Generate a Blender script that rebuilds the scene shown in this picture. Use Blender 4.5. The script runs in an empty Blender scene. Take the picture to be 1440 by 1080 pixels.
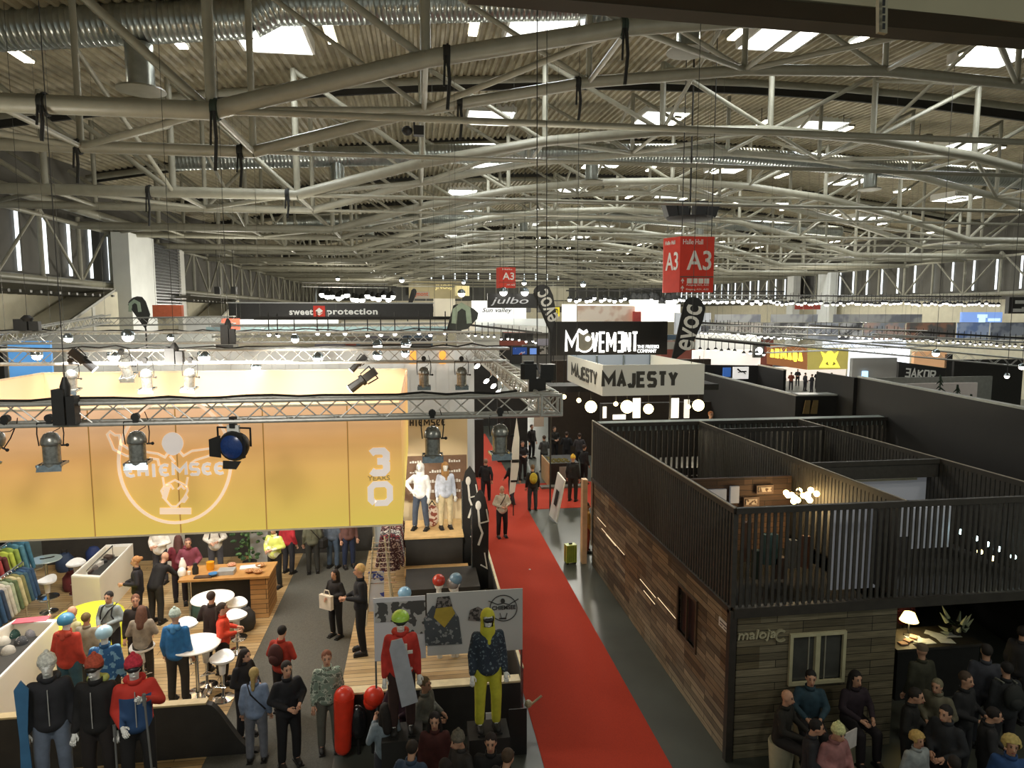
import bpy, bmesh, math, random
from mathutils import Vector, Matrix
import numpy as np
random.seed(7)
S = bpy.context.scene; C = S.collection
PI = math.pi
# ------------------------------------------------------------ camera (7.4 m up, on the gallery at the end of the hall)
f = 955.0; H = 7.4
TH = math.atan((540-440)/f); PS = math.atan((720-587)*math.cos(TH)/f)
cam = bpy.data.cameras.new('camera'); cam.lens = f*36/1440; cam.sensor_width = 36; cam.clip_end = 400
camo = bpy.data.objects.new('camera', cam); C.objects.link(camo)
camo.location = (0, 0, H); camo.rotation_euler = (PI/2-TH, 0, -PS); S.camera = camo
# ------------------------------------------------------------ world, exposure
w = bpy.data.worlds.new('world'); S.world = w; w.use_nodes = True
w.node_tree.nodes['Background'].inputs[0].default_value = (.80, .86, .78, 1)
w.node_tree.nodes['Background'].inputs[1].default_value = .30
S.view_settings.view_transform = 'Standard'; S.view_settings.look = 'None'
S.view_settings.exposure = 0.12; S.view_settings.gamma = 1
# ------------------------------------------------------------ helpers: rays of the photograph to real points
R_ = Vector((math.cos(PS), -math.sin(PS), 0))
F_ = Vector((math.sin(PS)*math.cos(TH), math.cos(PS)*math.cos(TH), -math.sin(TH)))
U_ = Vector((math.sin(PS)*math.sin(TH), math.cos(PS)*math.sin(TH), math.cos(TH)))
def ray(x, y): return R_*((x-720)/f)+U_*((540-y)/f)+F_
def G(x, y, z=0):
    d = ray(x, y); t = (z-H)/d.z; return Vector((d.x*t, d.y*t, z))
def Q(x, y, Y):
    d = ray(x, y); t = Y/d.y; return Vector((d.x*t, Y, H+d.z*t))
def WX(x, y, X):
    d = ray(x, y); t = X/d.x; return Vector((X, d.y*t, H+d.z*t))
def lin(c):
    if isinstance(c, str): c = tuple(int(c[i:i+2], 16) for i in (0, 2, 4))
    return tuple(((v/255)/12.92 if v/255 <= .04045 else ((v/255+.055)/1.055)**2.4) for v in c)+(1,)
MC = {}
def mat(col, rough=.6, metal=0, emit=0, noise=.12, nscale=6, ecol=None, alpha=1):
    """plain procedural material: base colour with a little noise wear"""
    k = (col, rough, metal, emit, noise, nscale, ecol, alpha)
    if k in MC: return MC[k]
    m = bpy.data.materials.new('m_'+str(col)); m.use_nodes = True
    nt = m.node_tree; b = nt.nodes['Principled BSDF']
    b.inputs['Roughness'].default_value = rough; b.inputs['Metallic'].default_value = metal
    c = lin(col)
    if noise:
        tc = nt.nodes.new('ShaderNodeTexCoord'); n = nt.nodes.new('ShaderNodeTexNoise'); n.inputs['Scale'].default_value = nscale; n.inputs['Detail'].default_value = 4
        r = nt.nodes.new('ShaderNodeValToRGB'); nt.links.new(tc.outputs['Object'], n.inputs['Vector']); nt.links.new(n.outputs['Fac'], r.inputs['Fac'])
        e = r.color_ramp.elements; e[0].position = .3; e[1].position = .7
        e[0].color = tuple(v*(1-noise) for v in c[:3])+(1,); e[1].color = tuple(min(1, v*(1+noise)) for v in c[:3])+(1,)
        nt.links.new(r.outputs['Color'], b.inputs['Base Color'])
    else: b.inputs['Base Color'].default_value = c
    if emit:
        b.inputs['Emission Color'].default_value = lin(ecol or col); b.inputs['Emission Strength'].default_value = emit
    if alpha < 1: b.inputs['Alpha'].default_value = alpha
    MC[k] = m; return m
def glass(col='BFC8CC', rough=.05, alpha=.35):
    return mat(col, rough, 0, 0, 0, 6, None, alpha)
class MB:
    """collects shapes, then links them as ONE mesh object"""
    def __init__(s): s.v = []; s.f = []; s.mi = []; s.mc = 0
    def add(s, vs, fs):
        o = len(s.v); s.v += [tuple(v) for v in vs]; s.f += [tuple(i+o for i in q) for q in fs]; s.mi += [s.mc]*len(fs); return s
    def hexa(s, p): return s.add(p, [(0,3,2,1),(4,5,6,7),(0,1,5,4),(1,2,6,5),(2,3,7,6),(3,0,4,7)])
    def box(s, a, b, rz=0, piv=None):
        x0,y0,z0 = a; x1,y1,z1 = b
        p = [Vector(q) for q in ((x0,y0,z0),(x1,y0,z0),(x1,y1,z0),(x0,y1,z0),(x0,y0,z1),(x1,y0,z1),(x1,y1,z1),(x0,y1,z1))]
        if rz:
            pv = Vector(piv or ((x0+x1)/2,(y0+y1)/2,0)); m = Matrix.Rotation(rz,4,'Z'); p = [m@(q-pv)+pv for q in p]
        return s.hexa(p)
    def prism(s, pts, z0, z1):
        n = len(pts); v = [(p[0],p[1],z0) for p in pts]+[(p[0],p[1],z1) for p in pts]
        return s.add(v, [tuple(range(n))[::-1], tuple(range(n,2*n))]+[(i,(i+1)%n,(i+1)%n+n,i+n) for i in range(n)])
    def slab(s, pts, n):
        """extrude a planar polygon by vector n"""
        n = Vector(n); k = len(pts); v = [Vector(p) for p in pts]; v = v+[p+n for p in v]
        return s.add(v, [tuple(range(k))[::-1], tuple(range(k,2*k))]+[(i,(i+1)%k,(i+1)%k+k,i+k) for i in range(k)])
    def tube(s, p, q, r, r2=None, n=10, cap=True):
        p = Vector(p); q = Vector(q); r2 = r if r2 is None else r2; d = q-p
        if d.length < 1e-6: return s
        a = d.normalized().orthogonal().normalized(); b = d.normalized().cross(a)
        v = [p+(a*math.cos(t)+b*math.sin(t))*r for t in [2*PI*i/n for i in range(n)]]+[q+(a*math.cos(t)+b*math.sin(t))*r2 for t in [2*PI*i/n for i in range(n)]]
        fs = [(i,(i+1)%n,(i+1)%n+n,i+n) for i in range(n)]
        if cap: fs += [tuple(range(n))[::-1], tuple(range(n,2*n))]
        return s.add(v, fs)
    def path(s, pts, r, n=8):
        for a, b in zip(pts, pts[1:]): s.tube(a, b, r, None, n)
        for p in pts[1:-1]: s.ball(p, r*1.02, n, 5)
        return s
    def lathe(s, prof, o=(0,0,0), n=20, M=None):
        o = Vector(o); v = []; fs = []
        for r, z in prof:
            for i in range(n):
                t = 2*PI*i/n; p = Vector((r*math.cos(t), r*math.sin(t), z)); v.append((M@p if M else p)+o)
        for j in range(len(prof)-1):
            for i in range(n): fs.append((j*n+i, j*n+(i+1)%n, (j+1)*n+(i+1)%n, (j+1)*n+i))
        fs.append(tuple(range(n))[::-1]); fs.append(tuple(range((len(prof)-1)*n, len(prof)*n)))
        return s.add(v, fs)
    def ball(s, c, r, n=14, m=8, M=None):
        r = (r,r,r) if isinstance(r,(int,float)) else r; c = Vector(c); v = []; fs = []
        for j in range(1, m):
            a = PI*j/m
            for i in range(n):
                t = 2*PI*i/n; p = Vector((r[0]*math.sin(a)*math.cos(t), r[1]*math.sin(a)*math.sin(t), r[2]*math.cos(a))); v.append((M@p if M else p)+c)
        top = Vector((0,0,r[2])); bot = -top; v.append((M@top if M else top)+c); v.append((M@bot if M else bot)+c); T = len(v)-2; B = T+1
        for j in range(m-2):
            for i in range(n): fs.append((j*n+i, (j+1)*n+i, (j+1)*n+(i+1)%n, j*n+(i+1)%n))
        for i in range(n): fs.append((T, i, (i+1)%n)); fs.append((B, (m-2)*n+(i+1)%n, (m-2)*n+i))
        return s.add(v, fs)
    def cap2(s, p, q, r, r2):
        return s.tube(p, q, r, r2, 12).ball(p, r, 12, 7).ball(q, r2, 12, 7)
    def ribbon(s, pts, wd, n, th=.012, closed=False):
        """flat stroke through 3D points in a plane with normal n"""
        n = Vector(n).normalized(); pts = [Vector(p) for p in pts]; k = len(pts); L = []
        for i in range(k):
            a = pts[i-1] if (closed or i > 0) else None; c = pts[(i+1)%k] if (closed or i < k-1) else None; p = pts[i]
            d1 = (p-a).normalized() if a is not None else None; d2 = (c-p).normalized() if c is not None else None
            if d1 is None: o = n.cross(d2)*wd/2
            elif d2 is None: o = n.cross(d1)*wd/2
            else:
                s1, s2 = n.cross(d1), n.cross(d2); m = s1+s2
                if m.length < .35: m = s1
                m.normalize(); o = m*(wd/2)/max(.45, m.dot(s1))
            L += [p-o, p+o, p+o+n*th, p-o+n*th]
        fs = []
        for i in range(k if closed else k-1):
            q = 4*i; r = 4*((i+1)%k)
            for u in range(4): fs.append((q+u, q+(u+1)%4, r+(u+1)%4, r+u))
        if not closed: fs += [(0, 1, 2, 3), (4*k-4, 4*k-1, 4*k-2, 4*k-3)]
        return s.add(L, fs)
    def mesh(s, smooth=False):
        me = bpy.data.meshes.new('mesh'); me.from_pydata([tuple(v) for v in s.v], [], s.f); me.polygons.foreach_set('material_index', s.mi)
        bm = bmesh.new(); bm.from_mesh(me); bmesh.ops.recalc_face_normals(bm, faces=bm.faces); bm.to_mesh(me); bm.free()
        if smooth:
            me.polygons.foreach_set('use_smooth', [True]*len(me.polygons))
            try: me.set_sharp_from_angle(angle=.7)
            except Exception: pass
        me.update(); return me
    def build(s, name, m, parent=None, smooth=False, origin=None):
        me = s.mesh(smooth)
        for x in (m if isinstance(m, (list, tuple)) else [m]): me.materials.append(x)
        o = bpy.data.objects.new(name, me); C.objects.link(o)
        if origin is None and parent is None and s.v:
            xs = np.array(s.v); origin = ((xs[:,0].min()+xs[:,0].max())/2, (xs[:,1].min()+xs[:,1].max())/2, xs[:,2].min())
        if origin is not None:
            me.transform(Matrix.Translation(-Vector(origin))); o.location = origin
        if parent is not None:
            o.parent = parent
            if origin is None: pass
        return o
def tag(o, label, cat, group=None, kind=None):
    if label: o['label'] = label
    if cat: o['category'] = cat
    if group: o['group'] = group
    if kind: o['kind'] = kind
    return o
def up_wires(o, x0, x1, y, z, r=.006, m=None):
    b1 = None
    for x in (x0, x1):
        w = MB().tube((x, y, z), (x, y, 18.7-.0025*(x-16)**2+.5), r, None, 5).build('hanging_wire', m or mat('5A5850', .5), None, origin=(0,0,0)); rel(o, w)
def struct(name, mb, m, smooth=False):
    o = mb.build(name, m, None, smooth, origin=(0,0,0)); o['kind'] = 'structure'; return o
def thing(name, label, cat, loc=(0,0,0), rz=0, group=None):
    o = bpy.data.objects.new(name, None); C.objects.link(o); o.location = loc; o.rotation_euler = (0,0,rz)
    o.empty_display_size = .2
    return tag(o, label, cat, group)
def kids(o): return [c for c in bpy.data.objects if c.parent == o]
def dup(root, loc=None, rz=None, label=None, group=None, ch=None, scale=None):
    ch = ch if ch is not None else kids(root)
    r = root.copy(); C.objects.link(r)
    if loc is not None: r.location = loc
    if rz is not None: r.rotation_euler = (0,0,rz)
    if scale: r.scale = scale
    if label: r['label'] = label
    if group: r['group'] = group
    for c0 in ch:
        c = c0.copy(); C.objects.link(c); c.parent = r
        for g0 in kids(c0):
            g = g0.copy(); C.objects.link(g); g.parent = c
    return r
def box_thing(name, label, cat, a, b, m, group=None, rz=0):
    return tag(MB().box(a, b, rz).build(name, m), label, cat, group)
_tm = {}
def text_mesh(s, shear=0, bold=0, space=1):
    k = (s, shear, bold, space)
    if k in _tm: return _tm[k]
    cu = bpy.data.curves.new('t', 'FONT'); cu.body = s; cu.size = 1; cu.extrude = .5; cu.shear = shear; cu.offset = bold; cu.space_character = space; cu.resolution_u = 3
    o = bpy.data.objects.new('t', cu); C.objects.link(o); dg = bpy.context.evaluated_depsgraph_get(); dg.update()
    me = bpy.data.meshes.new_from_object(o.evaluated_get(dg)); bpy.data.objects.remove(o)
    co = np.zeros(len(me.vertices)*3); me.vertices.foreach_get('co', co); co = co.reshape(-1,3)
    co[:,0] = (co[:,0]-co[:,0].min())/max(1e-6, np.ptp(co[:,0])); co[:,1] = (co[:,1]-co[:,1].min())/max(1e-6, np.ptp(co[:,1])); co[:,2] = (co[:,2]-co[:,2].min())/max(1e-6, np.ptp(co[:,2]))
    _tm[k] = (co, [tuple(p.vertices) for p in me.polygons]); return _tm[k]
def text(name, s, p0, rt, up, w_, h_, m, parent=None, th=.012, shear=0, bold=.015, space=1, local=True):
    """letters filling w_ x h_ from lower-left p0; rt, up unit vectors, thickness towards rt x up"""
    co, fs = text_mesh(s, shear, bold, space); rt = Vector(rt).normalized(); up = Vector(up).normalized(); n = rt.cross(up)
    p0 = Vector(p0); b = MB(); b.add([p0+rt*(c[0]*w_)+up*(c[1]*h_)+n*(c[2]*th) for c in co], fs)
    o = b.build(name, m, parent) if parent is not None else b.build(name, m)
    return o
def rel(root, o):
    """o was built in world coordinates: keep it where it stands under root"""
    o.parent = root; o.matrix_parent_inverse = Matrix.Translation(-Vector(root.location)); return o
GLY = {'M': [[(0,0),(0,1),(.5,.35),(1,1),(1,0)]], 'O': [[(.1,0),(0,.15),(0,.85),(.1,1),(.9,1),(1,.85),(1,.15),(.9,0),(.1,0)]], 'V': [[(0,1),(.5,0),(1,1)]], 'E': [[(1,1),(0,1),(0,0),(1,0)],[(0,.5),(.85,.5)]], '3': [[(0,1),(1,1),(1,0),(0,0)],[(1,.5),(.15,.5)]],
 'N': [[(0,0),(0,1),(1,0),(1,1)]], 'T': [[(0,1),(1,1)],[(.5,1),(.5,0)]], 'A': [[(0,0),(.5,1),(1,0)],[(.22,.33),(.78,.33)]], 'J': [[(1,1),(1,.2),(.8,0),(.2,0),(0,.2)]], 'S': [[(1,.88),(.85,1),(.12,1),(0,.85),(0,.62),(.12,.52),(.88,.48),(1,.38),(1,.14),(.86,0),(.12,0),(0,.12)]],
 'Y': [[(0,1),(.5,.45),(1,1)],[(.5,.45),(.5,0)]], 'H': [[(0,0),(0,1)],[(1,0),(1,1)],[(0,.5),(1,.5)]], 'I': [[(.5,0),(.5,1)],[(.15,1),(.85,1)],[(.15,0),(.85,0)]], 'C': [[(1,.9),(.6,1),(.2,.9),(0,.6),(0,.4),(.2,.1),(.6,0),(1,.1)]],
 'e': [[(1,.92),(.55,1),(.15,.88),(0,.6),(0,.4),(.15,.12),(.55,0),(1,.08)],[(-.05,.5),(.8,.5)]], 'c': [[(1,.92),(.55,1),(.15,.88),(0,.6),(0,.4),(.15,.12),(.55,0),(1,.08)],[(-.25,.5),(.7,.5)]], 'R': [[(0,0),(0,1),(.9,1),(1,.85),(1,.6),(.9,.48),(0,.48)],[(.45,.48),(1,0)]], 'D': [[(0,0),(0,1),(.7,1),(1,.75),(1,.25),(.7,0),(0,0)]],
 'Z': [[(0,1),(1,1),(0,0),(1,0)]], 'K': [[(0,0),(0,1)],[(1,1),(.1,.5),(1,0)]], '0': [[(.2,0),(0,.2),(0,.8),(.2,1),(.8,1),(1,.8),(1,.2),(.8,0),(.2,0)]], '8': [[(0,.9),(.2,1),(.8,1),(1,.85),(1,.65),(.8,.53),(.4,.53)],[(.8,.53),(1,.4),(1,.15),(.8,0),(.2,0),(0,.1)]]}
def strokes(name, s, p0, rt, up, w_, h_, m, wt=.2, gap=.45, th=.02):
    """block lettering: each glyph drawn with flat strokes of weight wt*h_ (centred in its cell)"""
    rt = Vector(rt).normalized(); up = Vector(up).normalized(); n = rt.cross(up); p0 = Vector(p0); b = MB(); W = wt*h_
    wts = [{'M': 1.4, 'I': .7, 'J': .85, ' ': .6}.get(c, 1) for c in s]; tot = sum(wts); x0 = 0
    for i, ch in enumerate(s):
        cell = w_*wts[i]/tot; iw = cell-W*(1+gap)
        for j, pl in enumerate(GLY.get(ch, [])):
            b.ribbon([p0+rt*(x0+W*(.5+gap/2)+x*iw)+up*(W/2+y*(h_-W)) for x, y in pl], W, n, th+.0015*j)
        x0 += cell
    return b.build(name, m)
# ------------------------------------------------------------ shared materials
M_PIPE = mat('8F8C7C', .45, 0, 0, .08, 3)
M_PIPE2 = mat('7C7969', .5, 0, 0, .08, 3)
M_ALU = mat('B9B8B2', .38, .45, 0, .1, 20)
M_CHROME = mat('E0E2E4', .12, 1, 0, 0)
M_STEEL = mat('8F9AA0', .22, .9, 0, .2, 30)
M_BLACK = mat('1E1D1B', .55, 0, 0, .2, 8)
M_DARK = mat('2A2825', .7, 0, 0, .2, 4)
M_WHITE = mat('E2E0D8', .5, 0, 0, .04, 3)
M_CREAM = mat('CDC6AE', .7, 0, 0, .06, 2)
M_LIT = mat('FFFAF0', .5, 0, 9, 0)
M_WARM = mat('FFE0A0', .5, 0, 12, 0)
M_RED = mat('C43222', .7, 0, 0, .1, 5)
def wood_mat(c1, c2, c3, horiz='x', bw=1.3, rh=.14, grain=1, rough=.75):
    m = bpy.data.materials.new('planks'); m.use_nodes = True; nt = m.node_tree; b = nt.nodes['Principled BSDF']; b.inputs['Roughness'].default_value = rough
    tc = nt.nodes.new('ShaderNodeTexCoord'); sp = nt.nodes.new('ShaderNodeSeparateXYZ'); cb = nt.nodes.new('ShaderNodeCombineXYZ')
    nt.links.new(tc.outputs['Object'], sp.inputs[0])
    ax = {'x': ('X','Z'), 'y': ('Y','Z'), 'fx': ('X','Y'), 'fy': ('Y','X')}[horiz]
    nt.links.new(sp.outputs[ax[0]], cb.inputs[0]); nt.links.new(sp.outputs[ax[1]], cb.inputs[1])
    br = nt.nodes.new('ShaderNodeTexBrick'); br.inputs['Scale'].default_value = 1; br.inputs['Brick Width'].default_value = bw; br.inputs['Row Height'].default_value = rh
    br.inputs['Mortar Size'].default_value = .006; br.inputs['Color1'].default_value = lin(c1); br.inputs['Color2'].default_value = lin(c2); br.inputs['Mortar'].default_value = lin('15120E'); br.inputs['Bias'].default_value = -.1
    br.offset = .37; br.offset_frequency = 3
    nt.links.new(cb.outputs[0], br.inputs['Vector'])
    b2 = nt.nodes.new('ShaderNodeTexBrick'); b2.inputs['Scale'].default_value = 1; b2.inputs['Brick Width'].default_value = bw*.8; b2.inputs['Row Height'].default_value = rh*3; b2.inputs['Mortar Size'].default_value = 0
    b2.inputs['Color1'].default_value = (1,1,1,1); b2.inputs['Color2'].default_value = lin(c3); b2.inputs['Bias'].default_value = -.2; nt.links.new(cb.outputs[0], b2.inputs['Vector'])
    mp = nt.nodes.new('ShaderNodeVectorMath'); mp.operation = 'MULTIPLY'; mp.inputs[1].default_value = (2.5, 60, 1); nt.links.new(cb.outputs[0], mp.inputs[0])
    ns = nt.nodes.new('ShaderNodeTexNoise'); ns.inputs['Scale'].default_value = 1; ns.inputs['Detail'].default_value = 5; nt.links.new(mp.outputs[0], ns.inputs['Vector'])
    rp = nt.nodes.new('ShaderNodeValToRGB'); rp.color_ramp.elements[0].position = .3; rp.color_ramp.elements[0].color = (1-.55*grain,)*3+(1,); rp.color_ramp.elements[1].position = .7; rp.color_ramp.elements[1].color = (1.25,)*3+(1,)
    nt.links.new(ns.outputs['Fac'], rp.inputs['Fac'])
    x1 = nt.nodes.new('ShaderNodeMix'); x1.data_type = 'RGBA'; x1.blend_type = 'MULTIPLY'; x1.inputs[0].default_value = 1; nt.links.new(br.outputs['Color'], x1.inputs[6]); nt.links.new(b2.outputs['Color'], x1.inputs[7])
    x2 = nt.nodes.new('ShaderNodeMix'); x2.data_type = 'RGBA'; x2.blend_type = 'MULTIPLY'; x2.inputs[0].default_value = 1; nt.links.new(x1.outputs[2], x2.inputs[6]); nt.links.new(rp.outputs['Color'], x2.inputs[7])
    nt.links.new(x2.outputs[2], b.inputs['Base Color']); return m
def patt_mat(c1, c2, scale=30, thr=.52, c3=None, rough=.8, soft=False):
    m = bpy.data.materials.new('pattern'); m.use_nodes = True; nt = m.node_tree; b = nt.nodes['Principled BSDF']; b.inputs['Roughness'].default_value = rough
    tc = nt.nodes.new('ShaderNodeTexCoord'); ns = nt.nodes.new('ShaderNodeTexNoise'); ns.inputs['Scale'].default_value = scale; ns.inputs['Detail'].default_value = 2; nt.links.new(tc.outputs['Object'], ns.inputs['Vector'])
    r = nt.nodes.new('ShaderNodeValToRGB'); e = r.color_ramp.elements; r.color_ramp.interpolation = 'EASE' if soft else 'CONSTANT'; e[0].color = lin(c1); e[0].position = thr-.12 if soft else 0; e[1].position = thr; e[1].color = lin(c2)
    if c3: k = e.new(thr+.07); k.color = lin(c3)
    nt.links.new(ns.outputs['Fac'], r.inputs['Fac']); nt.links.new(r.outputs['Color'], b.inputs['Base Color']); return m
def light(kind, loc, energy, col=(1,1,1), size=.3, rot=None, spot=None, sy=None, tgt=None):
    l = bpy.data.lights.new('light', kind); l.energy = energy; l.color = col
    if kind == 'AREA':
        l.size = size
        if sy: l.shape = 'RECTANGLE'; l.size_y = sy
    else: l.shadow_soft_size = size
    if kind == 'SPOT': l.spot_size = math.radians(spot or 60); l.spot_blend = .5
    o = bpy.data.objects.new('light', l); C.objects.link(o); o.location = loc
    if tgt is not None: o.rotation_euler = (Vector(tgt)-Vector(loc)).to_track_quat('-Z','Y').to_euler()
    elif rot: o.rotation_euler = rot
    return o
# ============================================================ HALL LIGHT
WC = (1, .95, .82)
for (x, y, z, e) in [(-6, 30, 8, 900), (8, 34, 8, 900), (22, 36, 8, 900), (9, 4, 9.2, 300), (-2, 3, 9.5, 200), (12, 8, 8.5, 170), (-10, 16, 8.5, 420), (4, 18, 8.5, 420), (-12, 46, 8, 900), (2, 50, 8, 900), (18, 52, 8, 900), (34, 48, 8, 900),
                     (-8, 70, 8, 1500), (10, 72, 8, 1500), (28, 72, 8, 1500), (42, 66, 8, 1200), (-5, 98, 8, 2000), (15, 100, 8, 2000), (38, 98, 8, 2000), (0, 124, 8, 1800), (25, 124, 8, 1800)]:
    light('POINT', (x, y, z), e, WC, .35)  # unseen fill points; near ones added to brighten the foreground and roof pipes
# ============================================================ HALL SHELL
XL, XR, YE = -19.5, 51.5, 138.0
def zr(X): return 18.7-.0025*(X-16)**2
fl = mat('4A4D46', .35, 0, 0, .25, .6)
struct('floor', MB().box((XL-1, -2, -.2), (XR+1, YE+1, 0)), fl)
# corrugated roof deck: one sheet per 12 m bay, ribs running along the hall, each bay stepping down to the next
M_DECK = mat('9A9076', .5, .1, 0, .18, 2); M_DECKR = mat('2B2A26', .8, 0, 0, .1, 3)
SKX = [-5.2+10.1*k for k in range(-1, 6)]; SKW = 1.25
pitch = .36
xs = []; x = XL-1; j = 0
while x < XR+1:
    xs += [(x, 0), (x+pitch*.34, 0), (x+pitch*.5, .13), (x+pitch*.84, .13)]; x += pitch
for k in range(-1, 11):
    SKX = [-5.2, 4.9, 15, 25, 35] if k == 1 else [4.2+(k % 2)*1.2, 14.2, 24, 34.3, 44] if k > 1 else []
    y0 = 10.5+12*k; y1 = y0+12
    ysk = (y0+3.6, y0+6.3) if k >= 1 else None          # skylight opening band
    segs = [(y0, y1)] if not ysk else [(y0, ysk[0]), ysk, (ysk[1], y1)]
    b = MB()
    for (a, c) in segs:
        vs = []; za = (a-y0)/12*.55; zc = (c-y0)/12*.55
        for X, dz in xs: vs += [(X, a, zr(X)+dz+za), (X, c, zr(X)+dz+zc)]
        fs = []
        for i in range(len(xs)-1):
            mx = (xs[i][0]+xs[i+1][0])/2
            if ysk and (a, c) == ysk and any(abs(mx-s-(3 if k % 2 else 0)*0) < SKW for s in SKX): continue
            fs.append((2*i, 2*i+2, 2*i+3, 2*i+1))
        b.add(vs, fs)
    o = b.build('ceiling', M_DECK, None, False, origin=(0,0,0)); o['kind'] = 'structure'
    # dark riser where the bay ends
    r = MB(); vs = []
    n = 60
    for i in range(n+1):
        X = XL-1+(XR-XL+2)*i/n; vs += [(X, y1, zr(X)-.02), (X, y1, zr(X)+.9), (X, y1+.15, zr(X)-.02), (X, y1+.15, zr(X)+.9)]
    fs = []
    for i in range(n): fs += [(4*i, 4*i+4, 4*i+5, 4*i+1), (4*i+2, 4*i+6, 4*i+7, 4*i+3), (4*i, 4*i+4, 4*i+6, 4*i+2)]
    r.add(vs, fs); o = r.build('trim', M_DECKR, None, False, origin=(0,0,0)); o['kind'] = 'structure'
    if ysk:
        zc = (ysk[0]+2-y0)/12*.55+.75
        for i, s in enumerate(SKX):
            if not (XL+2 < s < XR-2): continue
            q = MB()
            for (u0, v0, u1, v1) in ((-SKW-.1, 0, -SKW, 2.7), (SKW, 0, SKW+.1, 2.7), (-SKW, -.1, SKW, 0), (-SKW, 2.7, SKW, 2.8)):
                q.box((s+u0, ysk[0]+v0, zr(s)-.05), (s+u1, ysk[0]+v1, zr(s)+zc))
            o = struct('window', q, M_WHITE)
            g = MB().box((s-SKW, ysk[0], zr(s)+zc), (s+SKW, ysk[1], zr(s)+zc+.05)).build('sky_pane', mat('F4FAFF', .4, 0, 5.0 if k < 5 else 3.5, 0), None, origin=(0,0,0)); g.parent = o
            if k < 6:
                light('AREA', (s, ysk[0]+1.35, zr(s)+.3), 330, (.93, .98, 1), 2.3)
# walls
M_WALLG = mat('6A675C', .8, 0, 0, .1, 1); M_WINW = mat('55524A', .7, 0, 0, .1, .6); M_SLIT = mat('F2FBFF', .4, 0, 1.6, 0)
def side_wall(nm, X, sgn):
    b = MB().box((X, -2, 0), (X+.4*sgn, YE, 8.6)) ; struct(nm, b, M_CREAM)
    b = MB().box((X+.2*sgn, -2, 8.6), (X+.6*sgn, YE, 20)); struct(nm, b, M_WINW)
    s = MB()
    y = 22.0; i = 0
    while y < (134 if sgn > 0 else 62):
        s.box((X+.05*sgn, y, 9.5), (X+.19*sgn, y+.08, 12.5)); y += 2.55; i += 1
    o = struct('window', s, M_SLIT)
side_wall('wall_left', XL, -1); side_wall('wall_right', XR, 1)
struct('wall_back', MB().box((XL, YE, 0), (XR, YE+.4, 9.8)), M_CREAM)
struct('wall_back', MB().box((XL, YE, 13.7), (XR, YE+.4, 20)), M_WINW)
b = MB(); b.box((XL, YE+.15, 9.8), (XR, YE+.4, 13.7)); struct('window', b, mat('4A4A45', .5, 0, 0, .1, 1))
b = MB(); X = XL
while X < XR: b.box((X, YE-.1, 9.8), (X+.22, YE+.14, 13.7)); X += 2.35
struct('trim', b, mat('8B8A80', .6))
b = MB(); X = -9.0
while X < 30: b.box((X, YE-.05, 13.9), (X+.22, YE-.01, 15.3)); X += 2.35
struct('window', b, M_SLIT)
b = MB()
for i in range(14): b.box((-12+i*3.3, YE-.06, 7.5), (-10.0+i*3.3, YE-.01, 8.7))
struct('window', b, mat('35332E', .4))
# ============================================================ ROOF TRUSSES: tied arches in pairs, every 12 m
ZT = 12.3; NX = [-4.9, 16.0, 36.9]
def zarch(X):
    if X < NX[0] or X > NX[2]: return ZT
    return ZT+3.35*(1-((X-16)/20.9)**2)**1.0
nodes = [-19.2, -14.6, -9.8, -4.9, .3, 5.6, 10.9, 16, 21.1, 26.4, 31.7, 36.9, 41.8, 46.6, 51.2]
def make_truss():
    t = thing('roof_truss', 'x', 'roof truss', (0, 0, 0))
    def tb(nm, ps, r, n=10, m=M_PIPE):
        bb = MB()
        for a, c in zip(ps, ps[1:]): bb.tube(a, c, r, None, n)
        return bb.build(nm, m, t, True)
    for y, r in ((0, .22), (4.3, .18)):
        tb('bottom_chord', [(X, y, zarch(X)) for X in nodes], r, 12)
        tb('tie_rod', [(NX[0], y, ZT), (16, y, ZT), (NX[2], y, ZT)], .085 if y == 0 else .07)
        for X in nodes:
            if X < -18 or X > 50: continue
            tb('post', [(X, y, zarch(X)), (X, y, zr(X)-.25)], .13 if y == 0 else .1)
        for i in range(len(nodes)-1):
            a, c = nodes[i], nodes[i+1]
            if a < 16: p, q = (c, y, zarch(c)), (a, y, zr(a)-.3)
            else: p, q = (a, y, zarch(a)), (c, y, zr(c)-.3)
            tb('diagonal_brace', [p, q], .1 if y == 0 else .08)
    tb('top_chord', [(X, 2.1, zr(X)-.3) for X in nodes], .17, 10, M_PIPE2)
    for i in range(len(nodes)-1):
        a, c = nodes[i], nodes[i+1]
        ya, yc = (0, 4.3) if i % 2 else (4.3, 0)
        tb('wind_brace', [(a, ya, zarch(a)), (c, yc, zarch(c))], .09)
        tb('wind_brace', [(c, 0, zarch(c)), (c, 4.3, zarch(c))], .08)
    return t
TY = [18+12*i for i in range(10)]
words = ['nearest', 'second', 'third', 'fourth', 'fifth', 'sixth', 'seventh', 'eighth', 'ninth', 'farthest']
t0 = make_truss(); ch0 = kids(t0)
for i, y in enumerate(TY):
    lab = words[i]+' white tubular arched roof truss, counted from the viewer, spanning the hall'
    if i == 0: t0['label'] = lab; t0.location = (0, y, 0); t0['group'] = 'arched roof trusses'
    else: dup(t0, (0, y, 0), 0, lab, 'arched roof trusses', ch0)
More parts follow.
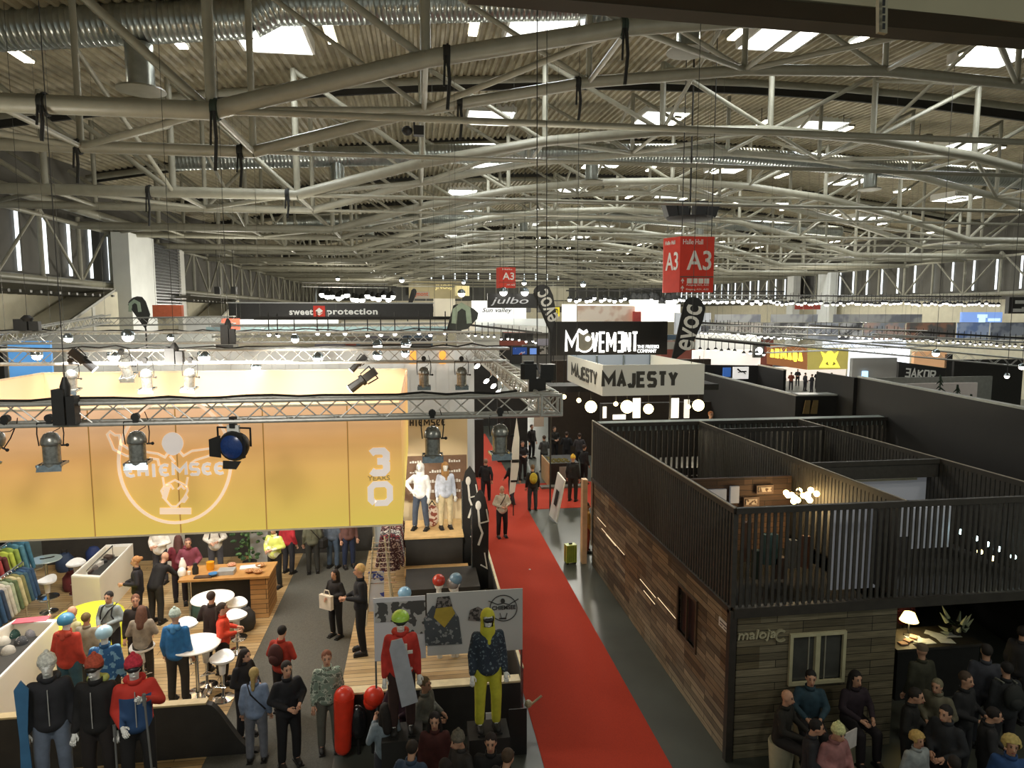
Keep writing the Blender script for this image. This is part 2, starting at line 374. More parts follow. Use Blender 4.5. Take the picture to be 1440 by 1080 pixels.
# long bracing pipes running between the trusses
for (X, lab) in ((-9.8, 'over the orange banner'), (.3, 'over the near end of the red carpet'), (10.9, 'just before the crown of the roof'), (21.1, 'just past the crown of the roof'), (31.7, 'towards the far right windows')):
    r = thing('roof_bracing', 'zigzag of white bracing pipes between roof trusses '+lab, 'roof bracing', (X, 22, zarch(X)))
    for i in range(9):
        y = 22.3+12*i
        MB().tube((0, y-22, 0), (0, y+7.7-22, 3.4 if i % 2 else 2.6), .09).build('brace_pipe', M_PIPE, r, True)
        MB().tube((0, y-22, 2.8), (0, y+7.7-22, 0), .08).build('brace_pipe', M_PIPE, r, True)
# side girders carrying the trusses
for X, sd, y0 in ((-18.9, 'left', 14), (50.9, 'right', 30)):
    g = thing('side_girder', 'long white tubular lattice girder along the '+('louvred wall behind the orange banner' if sd == 'left' else 'windows above the hanging grey banners'), 'girder', (X, 0, 0))
    for z, r in ((9.1, .2), (13.2, .26), (12.35, .12)):
        MB().tube((0, y0, z), (0, 134, z), r, None, 10).build('chord', M_PIPE, g, True)
    y = y0; i = 0
    while y < 132:
        MB().tube((0, y, 9.1), (0, y, 12.75), .12).build('post', M_PIPE, g, True)
        a, c = (9.1, 12.75) if i % 2 else (12.75, 9.1)
        MB().tube((0, y, a), (0, y+4, c), .08).build('diagonal_brace', M_PIPE, g, True)
        y += 4; i += 1
    # big columns under it
    for y in ((47,) if sd == 'left' else (85,)):
        pass
def column(xa, xb, yt, X, lab):
    p = WX(xa, 400, X); q = WX(xb, 400, X); yy = sorted((p.y, q.y))
    tag(MB().box((X-.5, yy[0], 0), (X+.5, yy[1], 12.3)).build('column', mat('DEE0DC', .6, 0, 0, .05, 1)), lab, 'column')
column(172, 208, 335, -17.9, 'broad pale column beside the louvred panel, above the left stands')
column(1112, 1121, 385, 50.2, 'slim white column left of the dark doorway high on the side wall')
column(1155, 1173, 385, 50.2, 'white column right of the dark doorway high on the side wall')
p = WX(1121, 400, 50.9); q = WX(1155, 400, 50.9)
tag(MB().box((51.15, q.y+.6, 9.3), (51.4, p.y-.3, 12.5)).build('dark_shutter', M_BLACK), 'dark shutter between two white columns on the side wall', 'shutter')
# louvred panel
a = WX(209, 400, -18.6); c = WX(248, 400, -18.6)
lv = thing('louvred_panel', 'dark metal louvred panel beside the broad pale column', 'louvre', (-18.6, a.y, 7))
o = MB().box((0, 0, 0), (.2, c.y-a.y, 5.3)).build('backing', M_BLACK, lv)
lb = MB(); z = .1
while z < 5.2: lb.box((.2, .1, z), (.4, c.y-a.y-.1, z+.07)); z += .22
lb.build('slats', mat('6C6E70', .3, .8, 0, .3, 8), lv)
MB().box((0, c.y-a.y, -2), (.35, c.y-a.y+1.0, 5.3)).build('post', M_WHITE, lv)
# sloping gallery soffits and white stringers at the left wall
for (y0, y1, lab) in ((WX(0, 440, -17).y, WX(172, 440, -17).y, 'sloping pale gallery with ribbed dark soffit at far left under the girder'), (WX(275, 440, -17).y, WX(340, 440, -17).y, 'second sloping pale gallery behind the louvred panel')):
    r = thing('gallery', lab, 'gallery', (-17.2, y0, 0)); L = y1-y0
    MB().slab([(0, 0, 5.0), (0, L, 5.0), (0, L, 8.6), (0, L*.95, 8.6)], (-2, 0, 0)).build('stringer', M_CREAM, r)
    MB().slab([(0, 0, 5.15), (0, L*.95, 8.75), (0, L*.95, 8.6), (0, 0, 5.0)], (.12, 0, 0)).build('edge_beam', M_PIPE2, r)
    MB().slab([(-.1, 0, 8.7), (-.1, L, 8.7), (-2.2, L, 8.4), (-2.2, 0, 8.4)], (0, 0, .1)).build('soffit', mat('6A675C', .6), r)
    sb = MB()
    for i in range(14): y_ = L*i/14; sb.box((-2.2, y_, 8.3), (.1, y_+.18, 8.42))
    sb.build('ribs', mat('54524A', .5), r)
# ============================================================ CEILING LAMPS
LAMPX = lambda k, X: k == 0 or X > 12
lp = thing('ceiling_lamp', 'bright short tube lamp hanging under the corrugated roof between the trusses', 'lamp', (0,0,0), 0, 'tube lamps under the roof')
MB().box((-.2, -.8, 0), (.2, .8, .12)).build('housing', M_PIPE2, lp)
MB().box((-.15, -.75, -.06), (.15, .75, 0)).build('tube', mat('FFF6E0', .4, 0, 14, 0), lp)
MB().tube((0, 0, .12), (0, 0, .9), .02).build('hanger', M_DARK, lp)
lch = kids(lp); first = True
for k in range(9):
    y = 25.6+12*k
    for j in range(13):
        X = -13+5.05*j+(0 if k % 2 == 0 else 2.1)
        if X > 50 or not LAMPX(k, X): continue
        l = (X, y+random.uniform(-.3, .3), zr(X)-.65)
        if first: lp.location = l; first = False
        else: dup(lp, l, 0, None, None, lch)
# ============================================================ VENTILATION DUCTS
M_DUCT = mat('A9AEAA', .28, .85, 0, .15, 3)
def duct(pts, r, label, outlets=()):
    d = thing('ventilation_duct', label, 'duct', pts[0])
    pts = [Vector(p)-Vector(pts[0]) for p in pts]
    for a, c in zip(pts, pts[1:]):
        b = MB(); n = max(2, int((c-a).length/.18)); M = (c-a).to_track_quat('Z', 'Y').to_matrix()
        prof = []
        for i in range(n+1):
            z = (c-a).length*i/n; prof += [(r, z), (r*1.025, z+.03), (r, z+.06)]
        b.lathe(prof, a, 22, M); b.build('pipe_section', M_DUCT, d, True)
    for (p, L, s) in outlets:
        p = Vector(p)-d.location
        b = MB(); n = 12; b.lathe([(s*(1+.03*(i % 2)), -L*i/n) for i in range(n+1)], p, 20); o = b.build('outlet_pipe', M_DUCT, d, True)
        MB().lathe([(s*.6, -.02), (s*1.75, -.06), (s*1.8, -.12), (s*1.3, -.16)], p+Vector((0,0,-L)), 20).build('outlet_ring', M_PIPE2, d, True)
    return d
YD = 24.6
pA = Q(-60, 45, YD); pB = Q(350, 26, YD); pC = Q(385, 8, YD); pD = Q(1000, -2, YD); pE = Q(1600, 80, YD)
duct([pA, pB, pC, pD], .62, 'large silver spiral duct crossing the roof over the orange banner', [(Q(195, 62, YD), 1.35, .42)])
duct([Q(820, 20, 23.3), Q(1060, 22, 23.3)], .4, 'short silver duct with a round outlet above the hall sign', [(Q(968, 30, 23.3), .9, .4)])
for i, (y, z0, lab) in enumerate(((37, 15.6, 'second silver duct deeper in the roof, behind the nearest truss'), (61, 15.6, 'third silver duct far back in the roof'))):
    dd = duct([(-12, y, z0-.6), (3, y, z0+.2), (16, y, z0+.6), (40, y, z0-.5)], .5, lab, [((-4, y, z0-.5), 1, .35), ((9.5, y, z0), 1, .35), ((26, y, z0), 1, .35)])
# ============================================================ VIEWING GALLERY EDGE over the camera
b = MB(); p = [Q(660, -12, 3.0), Q(960, 14, 3.0), Q(1480, 57, 3.0), Q(1480, 33, 2.9), Q(1060, -3, 2.9), Q(800, -30, 2.9)]
e = thing('gallery_beam', 'brown beam with a cream soffit crossing the top right corner close to the viewer', 'beam', tuple(p[0]))
g = MB().slab([q-p[0] for q in p], (0, .12, .0)); g.build('beam', mat('4A4233', .6, 0, 0, .1, 4), e)
q = [Q(1000, -14, 2.9), Q(1480, 35, 2.9), Q(1480, -60, 2.9), Q(1000, -60, 2.9)]
MB().slab([v-p[0] for v in q], (0, .1, 0)).build('soffit', mat('B5AA8C', .7, 0, 0, .05, 4), e)
bk = MB(); c0 = Q(1236, -20, 2.8)-p[0]; c1 = Q(1249, -20, 2.8)-p[0]; c2 = Q(1248, 47, 2.8)-p[0]; c3 = Q(1236, 45, 2.8)-p[0]
bk.slab([c0, c1, c2, c3], (0, .02, 0)); br = bk.build('perforated_bracket', mat('A89F88', .4, .6), e)
hb = MB()
for i in range(4):
    m_ = Q(1242.5, 4+i*11, 2.79)-p[0]; hb.slab([m_+Vector((-.006, 0, -.012)), m_+Vector((.006, 0, -.012)), m_+Vector((.006, 0, .012)), m_+Vector((-.006, 0, .012))], (0, -.003, 0))
hb.build('slot', M_BLACK, br)

# rigging straps and small gear hung in the trusses
rr = random.Random(8)
for (x, y, Y, L, lab) in ((63, 148, 18, .9, 'black strap round the nearest truss chord at far left'), (303, 150, 18, 1.5, 'green and black strap at the bend of the nearest truss'), (110, 198, 22.3, 1.1, 'black strap on the rear chord of the nearest truss at left'), (338, 200, 22.3, 1.1, 'black strap on the rear chord of the nearest truss, below the bend'),
                          (628, 95, 18, 1.4, 'black strap on the rising part of the nearest truss'), (646, 140, 22.3, 1.2, 'thin black strap on the rising rear chord'), (876, 42, 18, 1.5, 'dark green strap high on the nearest truss near the crown'), (812, 110, 22.3, 1.2, 'black strap on the rear chord near the crown'), (210, 262, 30, 1.4, 'black strap on the second truss at left'), (404, 248, 30, 1.0, 'black strap on the second truss near its bend')):
    p = Q(x, y, Y); p.z = zarch(p.x); p.y = Y; t = thing('rigging_strap', lab, 'strap', p)
    rc = .225 if Y in (18, 30) else .185; MB().tube((-.09, 0, 0), (.09, 0, 0), rc+.02, None, 14, False).tube((.0, 0, 0), (.05, 0, 0), rc+.05, None, 14).build('sling', mat('2E3A30' if 'green' in lab else '23231F', .8), t, True)
    MB().path([(.02, -rc, -.1), (.06, -rc-.05, -L*.5), (.0, -rc-.02, -L)], .045, 6).path([(-.05, -rc, -.1), (-.08, -rc-.03, -L*.6)], .03, 6).build('tail', mat('1E1E1C', .8), t, True)
p = Q(578, 184, 22.3); t = thing('projector', 'small dark projector and camera hung in the trusses over the hall', 'projector', p)
MB().ball((-.12, 0, 0), (.17, .15, .15), 12, 8).box((.08, -.15, -.14), (.4, .15, .14)).build('housing', M_BLACK, t); MB().tube((.1, 0, .1), (.1, 0, zarch(p.x)-p.z), .03).build('hanger', M_DARK, t)
for (x, y, lab) in ((306, 407, 'left of two small black loudspeakers hanging by the left girder'), (329, 407, 'right of two small black loudspeakers hanging by the left girder')):
    p = Q(x, y, 55); t = thing('hanging_speaker', lab, 'loudspeaker', p); MB().box((-.2, -.2, -.35), (.2, .2, .2)).build('box', M_BLACK, t); MB().tube((0,0,.2), (0,0,zr(p.x)+.5-p.z), .02).build('wire', M_DARK, t)
# ============================================================ CARPET
M_CARP = mat('AE3218', .95, 0, 0, .14, 60)
b = MB().box((1.95, 2, .0), (4.02, 41, .012)); o = tag(b.build('red_carpet', M_CARP), 'long red carpet running down the main aisle', 'carpet')
a = G(737, 717); c = G(760, 690)
b = MB().box((4.02, a.y, .0), (8.5, c.y+1.2, .012)); tag(b.build('red_carpet', M_CARP), 'short red carpet branching off the main aisle towards the demo counter', 'carpet')
tag(MB().box((-3.6, 6, 0), (-1.5, 26, .01)).build('grey_carpet', mat('55534B', .95, 0, 0, .2, 40)), 'grey carpet strip of the aisle through the orange-bannered stand', 'carpet')
M_FLW = wood_mat('BFA57A', 'A0865C', 'E0CFB0', 'fx', 1.6, .14, .35, .45)
tag(MB().box((-11, 7, 0), (-3.6, 26, .02)).build('wooden_stand_floor', M_FLW), 'light wooden plank floor under the counter and bar stools', 'floor')
tag(MB().box((-1.5, 11.4, 0), (1.3, 19.6, .5)).build('wooden_stand_floor', M_FLW), 'raised light wooden plank platform beside the red carpet', 'platform')
pz = thing('parapet', 'low dark brown parapet with a pale ledge in front of the raised wooden platform', 'parapet', (0, 11.2, .02))
MB().box((-1.45, 0, 0), (1.7, .18, .93)).build('panel', M_DARK, pz); MB().box((-1.45, -.02, .931), (1.7, .2, .965)).build('cap', mat('D9C9A0', .4), pz)
# left dark parapet with its curved end
pa = G(-20, 996, .95); pb = G(290, 990, .95)
pl = thing('parapet', 'dark parapet with a curved end below the ski mannequins', 'parapet', (pb.x, pb.y, 0.02))
pr = [(pa.x-pb.x, 0), (0, 0)]
out = [(-4.6, 0, 0), (-4.6, 0, .93), (-.02, 0, .93)]
for i in range(1, 13): t = i/12; out.append((.02+.75*t, 0, .93-.9*math.sin(t*PI/2)**1.6*1.0+.0))
MB().slab([(v[0], v[1], max(0, v[2])) for v in out]+[(.8, 0, 0)], (0, .12, 0)).build('panel', M_DARK, pl)
MB().box((-4.6, -.02, .93), (0, .14, .96)).build('cap', mat('B9A67C', .4), pl)
# ============================================================ BOX TRUSS helper
def box_truss(label, A, B, s=.29, r=.031, step=.32, group='aluminium lighting trusses', rl=.011, cross=True):
    A = Vector(A); B = Vector(B); d = (B-A); L = d.length; d.normalize(); up = Vector((0,0,1)); sd = d.cross(up).normalized()
    t = thing('lighting_truss', label, 'lighting truss', A, 0, group)
    cs = [sd*(i*s/2)+up*(j*s/2) for i, j in ((-1,-1),(1,-1),(1,1),(-1,1))]
    if A.y > 19: up_wires(t, min(A.x, B.x)+.5, max(A.x, B.x)-.5, (A.y+B.y)/2 if abs(A.y-B.y) > .5 else A.y, A.z)
    for c in cs: MB().tube(c, c+d*L, r, None, 8).build('chord', M_ALU, t, True)
    n = max(2, int(L/step))
    for k in range(4):
        a, c = cs[k], cs[(k+1)%4]; b = MB()
        if k in (0, 2) and not cross: continue
        for i in range(n):
            p = (a if i % 2 else c)+d*(L*i/n); q = (c if i % 2 else a)+d*(L*(i+1)/n); b.tube(p, q, rl, None, 5, False)
        b.build('lacing', M_ALU, t, True)
    return t
z1 = 6.03
box_truss('nearest lighting truss, across the front of the orange banner', (-8.6, 10, z1), (1.78, 10, z1))
# corner block
cbk = thing('truss_corner', 'square cross-braced corner block at the right end of the nearest lighting truss', 'truss corner', (1.96, 10, z1))
for i in (-1, 1):
    for j in (-1, 1):
        MB().tube((i*.15, j*.15, -.16), (i*.15, j*.15, .16), .024).build('post', M_ALU, cbk, True)
        MB().tube((-.16, i*.15, j*.15), (.16, i*.15, j*.15), .024).build('rail', M_ALU, cbk, True)
    MB().tube((-.15, i*.15, -.15), (.15, i*.15, .15), .012).tube((-.15, i*.15, .15), (.15, i*.15, -.15), .012).build('cross_brace', M_ALU, cbk, True)
box_truss('lighting truss running back over the edge of the red carpet', (1.96, 10.3, z1), (1.96, 26, z1+.1))
box_truss('second lighting truss, over the inside of the orange banner ring', (-13, 16.5, 6.43), (2.2, 16.5, 6.38), .31)
box_truss('third lighting truss, behind the second one over the orange stand', Q(-20, 475, 20.5), Q(665, 474, 20.5), .31)
box_truss('slanting thin truss over the far left of the orange stand', Q(-20, 480, 21), Q(150, 448, 30), .3)
box_truss('thin truss high over the white stand at far left', Q(130, 453, 30), Q(330, 450, 30), .3)
# rear box trusses over the white stands
for (x0, y0, x1, y1, Y, lab) in ((300, 466, 630, 462, 26, 'truss above the white curtain wall'), (425, 400, 545, 402, 70, 'thin truss with bright lamps over the far left stands'),
                                 (985, 462, 1300, 470, 36, 'truss over the armoury-yellow sign'), (1230, 476, 1460, 488, 30, 'truss sloping towards the right edge under the grey banners'),
                                 (1000, 470, 1460, 512, 31, 'long truss running over the pale stand with pine trees'), (1080, 492, 1460, 476, 42, 'truss crossing below the hanging grey banners'),
                                 (960, 418, 1380, 420, 54, 'long truss of dark lamps high above the grey banners')):
    lab = lab.replace('armoury-yellow sign', 'glowing yellow sign')
    box_truss(lab, Q(x0, y0, Y), Q(x1, y1, Y+(1 if 'running' in lab else 0)), .4, .04, .5)
# ============================================================ PAR CANS
M_PAR = mat('8E8E88', .25, .6, 0, .3, 25)
def make_par():
    p = thing('par_can', 'x', 'stage light', (0,0,0))
    MB().lathe([(.03, .02), (.075, .0), (.105, -.05), (.118, -.1), (.118, -.13), (.11, -.14), (.1, -.15), (.1, -.36), (.112, -.37), (.112, -.42), (.1, -.42)], (0,0,0), 20).build('housing', M_PAR, p, True)
    MB().lathe([(.095, -.43), (.095, -.415)], (0,0,0), 18).build('lens', M_LIT, p, True)
    MB().slab([(-.14, -.13, -.46), (.14, -.13, -.46), (.14, -.1, -.38), (-.14, -.1, -.38)], (0, .012, 0)).box((-.14, -.13, -.4), (-.125, .13, -.37)).box((.125, -.13, -.4), (.14, .13, -.37)).box((-.14, .12, -.4), (.14, .135, -.37)).build('gel_frame', M_STEEL, p)
    MB().path([(-.135, 0, -.15), (-.15, 0, .0), (-.14, 0, .14), (.14, 0, .14), (.15, 0, .0), (.135, 0, -.15)], .008, 6).build('yoke', M_BLACK, p, True)
    MB().box((-.03, -.03, .13), (.03, .03, .23)).tube((0, -.035, .2), (0, .035, .2), .05).build('clamp', M_BLACK, p)
    MB().tube((.11, 0, -.15), (.17, 0, -.15), .012).ball((.18, 0, -.15), .022, 8, 5).build('knob', M_BLACK, p, True)
    MB().path([(.02, .02, .02), (.09, .05, .06), (.13, .05, .15), (.1, .03, .26)], .006, 5).build('cable', M_BLACK, p, True)
    return p
par0 = make_par(); pch = kids(par0); used = []
def par(x, y, Y, lab, rz=0, tilt=(0, 0), sc=1.0, grp='par cans on the nearest truss'):
    o = par0 if not used else dup(par0, None, 0, None, None, pch); used.append(1)
    o.location = Q(x, y, Y); o.rotation_euler = (tilt[0], tilt[1], rz); o.scale = (sc*1.08,)*3; o.location.z += .03; o['label'] = lab; o['group'] = grp; return o
par(-2, 612, 9.85, 'steel par can half cut off at the left edge, on the nearest truss', 0, (0, .5))
par(71, 613, 9.85, 'steel par can leftmost on the nearest truss, against plain orange', .1)
par(192, 611, 9.85, 'steel par can on the nearest truss over the left arm of the surfer logo', .1)
par(608, 604, 9.85, 'steel par can hanging before the cream wall with sponsor marks')
par(703, 601, 9.85, 'steel par can with a bright glint hanging over the red carpet', .1)
for i, (x, y, lab, tl) in enumerate(((100, 523, 'par can leaning over the left part of the orange banner rim', (.15, .1)), (174, 508, 'par can pointing its bright lens down over the cream inner banner', (.5, 0)),
        (205, 522, 'par can third from the left on the second truss', (.1, 0)), (267, 521, 'par can fourth from the left on the second truss', (.1, .1)),
        (596, 519, 'par can before the pale curtain strips', (0, 0)), (649, 519, 'par can at the right end of the pale curtain', (0, 0)))):
    par(x, y, 16.3, lab, 0, tl, 1.05, 'par cans on the second truss')
light('SPOT', Q(615, 600, 11.5)+Vector((0, 0, -.3)), 1000, (1, .93, .8), .1, spot=30, tgt=Q(610, 700, 17.5))
# fresnel with blue filter
fr = thing('fresnel_lamp', 'black fresnel lamp with a blue lens and barn doors on the nearest truss', 'stage light', Q(327, 628, 9.85), -.3)
MB().lathe([(.2, -.02), (.22, .03), (.2, .1), (.15, .2), (.08, .24)], (0, 0, 0), 20, Matrix.Rotation(PI/2*.82, 3, 'X').to_3x3() @ Matrix.Rotation(PI, 3, 'X').to_3x3() if False else Matrix.Rotation(-PI/2*.95, 3, 'X')).build('housing', M_BLACK, fr, True)
MB().lathe([(.17, -.03), (.12, -.06), (.02, -.07)], (0, 0, 0), 20, Matrix.Rotation(-PI/2*.95, 3, 'X')).build('blue_lens', mat('1D3566', .25, 0, .12, .2, 30), fr, True)
for sx in (-1, 1): MB().slab([(sx*.17, -.03, -.16), (sx*.17, -.03, .16), (sx*.27, -.14, .12), (sx*.27, -.14, -.12)], (.01, 0, 0)).build('barn_door', M_BLACK, fr)
MB().slab([(-.14, -.03, -.2), (.14, -.03, -.2), (.1, -.1, -.3), (-.1, -.1, -.3)], (0, .01, 0)).build('barn_door', M_BLACK, fr)
MB().path([(-.25, .05, 0), (-.25, .05, .26), (.25, .05, .26), (.25, .05, 0)], .014, 6).build('yoke', M_BLACK, fr, True)
MB().box((-.04, .0, .26), (.04, .08, .42)).build('clamp', M_BLACK, fr)
MB().box((-.09, .02, .17), (.09, .06, .3)).build('label_card', M_WHITE, fr)
# black profile spots
def profile(x, y, Y, lab, ang, rz=0, s=1):
    t = thing('profile_spot', lab, 'stage light', Q(x, y, Y), rz); t.rotation_euler = (0, ang, rz); t.scale = (s,)*3
    MB().box((-.07, -.07, 0), (.07, .07, .25)).tube((0, 0, -.05), (0, 0, -.3), .07, .085, 14).tube((0, 0, 0), (0, 0, -.06), .1, .1, 14).build('housing', M_BLACK, t)
    MB().tube((0, 0, -.3), (0, 0, -.31), .08).build('lens', M_LIT, t)
    MB().path([(-.11, 0, -.0), (-.13, 0, .2), (.13, 0, .2), (.11, 0, 0)], .012, 6).build('yoke', M_BLACK, t, True)
    return t
profile(512, 533, 16.3, 'long black profile spot tilted down to the left below the second truss', .95, 0, 1.35)
profile(505, 510, 16.6, 'short black spot clamped inside the second truss above the tilted profile spot', .8, .2, .9)
profile(115, 505, 16.0, 'black spot tilted to the right on the left half of the second truss', -.8, .2, 1.1)
# chain hoists / bags
def hoist(x0, x1, y0, y1, Y, lab):
    a = Q(x0, y1, Y); c = Q(x1, y0, Y); t = thing('chain_hoist', lab, 'hoist', ((a.x+c.x)/2, Y, a.z)); w_ = (c.x-a.x)/2; h_ = c.z-a.z
    MB().box((-w_, -.1, 0), (w_*.1, .1, h_*.75)).box((w_*.2, -.08, 0), (w_, .08, h_*.6)).build('bag', M_BLACK, t)
    MB().lathe([(w_*.4, h_*.6), (w_*.5, h_*.8), (w_*.2, h_)], (0, 0, 0), 10).build('motor', M_BLACK, t, True)
    MB().tube((0, 0, h_), (0, 0, h_+8), .006, None, 6).build('chain', M_DARK, t)
hoist(80, 106, 530, 597, 9.8, 'black chain hoist bag gripping the nearest truss at left')
hoist(234, 257, 482, 512, 16.3, 'black chain hoist on the second truss right of the bright lamps')
hoist(312, 330, 448, 484, 20.3, 'black chain hoist on the third truss below the red glow')
hoist(22, 55, 443, 465, 20.0, 'black lamp bracket and hoist at far left above the third truss')
# moving head cluster
mh = Q(757, 520, 10.6)
t = thing('speaker_cluster', 'cluster of black moving heads and hoist bag hanging beside the white sign ring', 'hoist cluster', mh)
MB().prism([(-.3,-.1),(-.24,-.14),(-.05,-.13),(-.02,.1),(-.26,.12)], -.14, .1).box((-.24, -.06, .1), (-.08, .06, .14)).build('moving_head', M_BLACK, t)
MB().prism([(.02,-.12),(.22,-.14),(.27,-.08),(.24,.12),(.03,.1)], -.16, .09).box((.08, -.06, -.2), (.2, .06, -.16)).build('moving_head', M_BLACK, t)
b = MB(); b.prism([(-.17,-.12),(.1,-.12),(.13,.1),(-.15,.12)], -.38, -.13); b.build('bag', M_BLACK, t, True)
MB().path([(-.05, -.1, .1), (0, -.12, -.05), (.04, -.1, .1)], .01, 5).build('strap', mat('77777A', .5), t)
MB().tube((-.02, 0, 0), (-.05, 0, 8), .008, None, 6).tube((.13, 0, 0), (.1, 0, 8), .006, None, 6).build('chain', M_DARK, t)
# lamps glaring on the trusses
def glare(x, y, Y, r, lab, col='FFF8EA', st=14, grp=None, e=0):
    t = thing('round_lamp', lab, 'lamp', Q(x, y, Y), 0, grp)
    MB().ball((0,0,0), r, 12, 8).build('bulb', mat(col, .4, 0, st, 0), t, True)
    MB().lathe([(r*1.15, r*.1), (r*1.1, r*.7), (r*.5, r*1.3)], (0,0,0), 12).build('shade', M_STEEL, t, True)
    if Y > 25: MB().tube((0,0,r*1.3), (0,0,zr(Q(x, y, Y).x)-Q(x, y, Y).z+.5), .012, None, 5).build('hanging_wire', M_DARK, t)
    if e: light('POINT', Q(x, y, Y)+Vector((0, 0, -r*2.2)), e, (1, .93, .8), r)
for (x, y, r, lab) in ((180, 473, .14, 'glaring lamp at left on the third truss'), (240, 475, .08, 'small glaring lamp beside the hoist on the third truss'), (287, 502, .15, 'glaring lamp low on the second truss above the cream banner'),
        (160, 501, .14, 'glaring lamp next to the downward par can'), (52, 500, .12, 'soft glaring lamp before the blue panel'), (96, 476, .1, 'flat lamp at far left on the third truss'), (360, 516, .12, 'glaring lamp right of the cream banner middle'),
        (447, 504, .13, 'round lamp with a wire cage on the second truss'), (415, 477, .1, 'lamp left of the curtain on the third truss'), (531, 486, .12, 'upper lamp of the pair above the tilted profile spot'),
        (571, 485, .13, 'upper bright lamp above the pale curtain'), (570, 497, .11, 'lower bright lamp above the pale curtain'), (531, 500, .12, 'lower lamp of the pair above the tilted profile spot')):
    glare(x, y, 18.5, r, lab, 'FFF8EA', 10, 'lamps over the orange stand')
for (x, y, lab) in ((671, 515, 'topmost white spot lamp on the truss over the carpet'), (684, 536, 'middle white spot lamp on the truss over the carpet'), (694, 543, 'third white spot lamp down on the truss over the carpet'), (700, 552, 'lowest white spot lamp on the truss over the carpet')):
    t = thing('arm_lamp', lab, 'lamp', Q(x, y, 12.3), 0, 'white arm lamps on the truss over the carpet')
    MB().ball((0,0,0), (.035, .03, .06), 10, 6, Matrix.Rotation(.9, 3, 'Y')).build('head', M_LIT, t, True)
    MB().path([(.03, 0, .02), (.1, 0, .1), (.07, 0, .2)], .008, 5).build('arm', M_CHROME, t)
# ============================================================ ORANGE BANNER RING
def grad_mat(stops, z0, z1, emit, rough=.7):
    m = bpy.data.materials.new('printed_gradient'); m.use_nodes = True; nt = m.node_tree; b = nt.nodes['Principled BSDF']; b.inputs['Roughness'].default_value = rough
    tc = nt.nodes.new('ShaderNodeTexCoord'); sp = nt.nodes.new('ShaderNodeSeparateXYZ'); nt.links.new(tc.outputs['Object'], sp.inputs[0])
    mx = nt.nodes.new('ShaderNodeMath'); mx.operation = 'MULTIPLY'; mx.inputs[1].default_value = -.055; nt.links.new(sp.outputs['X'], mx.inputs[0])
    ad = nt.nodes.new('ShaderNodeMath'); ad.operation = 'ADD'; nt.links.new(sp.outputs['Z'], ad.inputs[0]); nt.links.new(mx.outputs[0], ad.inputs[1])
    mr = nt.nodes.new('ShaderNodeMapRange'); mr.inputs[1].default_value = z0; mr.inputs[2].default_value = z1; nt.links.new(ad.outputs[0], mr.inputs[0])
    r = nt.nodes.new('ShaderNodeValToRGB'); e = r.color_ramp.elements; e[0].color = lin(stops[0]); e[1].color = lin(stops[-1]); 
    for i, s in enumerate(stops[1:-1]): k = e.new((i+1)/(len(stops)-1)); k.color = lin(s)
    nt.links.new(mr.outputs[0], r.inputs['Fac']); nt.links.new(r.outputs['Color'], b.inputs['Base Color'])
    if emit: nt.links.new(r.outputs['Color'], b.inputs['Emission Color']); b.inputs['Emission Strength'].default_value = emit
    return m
M_BAN = grad_mat(['DDC45C', 'E4BA62', 'E8B06C', 'F4C49C'], 3.9, 6.1, .46)  # printed colours, with emission added so the cloth looks brightly lit
M_BANI = grad_mat(['E6BC90', 'EED0A8'], 3.9, 6.1, .35)  # inner faces glow too, in place of light falling on them
BX0, BX1, BY0, BY1, BZ0, BZ1 = -9.4, -.3, 11.5, 18.6, 3.8, 5.86
ban = thing('banner_ring', 'huge orange and yellow hanging banner ring with a surfer emblem', 'banner', (-4.8, 11.5, BZ0))
o_ = Vector((-4.8, 11.5, BZ0))
def bp(a, c, nm, m):
    o = MB().box(a, c).build(nm, m, None, origin=(0,0,0)); rel(ban, o); return o
bp((BX0, BY0, BZ0), (BX1, BY0+.04, BZ1), 'front_panel', M_BAN)
bp((BX0, BY1, BZ0), (BX1, BY1+.04, BZ1), 'rear_panel', M_BANI)
bp((BX0-.04, BY0, BZ0), (BX0, BY1, BZ1), 'side_panel', M_BANI)
bp((BX1-.04, BY0+.04, BZ0), (BX1, BY1, BZ1), 'side_panel', M_BAN)
for x in (128, 250, 372, 490):
    p = Q(x, 660, BY0); rel(ban, MB().box((p.x-.01, BY0-.003, BZ0), (p.x+.01, BY0, BZ1)).build('seam', mat('B88C48', .7, 0, .3, 0), None, origin=(0,0,0)))
fm = MB().box((BX0, BY0-.01, BZ0-.03), (BX1, BY0+.05, BZ0)).box((BX0, BY0-.01, BZ1), (BX1, BY0+.05, BZ1+.03)).box((BX0, BY1-.02, BZ1), (BX1, BY1+.05, BZ1+.04)).box((BX0-.05, BY0, BZ1), (BX0+.01, BY1, BZ1+.04))
rel(ban, fm.build('edge_frame', mat('E9D9B8', .5), None, origin=(0,0,0)))
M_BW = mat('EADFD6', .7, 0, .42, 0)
M_BWL = mat('FBDDBE', .7, 0, .5, 0)  # emblem print gets emission as well, to stay brighter than the cloth
YP = BY0-.002
def bq(x, y): return Q(x, y, YP)
em = MB(); cx, cy, rx = 246, 648, 79
ring = [bq(cx+rx*math.cos(t), cy+87*math.sin(t)) for t in [2*PI*i/56 for i in range(56)]]
em.ribbon(ring, .05, (0,-1,0), .01, True)
for pts in ([(156,622),(160,632),(178,641),(196,644)], [(156,622),(151,611),(155,607),(162,612),(168,612),(170,624),(185,634)], [(196,634),(222,638),(232,643),(238,634),(252,634),(258,641),(270,634),(300,630),(330,614)],
            [(210,644),(222,646),(224,655)], [(268,652),(275,647),(310,636),(335,626)], [(239,641),(246,650)]):
    em.ribbon([bq(*p) for p in pts], .036, (0,-1,0), .01)
